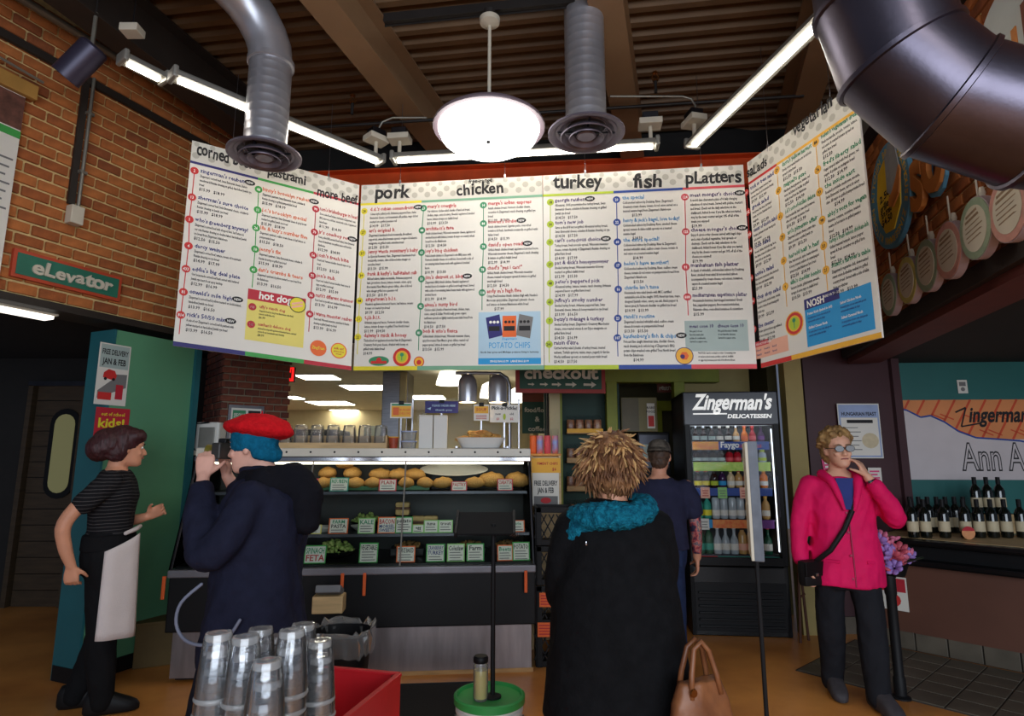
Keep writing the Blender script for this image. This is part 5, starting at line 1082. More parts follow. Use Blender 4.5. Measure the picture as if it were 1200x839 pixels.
MB().box((FW / 2, .595, (z_g0 + z_h0) / 2), (FW - .08, .006, z_h0 - z_g0)).build('liner', 'fridge_in', fr)
ZS = [fz(517.5), fz(541.5), fz(571.5), fz(608.5), fz(650)]
for z in ZS: MB().box((FW / 2, .32, z - .012), (FW - .09, .5, .012)).build('shelf', 'steel_dark', fr)
def strip(z0, z1, x0, x1, m, txts=(), name='label_strip'):
    o = MB().box(((x0 + x1) / 2, .045, (z0 + z1) / 2), (x1 - x0, .006, z1 - z0)).build(name, m, fr)
    if txts:
        b = MB()
        for s, u, mi_, sz in txts: text(b, s, V((x0 + (x1 - x0) * u, .0405, z0 + (z1 - z0) * .28)), V((1, 0, 0)), V((0, 0, 1)), (z1 - z0) * sz, 'c', mi_, res='bd')
        b.build('lettering', ['ink_white', 'ink_red', 'p_yellow', 'ink_blue'], o)
    return o
mat('fruit_print', (240, 170, 40), .5, var=.4, scale=24, rgb2=(224, 110, 30)); mat('lime_print', (150, 196, 50), .5, var=.4, scale=30, rgb2=(196, 214, 90)); mat('orange_print', (228, 96, 40), .5, var=.4, scale=26, rgb2=(236, 150, 70))
a0, a1 = .08, FW - .08
strip(fz(527), fz(517.5), a0, a0 + .23, 'fruit_print'); strip(fz(527), fz(517.5), a0 + .232, a1, 'p_blue', [('Faygo', .22, 0, 1.0), ('GINGER ALE', .62, 1, .5)])
strip(fz(552), fz(541.5), a0, a1, 'lime_print'); strip(fz(581), fz(572), a0, a1, 'p_blue'); strip(fz(619), fz(609), a0, a0 + .14, 'p_sky'); strip(fz(619), fz(609), a0 + .142, a1 - .18, 'orange_print'); strip(fz(619), fz(609), a1 - .178, a1, 'p_purple')
strip(fz(662), fz(652), a0 - .03, a0 + .17, 'p_red', [('2 for $5', .5, 2, .7)]); strip(fz(662), fz(652), a0 + .172, a1 + .03, 'p_teal', [('SODA  POP', .3, 3, .7), ('$2', .85, 3, .7)])
for u, (q0, q1), m in ((a0 + .09, (571, 584), 'p_peach'), (a0 + .24, (571, 584), 'p_mint'), (a0 + .43, (571, 584), 'p_peach'), (a0 + .07, (608, 621), 'paper')):
    o = MB().box((u, .038, (fz(q0) + fz(q1)) / 2), (.08, .004, fz(q0) - fz(q1))).build('price_tag', m, fr)
    b = MB(); 
    for j in range(3): b.box((u, .0355, fz(q1) + .022 + .022 * j), (.055 - .012 * (j % 2), .001, .007))
    b.build('print', 'ink_red' if m == 'p_peach' else 'ink_grey', o)
def bottle_proto(kind, h, r, body, cap, label):
    o = thing('drink_bottle', 'x', 'bottle', group='bottles in the drinks fridge')
    if kind == 'long': pr = [(.001, 0), (r * .92, .002), (r, .01), (r, h * .5), (r * .85, h * .6), (r * .42, h * .74), (r * .36, h * .93), (r * .42, h * .95), (r * .42, h)]
    elif kind == 'pet': pr = [(.001, 0), (r * .85, .002), (r, .02), (r, h * .32), (r * .94, h * .4), (r, h * .48), (r, h * .66), (r * .8, h * .78), (r * .4, h * .88), (r * .4, h)]
    elif kind == 'jar': pr = [(.001, 0), (r * .95, .003), (r, .015), (r, h * .72), (r * .75, h * .84), (r * .55, h * .88), (r * .55, h)]
    else: pr = [(.001, 0), (r * .85, .002), (r, .012), (r, h * .9), (r * .85, h * .97), (r * .8, h), (.001, h * .985)]
    MB().lathe(pr, n=14).build('body', body, o, smooth=40)
    if kind != 'can': MB().lathe([(r * .45, h), (r * .47, h - .004), (r * .47, h + .016), (.001, h + .018)] if kind != 'jar' else [(r * .6, h - .01), (r * .6, h + .012), (.001, h + .014)], n=12).build('cap', cap, o)
    if label: MB().lathe([(r * 1.02, h * .16), (r * 1.02, h * .42)], n=14, cap=False).build('label', label, o)
    return o
mat('cola', (44, 22, 18), .12, spec=.6); mat('tan_drink', (196, 150, 90), .2); mat('orange_drink', (226, 118, 30), .15); mat('red_drink', (176, 28, 40), .15); mat('grape_drink', (60, 30, 70), .15); mat('cream_drink', (216, 190, 150), .3); mat('clear_drink', (170, 178, 182), .15); mat('green_drink', (30, 84, 60), .12)
rows = [
 (0, [('long', 'cola', 'chrome', 'p_sage')] * 3 + [('long', 'cola', 'white', 'paper')] * 2 + [('long', 'tan_drink', 'chrome', 'paper'), ('long', 'orange_drink', 'orange_tag', 'p_orange'), ('long', 'red_drink', 'p_red', 'p_rose'), ('long', 'grape_drink', 'black', 'p_purple')], .135, .03),
 (1, [('jar', 'cola', 'black', 'p_sage')] * 4 + [('jar', 'red_drink', 'black', 'p_rose')] * 2 + [('jar', 'clear_drink', 'p_lime', 'p_lime')] * 3, .105, .034),
 (2, [('pet', 'cola', 'p_red', 'p_yellow')] * 2 + [('pet', 'cola', 'black', 'p_lime'), ('pet', 'grape_drink', 'black', 'p_sky'), ('pet', 'cream_drink', 'p_lime', 'paper'), ('pet', 'tan_drink', 'p_rose', 'paper')] + [('pet', 'orange_drink', 'p_amber', 'paper')] * 3, .145, .034),
 (3, [('pet', 'p_teal', 'p_red', 'p_yellow')] * 2 + [('can', 'clear_drink', None, 'paper')] * 4 + [('pet', 'tan_drink', 'p_amber', 'paper')] * 3, .19, .035),
 (4, [('pet', 'green_drink', 'white', 'p_teal')] * 2 + [('long', 'clear_drink', 'white', 'paper')] * 3 + [('jar', 'tan_drink', 'black', 'p_peach')] * 2 + [('long', 'green_drink', 'p_red', 'paper')] * 2, .22, .036)]
ORD = ['first', 'second', 'third', 'fourth', 'fifth', 'sixth', 'seventh', 'eighth', 'ninth']
LVL = ['top', 'second', 'third', 'fourth', 'lowest']; cache = {}
nm = {'cola': 'dark cola', 'tan_drink': 'tan', 'orange_drink': 'orange', 'red_drink': 'red', 'grape_drink': 'dark purple', 'cream_drink': 'cream', 'clear_drink': 'clear', 'green_drink': 'dark green', 'p_teal': 'teal'}
for lv, items, h, r in rows:
    n = len(items)
    for i, it in enumerate(items):
        x = a0 + .045 + (a1 - a0 - .09) * i / (n - 1); y = .11 + .01 * (i % 2); key = it + (h,)
        if key not in cache: o = bottle_proto(it[0], h, r, it[1], it[2], it[3]); cache[key] = o
        else: o = dup(cache[key])
        o.location = FO + FM @ V((x, y, ZS[lv] - .004)); o['label'] = nm[it[1]] + ' drink bottle, ' + ORD[i] + ' from the left on the ' + LVL[lv] + ' fridge shelf'

# checkout sign and its neighbours
CSM = Matrix.Rotation(math.radians(4), 3, 'Z'); cux = CSM @ V((1, 0, 0)); cn = CSM @ V((0, -1, 0)); csO = atY(604, 460.5, 5.3); cw_ = (714 - 604) * 5.15 / 705; ch_ = .34
t = frame_sign('checkout_sign', 'dark green sign with red border reading checkout above arrows', csO, cux, UZ, cn, cw_, ch_, 'sign_darkgreen', 'sign_brick', [('checkout', cw_ * .5, ch_ * .38, .15, cw_ * .82, .15)], bw=.035)
for i, x in enumerate((.17, .31, .45, .61, .82)):
    s = .6 + .15 * i; MB().prism([(-.045 * s, -.008 * s), (.015 * s, -.008 * s), (.012 * s, -.024 * s), (.05 * s, .0), (.012 * s, .024 * s), (.015 * s, .008 * s), (-.045 * s, .01 * s)], cux * (cw_ * x) + UZ * .075 + cn * .03, cux, UZ, cn, .006).build('arrow', 'offwhite', t)
for x in (.1, .9): MB().tube([cux * cw_ * x + V((0, 0, ch_)), cux * cw_ * x + V((0, 0, 2.56 - csO.z))], .004, 5).build('hanger', 'steel_dark', t)
o = atY(612, 508, 6.9); 
def bff(b, P, w=.34, h=.36):
    ux = V((1, 0, 0)); text(b, 'food/floor', P(w * .5, h * .68), ux, UZ, .075, 'c', 1, fit=w * .85, wob=.2, res='bd'); text(b, '&', P(w * .5, h * .38), ux, UZ, .08, 'c', 1, res='bd'); text(b, 'coffee', P(w * .5, h * .08), ux, UZ, .07, 'c', 1, wob=.2, res='bd', fit=w * .6)
t = poster('aisle_sign', 'green hanging sign with white lettering and an ampersand below checkout', 'sign', o, V((1, 0, 0)), UZ, V((0, -1, 0)), .34, .36, bff, ['sign_darkgreen', 'offwhite'], .015)
MB().box((.17, .01, .36 + .1), (.34, .02, .2)).build('header_board', mat('rust', (120, 56, 36), .6), t)
for x in (.03, .31): MB().tube([(x, .0, .56), (x, 0, 2.5 - o.z)], .004, 5).build('wire', 'steel_dark', t)
b = MB(); p = atY(649, 500, 6.1); b.box((p.x, 6.1, 1.25), (.14, .14, 2.5)); struct(b.build('trim_8', 'dark_wall'), 'dark post beside the clapboard wall')
b = MB(); p = atY(657, 500, 6.02); b.box((p.x, 6.02, 1.25), (.03, .05, 2.5)); struct(b.build('trim_9', 'lime_trim'), 'thin lime green edge of the dark post')

# wooden display stand with snack bags, posters and crates
d0, d1 = atY(623, 600, 5.15), atY(656, 600, 5.15); wd_ = d1.x - d0.x
zt_ = atY(640, 533, 5.15).z
t = thing('display_stand', 'pale wooden display stand right of the deli case', 'stand', ((d0.x + d1.x) / 2, 5.25, 0))
for x in (-wd_ / 2, wd_ / 2): MB().bbox((x, 0, zt_ / 2), (.022, .3, zt_), .004).build('side', 'wood_pale', t)
MB().bbox((0, 0, zt_), (wd_ + .03, .3, .02), .004).build('top', mat('wood_orange', (222, 150, 70), .6), t); MB().box((0, -.13, zt_ * .62), (wd_, .012, zt_ * .74)).build('front', 'wood_pale', t); MB().box((0, .13, zt_ / 2), (wd_, .012, zt_)).build('back', 'wood_pale', t)
bagm = mat('bag_print', (226, 110, 60), .35, var=.5, scale=14, rgb2=(120, 140, 200))
def snack_bag(name, lab, p, w, h, d, m, grp, top='plastic_clear'):
    t = thing(name, lab, 'snack bag', p, group=grp); rs = []
    for f, a, b_ in ((0, .9, .75), (.12, 1, 1), (.5, 1, 1.05), (.72, .95, .8), (.86, .98, .25), (1, 1.05, .04)):
        rs.append([V((a * w / 2 * math.copysign(abs(math.cos(x)) ** .6, math.cos(x)), b_ * d / 2 * math.copysign(abs(math.sin(x)) ** .8, math.sin(x)), h * f)) for x in [2 * PI * i / 14 for i in range(14)]])
    MB().rings(rs[:4], True).build('body', m, t, smooth=50); MB().rings(rs[3:], True).build('crimped_top', top, t, smooth=50); return t
for i, px in enumerate((625, 633, 642, 651)):
    p = atY(px, 530, 5.15); snack_bag('candy_bag', ['leftmost', 'second', 'third', 'rightmost'][i] + ' clear-topped candy bag on the wooden display stand', (p.x, 5.2, zt_ + .011), .06, .21, .06, ['p_orange', 'bag_print', 'p_rose', 'bag_print'][i], 'candy bags on the stand')
def byel(b, P, w=.26, h=.13): text(b, 'PIMENT CHIPS', P(w * .55, h * .55), V((1, 0, 0)), UZ, .03, 'c', 1, fit=w * .72); text(b, '$6', P(w * .78, h * .15), V((1, 0, 0)), UZ, .035, 'c', 1)
p = atY(623, 554, 5.1); poster('shelf_flag', 'yellow pennant sign on the wooden display stand', 'sign', (p.x, 5.09, p.z), V((1, 0, 0)), UZ, V((0, -1, 0)), .24, .12, lambda b, P: byel(b, P, .24, .12), ['p_amber', 'ink_red'], .004)
def bdel(b, P, w, h, ux):
    text(b, 'FREE DELIVERY', P(w * .5, h * .62, 2), ux, UZ, h * .2, 'c', 1, fit=w * .88, res='bd'); text(b, 'JAN & FEB', P(w * .5, h * .4, 2), ux, UZ, h * .22, 'c', 1, fit=w * .6, res='bd'); rq(b, P, w * .05, h * .05, w * .95, h * .3, 2, 1); b.add([P(w * (.5 + .2 * math.cos(2 * PI * i / 12)), h * (.17 + .09 * math.sin(2 * PI * i / 12)), 2) for i in range(12)], [tuple(range(12))], 3)
p = atY(624, 593, 5.1); poster('delivery_poster', 'white free delivery poster on the wooden stand', 'poster', (p.x, 5.09, p.z), V((1, 0, 0)), UZ, V((0, -1, 0)), .22, .27, lambda b, P: bdel(b, P, .22, .27, V((1, 0, 0))), ['paper', 'ink', 'ink_grey', 'ink_red'], .003)
# black milk crates
def crate(lab, p, w, d, h):
    t = thing('milk_crate', lab, 'crate', p, group='stacked black milk crates')
    MB().bbox((0, 0, .01), (w, d, .02), .004).build('bottom', 'black', t); MB().bbox((0, -d / 2, h - .02), (w, .02, .04), .004).build('rim', 'black', t); MB().bbox((0, d / 2, h - .02), (w, .02, .04), .004).build('rim', 'black', t)
    for x in (-w / 2, w / 2): MB().bbox((x, 0, h / 2), (.02, d, h), .004).build('side', 'black', t)
    for s in (-1, 1): MB().bbox((s * (w / 2 - .02), -d / 2, h / 2), (.04, .02, h), .004).build('corner', 'black', t)
    n = 5
    for i in range(n):
        x = -w / 2 + w * (i + .5) / n
        for s in (-1, 1):
            MB().box((x, -d / 2, h * .5), (.009, .012, h * .72), R=Matrix.Rotation(s * .5, 3, 'Y')).build('lattice_bar', 'black', t)
    MB().box((0, -d / 2, h * .1), (w, .014, .03)).build('lattice_rail', 'black', t); return t
m0, m1 = atY(628, 600, 4.75), atY(672, 600, 4.75); cx_ = (m0.x + m1.x) / 2
for i in range(4): crate(['bottom crate of the black milk crate stack', 'second crate from the floor in the black stack', 'third crate from the floor in the black stack', 'topmost black milk crate beside the deli case'][i], (cx_, 4.85, i * .285), m1.x - m0.x, .3, .28)
for px, py, lab in ((640, 703, 'upper orange price label on the milk crates'), (638, 738, 'lower orange price label on the milk crates')):
    p = atY(px, py, 4.68); t = thing('crate_label', lab, 'label', (p.x - .05, 4.682, p.z - .05)); MB().box((.05, 0, .05), (.1, .004, .1)).build('card', 'p_orange', t); k = MB()
    for j in range(4): k.box((.05, -.003, .02 + .02 * j), (.08, .002, .008))
    k.build('print', 'ink_red', t)
# snack racks on the clapboard
for r_, py in enumerate((506, 540, 573, 606, 640)):
    a_, b_ = atY(664, py, 6.15), atY(706, py, 6.15); w_ = b_.x - a_.x
    t = thing('snack_rack', ['top', 'second', 'third', 'fourth', 'lowest'][r_] + ' narrow wooden snack ledge on the green clapboard', 'shelf', ((a_.x + b_.x) / 2, 6.18, a_.z), group='snack ledges on the clapboard')
    MB().bbox((0, 0, -.01), (w_, .14, .02), .003).build('ledge', 'wood', t); MB().bbox((0, -.07, .01), (w_, .01, .04), .003).build('lip', 'p_amber' if r_ == 0 else 'wood', t)
    for j in range(4):
        snack_bag('snack_bag', ['first', 'second', 'third', 'fourth'][j] + ' snack bag from the left on the ' + ['top', 'second', 'third', 'fourth', 'lowest'][r_] + ' clapboard ledge', (a_.x + w_ * (j + .5) / 4, 6.18, a_.z + .001), w_ / 4 * .92, .17, .06, mat('snack_a', (120, 50, 40), .35, var=.5, scale=30, rgb2=(190, 150, 110)) if j % 2 else mat('snack_b', (170, 120, 80), .35, var=.5, scale=30, rgb2=(90, 40, 34)), 'snack bags on the clapboard ledges')
# wall cupboard, kiosk
p0, p1 = atY(737, 466, 6.3), atY(767, 506, 6.3); t = thing('wall_cupboard', 'olive wall cupboard with a small poster beside the lime frame', 'cupboard', ((p0.x + p1.x) / 2 - .03, 6.42, p1.z)); w_ = p1.x - p0.x + .12; h_ = p0.z - p1.z
MB().bbox((0, 0, h_ / 2), (w_, .3, h_), .005).build('body', 'olive', t); MB().box((-w_ * .25, -.152, h_ / 2), (w_ * .46, .01, h_ * .96)).build('door', mat('olive_dark', (86, 74, 40), .5), t)
def bpo(b, P, w=.09, h=.28): rq(b, P, .01, .02, w - .01, h * .5, 1); text(b, 'RARE', P(w / 2, h * .78), V((1, 0, 0)), UZ, .035, 'c', 2); text(b, 'FOOD', P(w / 2, h * .62), V((1, 0, 0)), UZ, .035, 'c', 2)
p = atY(759, 502, 6.26); poster('cupboard_poster', 'narrow white and red poster on the olive cupboard', 'poster', (p.x, 6.265, p.z), V((1, 0, 0)), UZ, V((0, -1, 0)), .08, .26, lambda b, P: bpo(b, P, .08, .26), ['paper', 'p_red', 'ink'], .003)
p0, p1 = atY(748, 506, 6.35), atY(788, 560, 6.35); t = thing('notice_case', 'black notice case with pale papers in the passage', 'notice case', ((p0.x + p1.x) / 2, 6.45, 0)); w_ = p1.x - p0.x; MB().bbox((0, 0, p0.z / 2), (w_, .12, p0.z), .008).build('body', 'case_black', t)
MB().box((0, -.062, p0.z - .2), (w_ * .9, .006, .34)).build('panel', 'steel_dark', t)
for i, (x, z, w2, h2, m) in enumerate(((.05, .14, .16, .1, 'paper'), (.08, .27, .14, .12, 'p_pale_blue'), (-.08, .2, .08, .14, 'p_sage'))): MB().box((x, -.066, p0.z - z), (w2, .004, h2), R=Matrix.Rotation(.12 * (i - 1), 3, 'Y')).build('paper_note', m, t)
def brs(b, P, w=.34, h=.1): text(b, 'restrooms', P(w * .5, h * .28), V((1, 0, 0)), UZ, .075, 'c', 1, fit=w * .86, wob=.25, res='bd')
p = atY(770, 460, 6.6); hs = poster('hanging_sign', 'small rust sign with cream lettering above the inner door', 'sign', p, V((1, 0, 0)), UZ, V((0, -1, 0)), .3, .1, lambda b, P: brs(b, P, .3, .1), ['rust', 'offwhite'], .012)
for x in (.03, .27): MB().tube([(x, 0, .1), (x, 0, 2.6 - p.z)], .004, 5).build('wire', 'steel_dark', hs)

# ================================================================== WINE BAR
ba = math.atan2(BU.y, BU.x); BK = -BN
bar = thing('wine_bar', 'low brown wine bar with black rails below the ski banner', 'bar counter', BA, ba); LB = 2.6
MB().box((LB / 2, .05, .4), (LB, .06, .52)).build('front_panel', 'bar_brown', bar)
MB().bbox((LB / 2, -.02, .69), (LB, .12, .05), .015).build('lower_rail', 'black_gloss', bar)
MB().box((LB / 2, .06, .76), (LB, .08, .1)).build('fascia', 'black_matte', bar)
MB().bbox((LB / 2, -.01, .845), (LB, .14, .045), .018).build('upper_rail', 'black_gloss', bar)
MB().bbox((LB / 2, .5, .855), (LB, .9, .03), .006).build('counter_top', 'wood_pale', bar)
MB().box((LB / 2, .07, .07), (LB, .05, .14)).build('base_backing', 'grout', bar)
for i in range(12): MB().bbox((.11 + i * .217, .035, .075), (.208, .02, .135), .004).build('base_tile', 'floor_tile', bar)
# banner on the teal wall
TA = math.radians(-4); tux = V((math.cos(TA), math.sin(TA), 0)); tn = V((math.sin(TA), -math.cos(TA), 0)); tp = V((5.1, 5.75, 0)) + tn * .058
so = atP(1059, 562, tp, tn); st_ = atP(1059, 469, tp, tn); bw_, bh_ = 1.5, st_.z - so.z
mat('banner_orange', (222, 140, 84), .6, var=.06); mat('banner_brick', (206, 76, 40), .6); mat('snow', (206, 196, 196), .6, var=.03)
def bban(b, P):
    w, h = bw_, bh_
    rq(b, P, 0, h * .5, w, h, 1)
    def seg(x0, y0, x1, y1, t_=.012, mi=2, k=2):
        d = V((x1 - x0, y1 - y0)); d.normalize(); nx, ny = -d.y * t_ / 2, d.x * t_ / 2
        b.add([P(x0 + nx, y0 + ny, k), P(x0 - nx, y0 - ny, k), P(x1 - nx, y1 - ny, k), P(x1 + nx, y1 + ny, k)], [(0, 1, 2, 3)], mi)
    for i in range(12):
        x = -.1 + i * .14; seg(x, h * .5, x + .22, h, .02)
        for j in range(2): seg(x + .07 + .06 * j, h * (.62 + .2 * ((i + j) % 2)), x + .19 + .06 * j, h * (.55 + .2 * ((i + j) % 2)), .012)
    curve = [(0, .9), (.06, .87), (.14, .78), (.2, .8), (.28, .72), (.36, .6), (.46, .52), (.6, .5), (.72, .48), (.85, .42), (1, .4)]
    pts = [(x * w, y * h) for x, y in curve]; poly = [(0, 0)] + [(w, 0)] + pts[::-1]
    b.add([P(x, y, 3) for x, y in poly], [tuple(range(len(poly)))], 3)
    for p_, q_ in zip(pts, pts[1:]): seg(p_[0], p_[1], q_[0], q_[1], .016, 4, 4)
    zx = w * .36; seg(zx - .01, h * .84, zx + .09, h * .9, .016, 5, 5); seg(zx + .09, h * .9, zx + .03, h * .66, .014, 5, 5); seg(zx + .03, h * .66, zx + .2, h * .7, .014, 5, 5)
    text(b, "ingerman's", P(zx + .1, h * .72, 5), tux, UZ, .2, 'l', 5, res='bd', shear=.3, fit=.62)
    text(b, 'Ann Arbor', P(w * .36, h * .12, 5), tux, UZ, .36, 'l', 5, res='bd', fit=.95); text(b, 'Ann Arbor', P(w * .36, h * .12, 6), tux, UZ, .36, 'l', 3, res='th', fit=.95)
poster('ski_banner', 'long banner of brick sky over a white slope lettered in black script', 'banner', so, tux, UZ, tn, bw_, bh_, bban, ['snow', 'banner_orange', 'banner_brick', 'snow', 'p_blue', 'ink'], .01)
no = atP(1123, 461, tp, tn)
def bnot(b, P): 
    rq(b, P, .015, .07, .075, .11, 1); b.add([P(.045 + .02 * math.cos(2 * PI * i / 10), .04 + .02 * math.sin(2 * PI * i / 10), 1) for i in range(10)], [tuple(range(10))], 1)
poster('wall_notice', 'tiny white notice on the teal wall above the banner', 'notice', no, tux, UZ, tn, .09, .13, bnot, ['paper', 'ink_grey'], .003)
# wine bottles
mat('wine_glass', (16, 20, 16), .08, spec=.7); mat('wine_label', (206, 190, 156), .6, var=.08, scale=20)
wp0 = None
def wine(px, py, z, back, lab):
    global wp0
    p = atZ(px, py, z)
    if wp0 is None:
        wp0 = thing('wine_bottle', 'x', 'wine bottle', group='wine bottles on the bar')
        MB().lathe([(.001, 0), (.038, .002), (.041, .012), (.041, .185), (.034, .21), (.018, .235), (.0155, .25), (.015, .295), (.001, .3)], n=16).build('glass', 'wine_glass', wp0, smooth=40)
        MB().lathe([(.0418, .05), (.0418, .13)], n=16, cap=False).build('label', 'wine_label', wp0, smooth=40); MB().lathe([(.0168, .24), (.0168, .302), (.001, .304)], n=12).build('capsule', 'black', wp0); o = wp0
    else: o = dup(wp0)
    o.location = p + V((0, back, 0)); o.location.z = z; o.location.x += back * .68 * 1.0; o['label'] = lab; return o
ZB = .872
for i, px in enumerate((1071, 1086, 1108, 1133, 1149, 1165, 1181, 1199)):
    wine(px, 630, ZB, 0, ['leftmost front wine bottle next to the plum post', 'second front wine bottle from the plum post', 'third front wine bottle from the plum post', 'fourth front wine bottle, right of the round tag', 'fifth front wine bottle, below the raised group', 'sixth front wine bottle, below the raised group', 'seventh front wine bottle, below the raised group', 'last front wine bottle at the picture edge'][i])
for i, px in enumerate((1069, 1080, 1091, 1102, 1113, 1124, 1135)):
    wine(px, 628, ZB, .22, ['first', 'second', 'third', 'fourth', 'fifth', 'sixth', 'seventh'][i] + ' wine bottle from the left in the back row on the bar')
for i, px in enumerate((1146, 1160, 1174)):
    wine(px, 601, 1.04, .0, ['left', 'middle', 'right'][i] + ' wine bottle of the three raised on the wooden block')
p = atZ(1163, 601, 1.04); t = thing('bottle_riser', 'wooden block raising three wine bottles', 'riser', (p.x, p.y, ZB), TA); MB().bbox((0, 0, .081), (.29, .11, .162), .006).build('block', 'wood_pale', t); MB().box((0, 0, .164), (.3, .12, .003)).build('mat', 'black_matte', t)
p = atZ(1128, 631, ZB) + V((0, -.07, 0)); t = thing('round_tag', 'round peach tag leaning on the front wine bottles', 'tag', (p.x, p.y, ZB)); MB().prism(disc_poly(.05, 20), V((0, 0, .052)), tux, UZ, tn, .004).build('disc', mat('tag_peach', (220, 150, 100), .5, var=.2, scale=20), t); MB().prism([(.05 * math.cos(a), .05 * math.sin(a)) for a in [PI * .1 + PI * .8 * i / 8 for i in range(9)]], V((0, 0, .052)) + tn * .004, tux, UZ, tn, .002).build('top_arc', 'p_crimson', t); MB().box((0, .02, .004), (.03, .04, .008)).build('foot', 'wood', t)
# posters on the plum wall and bar front
pw = 5.535
def pl_poster(name, lab, x0, y0, x1, y1, build, mats, Y=pw, rot=0):
    a = atY(x0, y1, Y); c = atY(x1, y0, Y); ux = Matrix.Rotation(rot, 3, 'Y') @ V((1, 0, 0)); uy = Matrix.Rotation(rot, 3, 'Y') @ UZ; w, h = c.x - a.x, c.z - a.z
    return poster(name, lab, 'poster', a, ux, uy, V((0, -1, 0)), w, h, lambda b, P: build(b, P, w, h, ux, uy), mats, .004)
def bfe(b, P, w, h, ux, uy):
    rq(b, P, .02 * w, .02 * h, .98 * w, .98 * h, 1); rq(b, P, .06 * w, .05 * h, .94 * w, .95 * h, 0, 2); rq(b, P, .06 * w, .74 * h, .94 * w, .95 * h, 1, 3); text(b, 'HUNGARIAN FEAST', P(w * .5, h * .78, 4), ux, uy, h * .09, 'c', 2, fit=w * .84, res='bd'); rq(b, P, .2 * w, .64 * h, .82 * w, .7 * h, 2, 3)
    for i in range(6): rq(b, P, .12 * w, (.55 - .08 * i) * h, (.45 + .06 * (i % 2)) * w, (.565 - .08 * i) * h, 3, 3)
    b.add([P(w * (.72 + .2 * math.cos(2 * PI * i / 16)), h * (.32 + .14 * math.sin(2 * PI * i / 16)), 3) for i in range(16)], [tuple(range(16))], 4)
pl_poster('feast_poster', 'blue-white poster headed HUNGARIAN FEAST on the plum wall', 986, 473, 1029, 537, bfe, ['paper', mat('poster_blue', (150, 166, 200), .6), 'ink', 'ink_grey', 'wine_label'])
def bpk(b, P, w, h, ux, uy):
    for i in range(5): rq(b, P, .1 * w, (.78 - .16 * i) * h, (.85 - .15 * (i % 2)) * w, (.86 - .16 * i) * h, 1)
pl_poster('pink_flyer', 'tilted pink flyer behind the shoulder of the woman in pink', 968, 538, 992, 566, bpk, ['p_pink', 'ink_white'], rot=-.12)
pl_poster('small_flyer', 'white flyer with pink edge right of the woman in pink', 1019, 548, 1032, 572, bpk, ['paper', 'p_pink'])
pl_ = BA + BU * .2 + BN * .0; fo = atP(1033, 712, BA + BK * .012, BN)
def bfl(b, P, w=.2, h=.26):
    rq(b, P, .01, h * .55, w - .01, h * .95, 1); rq(b, P, .05, h * .6, w - .08, h * .8, 2, 2); b.add([P(w * .5 + .05 * math.cos(2 * PI * i / 12), h * .3 + .05 * math.sin(2 * PI * i / 12), 1) for i in range(12)], [tuple(range(12))], 3)
poster('bar_poster', 'white and red poster on the brown bar front beside the post', 'poster', fo, BU, UZ, BN, .2, .26, lambda b, P: bfl(b, P), ['paper', 'p_crimson', 'p_amber', 'p_red'], .004)

# ================================================================== RIGHT BRICK WALL SIGNS
def rp(px, py, k): return pxR(px, py, k)
sc = rp(1047, 229, .05); rl = .37
t = thing('round_bread_sign', 'round blue-rimmed yellow sign with orange bread on the right brick wall', 'sign', sc); ru = -RD
MB().prism(disc_poly(rl, 40), V((0, 0, 0)), ru, UZ, RN, .03).build('blue_board', mat('sky_board', (92, 150, 178), .6, var=.08), t)
MB().prism([(-.2, .05), (-.14, .22), (.0, .27), (.17, .22), (.24, .05), (.2, -.14), (.05, -.26), (-.1, -.24), (-.2, -.1)], RN * .03, ru, UZ, RN, .008).build('yellow_field', mat('sun_yellow', (228, 186, 48), .6, var=.06), t)
MB().prism([(.02, .02), (.04, .26), (.12, .33), (.22, .28), (.26, .1), (.2, -.02), (.1, -.04)], RN * .038, ru, UZ, RN, .008).build('grey_figure', mat('grey_paint', (150, 150, 150), .6, var=.1, scale=15), t)
MB().prism([(.06, -.05), (.05, -.1), (.12, -.13), (.24, -.08), (.3, .06), (.28, .1), (.22, .04), (.14, -.02)], RN * .046, ru, UZ, RN, .01).build('loaf', mat('loaf_orange', (206, 128, 60), .6), t)
k = MB()
for s_, y in (('2.50', .0), ('grilled', -.07), ('rare bread', -.12), ('$4.50', -.18)): text(k, s_, ru * -.05 + UZ * y + RN * .039, ru, UZ, .07, 'c', res='bd', fit=.2, wob=.2)
k.build('yellow_field_lettering', 'ink', t)
k = MB(); ring = 'KITCHEN BREAD BAKEHOUSE ZINGERMAN KITCHEN '
for i, ch in enumerate(ring):
    a = PI * .9 - 2 * PI * i / len(ring); c = ru * (.315 * math.cos(a)) + UZ * (.315 * math.sin(a)) + RN * .031; tx = ru * math.sin(a) - UZ * math.cos(a); ty = ru * math.cos(a) + UZ * math.sin(a)
    if ch != ' ': text(k, ch, c - ty * .025, tx, ty, .07, 'c', res='bd')
k.build('rim_lettering', 'sun_yellow', t)
o = rp(1073, 248, .05); t = thing('wall_letters', 'tall orange letters with blue shadow beside the round sign', 'sign', o)
k = MB(); text(k, 'so', V((0, 0, 0)), ru, UZ, .62, 'l', res='bd', fit=.5, depth=.03, nrm=RN, wob=.15); k.build('lettering', 'loaf_orange', t); k = MB(); text(k, 'so', ru * -.025 - UZ * .02 - RN * .01, ru, UZ, .62, 'l', res='bd', fit=.5, depth=.02, nrm=RN, wob=.15, rnd=random.Random(2)); k.build('lettering_shadow_board', 'sky_board', t)
o = rp(1192, 55, .05); t = thing('round_wall_sign', 'pale round sign with green and brown stripes at the upper right', 'sign', o); MB().prism(disc_poly(.3, 36), V((0, 0, 0)), ru, UZ, RN, .03).build('board', mat('pale_board', (196, 200, 196), .6, var=.05), t)
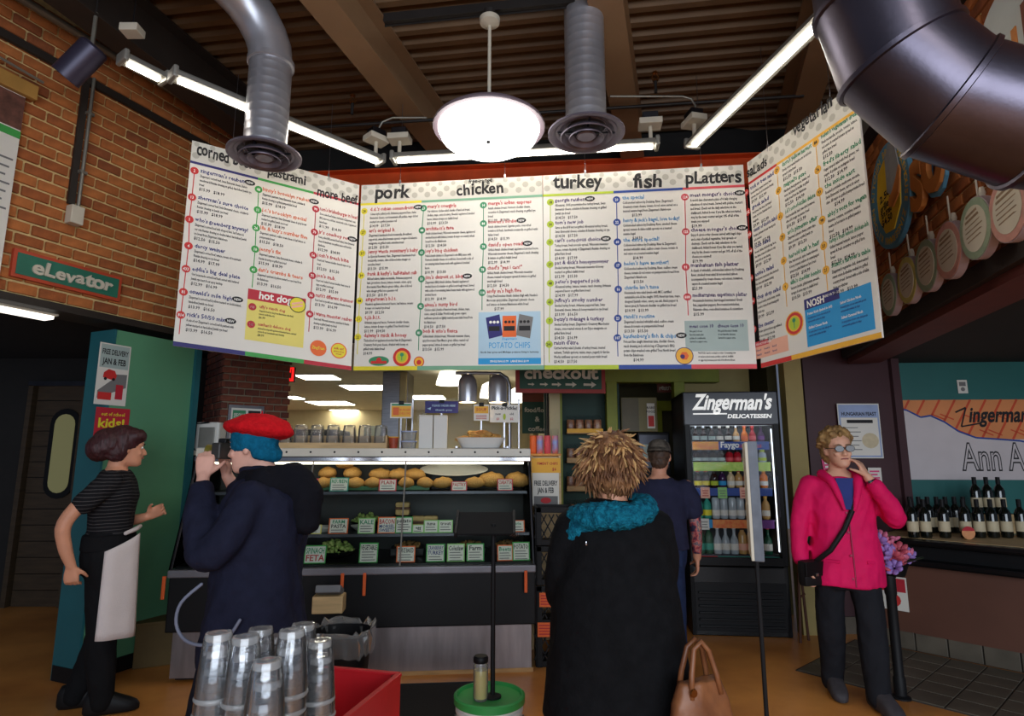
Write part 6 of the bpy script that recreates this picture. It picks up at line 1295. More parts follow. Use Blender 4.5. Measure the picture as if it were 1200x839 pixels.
for i, (x, hgt, m) in enumerate(((-.2, .1, 'p_lime'), (-.12, .06, 'p_jade'), (-.04, .16, 'p_jade'), (.04, .26, 'loaf_orange'), (.13, .32, 'rust'), (.2, .3, 'p_jade'))): MB().prism([(x - .018, -.2), (x + .018, -.2), (x + .03, -.2 + hgt), (x - .006, -.2 + hgt)], RN * .03, ru, UZ, RN, .006).build('stripe', m, t)
# hanging round labels
DSC = [(1047, 345, 25, 'p_sage', 'first hanging round label, white with grey print, nearest the menu'), (1069, 328, 28, 'p_straw', 'second hanging round label, yellow with a green pattern'), (1092, 311, 31, 'p_sage', 'third hanging round label from the menu, green rim'), (1118, 293, 34, 'p_peach', 'fourth hanging round label from the menu, salmon rim'), (1151, 267, 37, 'p_sage', 'fifth hanging round label from the menu, large with green rim'), (1190, 243, 41, 'p_peach', 'sixth hanging round label, cut by the picture edge')]
fa_ = (RN + V((-.25, -.55, 0))).normalized()
for i, (px, py, hp, rim, lab) in enumerate(DSC):
    p = rp(px, py, .12); z = proj(p)[2]; r = hp * z / FPX; t = thing('hanging_label', lab, 'hanging sign', p, group='round hanging labels on the right brick wall')
    nn = RN; uu = ru
    MB().prism(disc_poly(r, 32), nn * -.01, uu, UZ, nn, .04).build('disc', mat('disc_edge', (176, 160, 166), .5, var=.05), t)
    MB().prism(disc_poly(r * .97, 32), nn * .03, uu, UZ, nn, .003).build('rim_print', mat('disc_' + rim, {'p_sage': (150, 168, 140), 'p_straw': (206, 196, 110), 'p_peach': (206, 150, 136)}[rim], .5, var=.12, scale=20), t)
    MB().prism(disc_poly(r * .74, 28), nn * .033, uu, UZ, nn, .002).build('face', mat('disc_face', (214, 206, 186), .5, var=.06), t)
    k = MB(); R_ = random.Random(i)
    for j in range(6): y = r * (.45 - .16 * j); w2 = r * .55 * math.sqrt(max(.1, 1 - (y / r / .7) ** 2)); k.prism([(-w2, y), (w2 * R_.uniform(.6, 1), y + .012), (w2 * R_.uniform(.6, 1), y + .012 + r * (.08 if j < 2 else .035)), (-w2, y + r * (.08 if j < 2 else .035))], nn * .035, uu, UZ, nn, .001)
    k.build('print_lines', mat('disc_print', (150, 126, 96), .6, var=.3, scale=30), t)
    MB().tube([V((0, 0, r * .95)), V((0, 0, r * .95 + .16))], .005, 6).build('strap', 'offwhite', t); MB().lathe([(.012, 0), (.016, .02), (.01, .05), (.001, .052)], uu * r * .25 + V((0, 0, r * .93)), 8).build('knob', 'offwhite', t)
# ================================================================== LEFT WALL POSTERS
def lposter(name, lab, x0, y0, x1, y1, build, mats):
    """(x0,y0) upper left, (x1,y1) lower right picture corners on the green wall"""
    xm = (x0 + x1) / 2; ym = (y0 + y1) / 2; s0 = (pxL(x0, ym) - LW).dot(LD); s1 = (pxL(x1, ym) - LW).dot(LD); zt = pxL(xm, y0).z; zb = pxL(xm, y1).z; w, h = s1 - s0, zt - zb
    return poster(name, lab, 'poster', onL(s0, zb, .002), LD, UZ, LN, w, h, lambda b, P: build(b, P, w, h), mats, .004)
def bfd(b, P, w, h):
    rq(b, P, w * .04, h * .02, w * .96, h * .98, 5); rq(b, P, w * .04, h * .6, w * .96, h * .98, 6, 2)
    text(b, 'FREE DELIVERY', P(w * .5, h * .82, 3), LD, UZ, h * .12, 'c', 1, fit=w * .84, res='bd'); text(b, 'JAN & FEB', P(w * .5, h * .66, 3), LD, UZ, h * .14, 'c', 1, fit=w * .74, res='bd')
    b.add([P(w * x, h * y, 3) for x, y in ((.06, .1), (.95, .3), (.95, .52), (.4, .5), (.5, .42), (.06, .22))], [(0, 1, 2, 3, 4, 5)], 4)
    b.add([P(w * x, h * y, 4) for x, y in ((.18, .44), (.56, .4), (.62, .48), (.54, .56), (.34, .58), (.2, .52))], [(0, 1, 2, 3, 4, 5)], 2)
    for x in (.26, .52): b.add([P(w * x + w * .05 * math.cos(2 * PI * i / 10), h * .42 + w * .05 * math.sin(2 * PI * i / 10), 5) for i in range(10)], [tuple(range(10))], 1)
    rq(b, P, w * .08, h * .08, w * .5, h * .2, 2, 5); rq(b, P, w * .62, h * .1, w * .86, h * .34, 3, 5)
lposter('delivery_poster', 'white FREE DELIVERY poster with a red car on the green wall', 113, 403, 150, 475, bfd, ['paper', 'ink', 'p_red', 'p_crimson', 'ink_grey', 'paper', 'p_sage'])
def bki(b, P, w, h):
    text(b, 'out of school', P(w * .5, h * .78, 1), LD, UZ, h * .14, 'c', 1, fit=w * .7); text(b, 'kids!', P(w * .48, h * .46, 1), LD, UZ, h * .36, 'c', 1, res='bd', fit=w * .8, wob=.15); text(b, 'cooking', P(w * .42, h * .22, 1), LD, UZ, h * .22, 'c', 1, res='bd', fit=w * .66, wob=.15); text(b, 'camp', P(w * .42, h * .02, 1), LD, UZ, h * .2, 'c', 1, res='bd', fit=w * .5, wob=.15)
lposter('kids_poster', 'crimson poster with yellow lettering reading kids below the delivery poster', 110, 478, 150, 521, bki, ['p_crimson', 'p_yellow'])
# low plinth at the foot of the green wall
a = atZ(150, 783, 0); t = thing('floor_plinth', 'low dull-brown box standing at the foot of the green wall', 'box', (a.x + .14, a.y + .12, 0), math.atan2(LD.y, LD.x) - math.radians(40))
MB().bbox((0, 0, .15), (.3, .2, .3), .006).build('box', mat('plinth', (104, 84, 44), .7, var=.1), t); MB().bbox((0, 0, .305), (.32, .22, .02), .004).build('lid', 'plinth', t)
# things on the pier and at the far end of the counter
def bpi(b, P, w, h, ux, uy): rq(b, P, .08 * w, .1 * h, .92 * w, .92 * h, 1); rq(b, P, .12 * w, .55 * h, .48 * w, .86 * h, 2, 2); rq(b, P, .55 * w, .5 * h, .9 * w, .86 * h, 3, 2); text(b, 'SPECIALS', P(.3 * w, .66 * h, 3), ux, uy, .05 * h / .3, 'c', 1, fit=.3 * w)
pn = atP(264, 518, PC, PFN); pw_ = (atP(306, 518, PC, PFN) - pn).length; ph_ = atP(264, 474, PC, PFN).z - pn.z
poster('pier_notice', 'framed notice board on the dark brick pier', 'poster', pn + PFN * .012, PF, UZ, PFN, pw_, ph_, lambda b, P: bpi(b, P, pw_, ph_, PF, UZ), ['steel', 'paper', 'p_jade', 'ink'], .012)
p = atY(246, 528, 5.2); t = thing('towel_dispenser', 'white paper towel dispenser left of the red beret', 'dispenser', (p.x, p.y, p.z)); MB().bbox((0, 0, .12), (.2, .14, .24), .02).build('housing', 'white', t); MB().bbox((0, -.075, .11), (.13, .01, .17), .008).build('window', 'fixture_grey', t); MB().tube([(-.1, -.08, .02), (-.1, -.09, .22), (.02, -.09, .235)], .007).build('bail', 'chrome', t)
t = thing('back_counter', 'pale counter carrying the towel dispenser beside the pier', 'counter', (p.x + .0, 5.2, 0)); MB().bbox((0, 0, p.z - .02), (.3, .26, .04), .006).build('top', 'offwhite', t); MB().box((0, 0, (p.z - .04) / 2), (.26, .22, p.z - .04)).build('body', 'black', t)

# ================================================================== ON AND BEFORE THE CASE
p = atY(391, 712, 4.38); t = thing('card_reader_box', 'wooden box holding a grey card reader on the case front', 'card reader', (p.x, 4.27, p.z), CR); s = 4.3 / 705
MB().bbox((0, 0, .055), (.2, .13, .11), .006).build('box', 'wood_pale', t); R_ = Matrix.Rotation(-.35, 3, 'X')
MB().bbox((.0, -.0, .135), (.165, .15, .05), .01, R=R_).build('reader', mat('reader_grey', (120, 122, 126), .5), t); MB().bbox((.0, -.03, .157), (.09, .05, .01), .003, R=R_).build('screen', 'black_gloss', t); MB().bbox((.07, -.0, .16), (.014, .04, .012), .003, R=R_).build('key', 'orange_tag', t)
MB().box((0, .085, .02), (.16, .04, .05)).build('bracket', 'black', t)
# bin with liner
c_ = atY(398, 742, 3.9); zb_ = c_.z; t = thing('waste_bin', 'black waste bin with a clear liner in front of the case', 'bin', (c_.x, 3.95, 0)); rb_ = .175
MB().rings([sq_ring(r, z, 32, 3) for r, z in ((rb_ * .8, 0), (rb_ * .82, .01), (rb_, zb_ - .02), (rb_ * 1.03, zb_), (rb_ * .96, zb_), (rb_ * .9, zb_ - .1), (rb_ * .78, .02))], True).build('body', 'black', t, smooth=40)
k = []; R_ = random.Random(4)
for rr, z in ((rb_ * .93, zb_ - .1), (rb_ * .98, zb_ + .01), (rb_ * 1.1, zb_ + .02), (rb_ * 1.13, zb_ - .03), (rb_ * 1.12, zb_ - .11)): k.append([q * (1 + R_.uniform(-.05, .05)) + V((0, 0, R_.uniform(-.012, .012))) for q in sq_ring(rr, z, 40, 3)])
k = [[V((q.x, q.y, q.z if False else q.z)) for q in r] for r in k]; MB().rings(k, False).build('liner', 'container_plastic', t, smooth=False)
# red cart
mat('cart_red', (196, 32, 40), .4, var=.08); cr = atZ(468, 790, .55); t = thing('red_cart', 'open red metal cart in the foreground', 'cart', (cr.x, cr.y, 0), math.radians(-14))
Lx, Ly, zh, zl_ = .36, .8, .55, .30
MB().box((-Lx / 2, -Ly / 2, zl_), (Lx, Ly, .01)).build('tray_floor', mat('cart_orange', (206, 60, 36), .4), t)
for (x, y, a_, b_) in ((-Lx / 2, 0, Lx, .012), (-Lx / 2, -Ly, Lx, .012), (0, -Ly / 2, .012, Ly), (-Lx, -Ly / 2, .012, Ly)):
    MB().box((x, y, (zh + zl_) / 2), (a_, b_, zh - zl_)).build('side', 'cart_red', t); MB().bbox((x, y, zh), (max(a_, .026), max(b_, .026), .014), .004).build('rim', 'cart_red', t)
for x in (-.012, -Lx + .012):
    for y in (-.012, -Ly + .012): MB().bbox((x, y, .3), (.035, .035, .5), .004).build('leg', mat('cart_dark', (120, 24, 30), .4), t); MB().lathe([(.001, -.02), (.04, -.02), (.04, .02), (.001, .02)], (x, y, .04), 14, R=Matrix.Rotation(PI / 2, 3, 'Y')).build('wheel', 'black', t)
# floor mat
p = atZ(480, 822, 0); t = thing('floor_mat', 'dark rubber mat on the floor before the case', 'mat', (p.x, p.y, 0), CR); MB().bbox((0, -.05, .006), (1.1, .62, .012), .004).build('mat', mat('rubber', (30, 26, 24), .9, bump=.3, bscale=90), t)
for y in (-.355, .255): MB().bbox((0, y, .009), (1.1, .02, .018), .006).build('edge', 'black', t)
# inverted pint glasses in stacks on a side table
def glass_at(px, py, D): return atD(px, py, D)
tb_z = .70; t = thing('side_table', 'dark wooden side table carrying the pint glasses', 'table', (-.62, 1.32, 0)); MB().bbox((0, 0, tb_z - .02), (.66, .6, .04), .01).build('top', 'wood_dark', t)
for x in (-.29, .29):
    for y in (-.26, .26): MB().bbox((x, y, tb_z / 2 - .02), (.04, .04, tb_z - .04), .006).build('leg', 'wood_dark', t)
gp = None; PG = 'inverted pint glasses stacked in the foreground'
SL = ['far left stack', 'second stack from the left', 'tall rear stack behind the second', 'slim rear middle stack', 'short front middle stack', 'right middle stack', 'tall rear right stack', 'far right stack by the red cart']
LV = ['lowest', 'second', 'third', 'fourth', 'fifth', 'sixth', 'seventh', 'eighth', 'ninth', 'tenth']
for i, (px, py, D) in enumerate(((256, 741, 1.42), (288, 745, 1.40), (305, 736, 1.56), (322, 745, 1.66), (314, 773, 1.27), (342, 738, 1.44), (356, 731, 1.6), (376, 750, 1.56))):
    top = glass_at(px, py, D); n = max(2, int(round((top.z - tb_z - .145) / .038)) + 1)
    for j in range(n):
        if gp is None:
            gp = thing('pint_glass', 'x', 'glass', group=PG); H_ = .145
            MB().lathe([(.041, 0), (.0425, .004), (.0405, .05), (.035, .11), (.031, .135), (.029, .145), (.02, .1455), (.001, .144), (.001, .128), (.025, .128), (.028, .11), (.038, .01), (.039, 0)], n=28, cap=False).build('wall', 'pint', gp, smooth=35)
            MB().lathe([(.0415, -.001), (.0445, .003), (.0445, .007), (.0415, .01)], n=28, cap=False).build('rim', 'pint_rim', gp, smooth=60); MB().lathe([(.024, .129), (.0285, .13), (.029, .14), (.024, .1445)], n=28, cap=False).build('base_ring', 'pint_rim', gp, smooth=60); o = gp
        else: o = dup(gp)
        o.location = (top.x + .0015 * math.sin(j * 2 + i), top.y + .0015 * math.cos(j * 3 + i), tb_z + .0005 + j * (top.z - tb_z - .145) / (n - 1))
        o['label'] = (LV[j] if j < n - 1 else 'top') + ' pint glass of the ' + SL[i]
# bucket with a sign stand
bk = V((-.105, 3.02, 0)); zl2 = .42; t = thing('white_bucket', 'white plastic bucket with a green lid', 'bucket', bk)
MB().lathe([(.001, 0), (.13, 0), (.133, .01), (.148, .30), (.156, .305), (.156, .325), (.149, .33), (.15, .35), (.157, .355), (.157, .37), (.15, .375), (.152, .4)], n=36).build('pail', 'white', t, smooth=35)
MB().lathe([(.155, .385), (.165, .39), (.166, .418), (.158, .424), (.15, .424), (.146, .41), (.06, .405), (.001, .405)], n=36, cap=False).build('lid', mat('lid_green', (52, 150, 74), .4, var=.06), t, smooth=35)
MB().tube([(.158 * math.cos(a), .158 * math.sin(a), .33 - .1 * math.sin(a) ** 2 * 0) for a in [PI + PI * i / 10 for i in range(11)]], .004, 6).build('bail', 'steel', t)
st_ = thing('sign_stand', 'thin black post with a tilted black sign frame rising from the bucket', 'sign stand', bk + V((.015, .0, .406))); zt2 = atY(578, 614, 3.02).z - .406
MB().tube([(0, 0, 0), (0, 0, zt2)], .011, 10).build('post', 'black', st_, smooth=50); MB().lathe([(.04, 0), (.04, .008), (.014, .014)], n=18).build('base_flange', 'black', st_)
Rs = Matrix.Rotation(math.radians(-68), 3, 'X') @ Matrix.Rotation(0, 3, 'Z'); MB().bbox((-.04, .02, zt2 + .0), (.28, .17, .012), .004, R=Matrix.Rotation(math.radians(32), 3, 'X')).build('sign_tray', 'black_matte', st_)
for x in (-.18, .1): MB().bbox((x, .02, zt2 + .0), (.014, .18, .03), .004, R=Matrix.Rotation(math.radians(32), 3, 'X')).build('tray_lip', 'black', st_)
k = MB()
for i in range(5): k.tube([(.08 + .01 * i, -.06, zt2 - .05), (.1 + .005 * i, -.075, zt2 - .035 - .006 * (i % 2))], .0015, 4)
k.build('wire_tie', 'steel', st_)
c_ = atY(568, 812, 2.97); t = thing('drink_jar', 'slim glass jar with a dark lid standing on the bucket lid', 'jar', (bk.x - .04, bk.y - .03, .406)); MB().lathe([(.001, 0), (.032, .0), (.034, .01), (.034, .15), (.028, .16), (.028, .165)], n=20).build('jar', 'container_plastic', t, smooth=40); MB().lathe([(.001, .01), (.03, .01), (.031, .13), (.001, .132)], n=18).build('drink', mat('lemon', (196, 176, 90), .4), t, smooth=40); MB().lathe([(.033, .162), (.035, .165), (.035, .182), (.03, .19), (.001, .19)], n=20).build('lid', 'case_black', t, smooth=40)
# thin sign post seen edge-on, right of centre
q = atD(883, 600, 2.6); t = thing('edge_on_sign', 'slim grey sign seen edge-on upon a thin black post', 'sign stand', (q.x, q.y, 0)); z0 = atY(883, 652, q.y).z; z1 = atY(883, 518, q.y).z
MB().tube([(0, 0, .01), (0, 0, z1 - .05)], .009, 10).build('post', 'black', t); MB().lathe([(.16, 0), (.16, .012), (.02, .03)], n=28).build('base', 'black', t)
MB().bbox((.005, .0, (z0 + z1) / 2), (.04, .30, z1 - z0), .004, rz=math.radians(-19)).build('panel', mat('grey_edge', (92, 96, 104), .5, .3, var=.15, scale=20), t); MB().bbox((-.024, -.01, (z0 + z1) / 2), (.012, .3, z1 - z0 - .01), .003, rz=math.radians(-19)).build('sheet', 'offwhite', t)
# belt post with flowers
pp = atZ(1056, 818, 0); zt3 = atY(1048, 676, pp.y).z; t = thing('barrier_post', 'black barrier post beside the woman in pink', 'post', (pp.x, pp.y, 0)); MB().lathe([(.036, .0), (.036, .12), (.03, .13), (.03, zt3 - .12), (.036, zt3 - .1), (.036, zt3)], n=20).build('post', 'black', t, smooth=40); MB().lathe([(.06, .0), (.06, .01), (.036, .02)], n=24).build('foot', 'black', t); MB().lathe([(.04, zt3), (.04, zt3 + .012), (.001, zt3 + .014)], n=20).build('cap', 'black', t)
t = thing('flower_pot', 'bunch of pink and mauve flowers in a dark pot on the barrier post', 'flowers', (pp.x + .03, pp.y - .03, zt3 + .014)); MB().lathe([(.001, 0), (.05, 0), (.075, .07), (.08, .075), (.07, .075), (.001, .06)], n=18).build('pot', 'case_black', t, smooth=40)
R_ = random.Random(11); fm = [mat('petal_pink', (206, 110, 140), .6, var=.2, scale=30), mat('petal_mauve', (150, 120, 190), .6, var=.2, scale=30), mat('petal_rose', (186, 80, 96), .6, var=.2, scale=30)]
for i in range(20):
    c = V((R_.uniform(-.12, .13), R_.uniform(-.1, .1), R_.uniform(.05, .24))); b = MB(); Rf = Matrix.Rotation(R_.uniform(-1.1, 1.1), 3, 'X') @ Matrix.Rotation(R_.uniform(-1.1, 1.1), 3, 'Y')
    for j in range(7):
        a = 2 * PI * j / 7; b.ell(c + Rf @ V((.034 * math.cos(a), .034 * math.sin(a), .006)), (.032, .022, .012), 8, 4, R=Rf @ Matrix.Rotation(a, 3, 'Z') @ Matrix.Rotation(-.5, 3, 'Y'))
    b.ell(c + V((0, 0, .01)), (.009, .009, .008), 6, 4); b.build('blossom', fm[i % 3], t, smooth=True)
for i in range(12):
    a = R_.uniform(0, 6.28); d = V((math.cos(a), math.sin(a), .4)); o = V((0, 0, .06)); u = d.cross(V((0, 0, 1))).normalized(); MB().add([o, o + d * .09 + u * .02, o + d * .17, o + d * .09 - u * .02, o + d * .09 + V((0, 0, .012))], [(0, 1, 4), (1, 2, 4), (2, 3, 4), (3, 0, 4)]).build('leaf', mat('leaf_dark', (50, 62, 44), .6), t)
# leaning wooden stick stand by the beige post
p = atZ(937, 748, 0); t = thing('folding_stand', 'slim brown folding stand leaning by the beige post', 'stand', (p.x, 5.32, 0))
for dx in (-.05, .05): MB().tube([(dx, -.03 if dx < 0 else .04, 0), (0, 0, .75)], .012, 8).build('leg', mat('stand_brown', (84, 50, 34), .6), t)
MB().tube([(-.03, 0, .34), (.03, 0, .38)], .01, 6).build('brace', 'stand_brown', t); MB().tube([(0, 0, .75), (0, 0, .95)], .012, 8).build('stem', 'stand_brown', t)
# ================================================================== PEOPLE
def fuse(mb, voxel, it=4, fac=.5):
    """join overlapping closed shapes into one continuous skin"""
    me = bpy.data.meshes.new('tmp'); me.from_pydata(mb.v, [], mb.f); o = bpy.data.objects.new('tmp', me); COL.objects.link(o)
    r = o.modifiers.new('r', 'REMESH'); r.mode = 'VOXEL'; r.voxel_size = voxel
    s = o.modifiers.new('s', 'SMOOTH'); s.iterations = it; s.factor = fac
    dg = bpy.context.evaluated_depsgraph_get(); ev = bpy.data.meshes.new_from_object(o.evaluated_get(dg)); bpy.data.objects.remove(o); bpy.data.meshes.remove(me)
    return ev
def crumple(me, amp, sc, seed=0, mask=None):
    me.update(); co = np.empty(len(me.vertices) * 3); me.vertices.foreach_get('co', co); co = co.reshape(-1, 3); nr = np.empty(len(me.vertices) * 3); me.vertex_normals.foreach_get('vector', nr); nr = nr.reshape(-1, 3)
    q = [V((c[0] * sc[0] + seed, c[1] * sc[1], c[2] * sc[2] + .6 * (c[0] + c[1]) * sc[0])) for c in co]
    d = np.array([noise.noise(p) + .9 * (.28 - abs(noise.noise(p * 1.9 + V((5, seed, 2))))) + .25 * noise.noise(p * 4.3) for p in q]) * amp
    co += nr * d[:, None]; me.vertices.foreach_set('co', co.ravel()); me.update()
def wear(name, mb, m, parent, voxel=.012, it=5, amp=.006, sc=(7, 7, 5), seed=0):
    me = fuse(mb, voxel, it); me.name = name
    if amp: crumple(me, amp, sc, seed)
    me.polygons.foreach_set('use_smooth', [True] * len(me.polygons))
    me.materials.clear()
    for q in (m if isinstance(m, list) else [m]): me.materials.append(MATS[q])
    return link(name, me, parent)
def oring(c, hw, hd, n=28, e=2.3, yaw=0):
    out = []
    for i in range(n):
        a = 2 * PI * i / n; x = hw * math.copysign(abs(math.cos(a)) ** (2 / e), math.cos(a)); y = hd * math.copysign(abs(math.sin(a)) ** (2 / e), math.sin(a))
        out.append(V((c[0] + x * math.cos(yaw) - y * math.sin(yaw), c[1] + x * math.sin(yaw) + y * math.cos(yaw), c[2])))
    return out
def trunk(mb, rows, n=28, e=2.3):
    """rows: (z, half width, half depth, centre y, centre x)"""
    mb.rings([oring((r[4] if len(r) > 4 else 0, r[3] if len(r) > 3 else 0, r[0]), r[1], r[2], n, e) for r in rows], True)
HEAD = [(-.118, .020, .074, .035), (-.108, .034, .086, .005), (-.09, .048, .091, -.03), (-.065, .057, .092, -.055), (-.035, .064, .091, -.078), (-.01, .069, .088, -.09), (.012, .072, .087, -.097), (.03, .0745, .092, -.101), (.06, .073, .088, -.100), (.088, .061, .070, -.085), (.106, .041, .045, -.06), (.117, .014, .014, -.02)]
def head(mb, c, R, s=1.0):
    c = V(c); rs = []
    for z, hw, yf, yb in HEAD: rs.append([c + R @ (q * s) for q in oring((0, (yf + yb) / 2, z), hw, (yf - yb) / 2, 24, 2.2)])
    mb.rings(rs, True); f = lambda x, y, z: c + R @ (V((x, y, z)) * s)
    mb.limb([f(0, .082, .008), f(0, .098, -.014), f(0, .106, -.034)], [.009 * s, .010 * s, .0135 * s], 10)
    for x in (-1, 1):
        mb.ell(f(x * .012, .096, -.036), (.009 * s, .010 * s, .008 * s), 8, 6)
        mb.ell(f(x * .075, -.008, -.008), (.009 * s, .019 * s, .032 * s), 10, 7, R=R @ Matrix.Rotation(x * .25, 3, 'Z'))
        mb.limb([f(x * .012, .084, .022), f(x * .045, .076, .024)], [.009 * s, .008 * s], 8)      # brow
        mb.ell(f(x * .036, .070, -.03), (.02 * s, .016 * s, .018 * s), 10, 6)                        # cheek
    mb.ell(f(0, .086, -.062), (.024 * s, .011 * s, .012 * s), 10, 6); mb.ell(f(0, .082, -.098), (.018 * s, .012 * s, .012 * s), 10, 6)
    return f
def face_parts(f, R, s, parent, lips=(150, 84, 80), brow=(90, 66, 46)):
    for x in (-1, 1):
        e = MB().ell(f(x * .031, .080, .004), (.0125 * s, .009 * s, .0085 * s), 12, 8, R=R).build('eye', mat('eye_white', (214, 206, 198), .25), parent, smooth=True)
        MB().ell(f(x * .031, .0875, .004), (.0055 * s, .003 * s, .0058 * s), 10, 6, R=R).build('iris', mat('iris', (54, 40, 32), .2), e, smooth=True)
        MB().limb([f(x * .014, .094, .024), f(x * .03, .0925, .029), f(x * .048, .083, .025)], [.003 * s, .0038 * s, .0025 * s], 8).build('eyebrow', mat('brow_%d' % brow[0], brow, .8), parent, smooth=True)
    MB().limb([f(-.022, .089, -.063), f(0, .099, -.060), f(.022, .089, -.063)], [.003 * s, .0055 * s, .003 * s], 8).build('mouth', mat('lips_%d' % lips[0], lips, .5), parent, smooth=True)
def hand(mb, w, d, n, thumb, curl=(.35, .35, .4, .45), tcurl=.3, s=1.0, spread=.06):
    """w wrist point, d finger direction, n direction the palm faces, thumb: vector to the thumb side"""
    w = V(w); d = V(d).normalized(); n = V(n); n = (n - d * n.dot(d)).normalized(); t = d.cross(n); t = t if t.dot(V(thumb)) > 0 else -t
    rs = []
    for f, a, b in ((-.012, .024, .020), (.0, .027, .019), (.03, .036, .016), (.065, .041, .014), (.088, .041, .0125), (.096, .036, .009)):
        c = w + d * f * s; rs.append([c + (t * a * math.copysign(abs(math.cos(x)) ** .7, math.cos(x)) + n * b * math.copysign(abs(math.sin(x)) ** .8, math.sin(x))) * s for x in [2 * PI * i / 16 for i in range(16)]])
    mb.rings(rs, True)
    for i, (off, L) in enumerate(((.031, .07), (.0105, .078), (-.0105, .073), (-.031, .058))):
        p = w + (d * .086 + t * off) * s; dd = (d + t * (off * spread * 30 * .1)).normalized(); pts = [p]; rr = [.0092 * s]
        for k, fr in enumerate((.45, .3, .25)):
            c = curl[i] * (1 if k else .8); ax = dd.cross(n).normalized(); dd = (Matrix.Rotation(c, 3, ax) @ dd).normalized(); p = p + dd * L * fr * s; pts.append(p); rr.append((.0086, .008, .0068)[k] * s)
        mb.limb(pts, rr, 8)
    p = w + (d * .024 + t * .026 + n * .006) * s; dd = (d * .62 + t * .7 + n * .25).normalized(); pts = [p]; rr = [.0135 * s]
    for k, L in enumerate((.036, .03, .024)):
        p = p + dd * L * s; pts.append(p); rr.append((.0115, .0098, .0075)[k] * s); dd = (dd + (n * .7 - t * .55 + d * .2) * tcurl).normalized()
    mb.limb(pts, rr, 8)
def skin(key, rgb): return mat(key, rgb, .5, var=.07, scale=12, spec=.35)
def rotm(yaw=0, pitch=0, roll=0): return Matrix.Rotation(yaw, 3, 'Z') @ Matrix.Rotation(pitch, 3, 'X') @ Matrix.Rotation(roll, 3, 'Y')
def make_body(t, m, torso, hd, hR, arms, legs, hs=1.0, voxel=.0065, neck=None):
    b = MB(); trunk(b, torso); f = head(b, hd, hR, hs)
    nk = neck or (0, torso[-1][3] if len(torso[-1]) > 3 else 0, torso[-1][0])
    b.limb([V(nk) - V((0, 0, .06)), V(nk) + V((0, 0, .02)), f(0, -.022, -.07)], [.062, .054, .052], 14)
    for a in arms:
        b.limb(a['p'], a['r'], 12)
        if 'hand' in a: hand(b, a['p'][-1], **a['hand'])
    for l in legs:
        b.limb(l['p'], l['r'], 12); toe = V(l['toe']); an = V(l['p'][-1]); b.limb([an + V((0, 0, -.03)) - toe * .04, an + V((0, 0, -.045)) + toe * .05, an + V((0, 0, -.055)) + toe * .14], [.035, .034, .026], 10)
    me = fuse(b, voxel, 3, .5); me.name = 'body'; me.polygons.foreach_set('use_smooth', [True] * len(me.polygons)); me.materials.clear(); me.materials.append(m)
    return link('body', me, t), f
def shoe(mb, an, toe, s=1.0):
    an = V(an); toe = V(toe).normalized(); sd = toe.cross(V((0, 0, 1))); rs = []
    for f, w, z0, h in ((-.09, .024, .02, .10), (-.075, .04, .004, .135), (-.03, .046, 0, .145), (.03, .046, 0, .13), (.09, .049, 0, .10), (.14, .048, 0, .078), (.18, .036, .004, .058), (.198, .016, .01, .036)):
        rs.append([V((an.x, an.y, 0)) + toe * f * s + sd * w * s * math.copysign(abs(math.cos(x)) ** .7, math.cos(x)) + V((0, 0, (z0 + (h - z0) * (.5 + .5 * math.copysign(abs(math.sin(x)) ** .6, math.sin(x)))) * s)) for x in [2 * PI * i / 16 for i in range(16)]])
    mb.rings(rs, True)
def tufts(mb, pts, L, r, droop, seed=0, n=5, curl=.0):
    """tapered locks; pts: (root, direction)"""
    R = random.Random(seed)
    for p, d in pts:
        l = L * R.uniform(.7, 1.25); d = (V(d) + V((R.uniform(-.3, .3), R.uniform(-.3, .3), R.uniform(-.2, .2)))).normalized(); q = V(p); P_ = [q]; 
        for k in range(3):
            q = q + d * l / 3; d = (d + V((R.uniform(-curl, curl), R.uniform(-curl, curl), -droop + R.uniform(-curl, curl)))).normalized(); P_.append(q)
        mb.tube(P_, [r, r * 1.1, r * .75, r * .12], n)
T0 = [(.80, .12, .10, 0), (.88, .155, .115, 0), (.96, .16, .12, 0), (1.05, .13, .098, 0), (1.15, .132, .10, 0), (1.27, .155, .112, .0), (1.36, .155, .10, 0), (1.41, .10, .075, 0), (1.445, .06, .058, 0)]

# ---------------------------------------------------------------- woman in striped tee, left
t = thing('person', 'person with maroon hair, striped black tee and white towel apron at the left', 'person', (-2.54, 3.93, 0), math.radians(-64)); sk = skin('skin_a', (214, 150, 118))
hR = rotm(.22, -.05); hc = (0, .045, 1.57)
armR = dict(p=[(.15, 0, 1.375), (.2, -.1, 1.28), (.235, -.2, 1.13), (.225, -.19, 1.0), (.205, -.15, .88)], r=[.05, .047, .042, .037, .027], hand=dict(d=(-.05, .1, -1), n=(-1, .2, 0), thumb=(0, 1, 0), curl=(.9, .95, 1.0, 1.0), tcurl=.6))
armL = dict(p=[(-.15, 0, 1.375), (-.2, .0, 1.24), (-.2, .0, 1.11), (-.14, .1, 1.10), (-.08, .19, 1.125)], r=[.05, .045, .04, .036, .027], hand=dict(d=(.25, .85, .5), n=(.8, -.1, -.3), thumb=(.2, 0, 1), curl=(.55, .75, .85, .9), tcurl=.45))
legs = [dict(p=[(x, 0, .88), (x * 1.05, .02, .5), (x * 1.05, y, .10)], r=[.085, .062, .042], toe=(0, 1, 0)) for x, y in ((.09, .06), (-.09, -.1))]
bd_, f = make_body(t, sk, T0, hc, hR, [armR, armL], legs)
face_parts(f, hR, 1, t, lips=(168, 92, 84), brow=(60, 34, 30))
b = MB(); trunk(b, [(.98, .165, .135), (1.05, .15, .122), (1.15, .152, .125), (1.27, .178, .14), (1.36, .175, .115), (1.41, .12, .09), (1.43, .085, .075)])
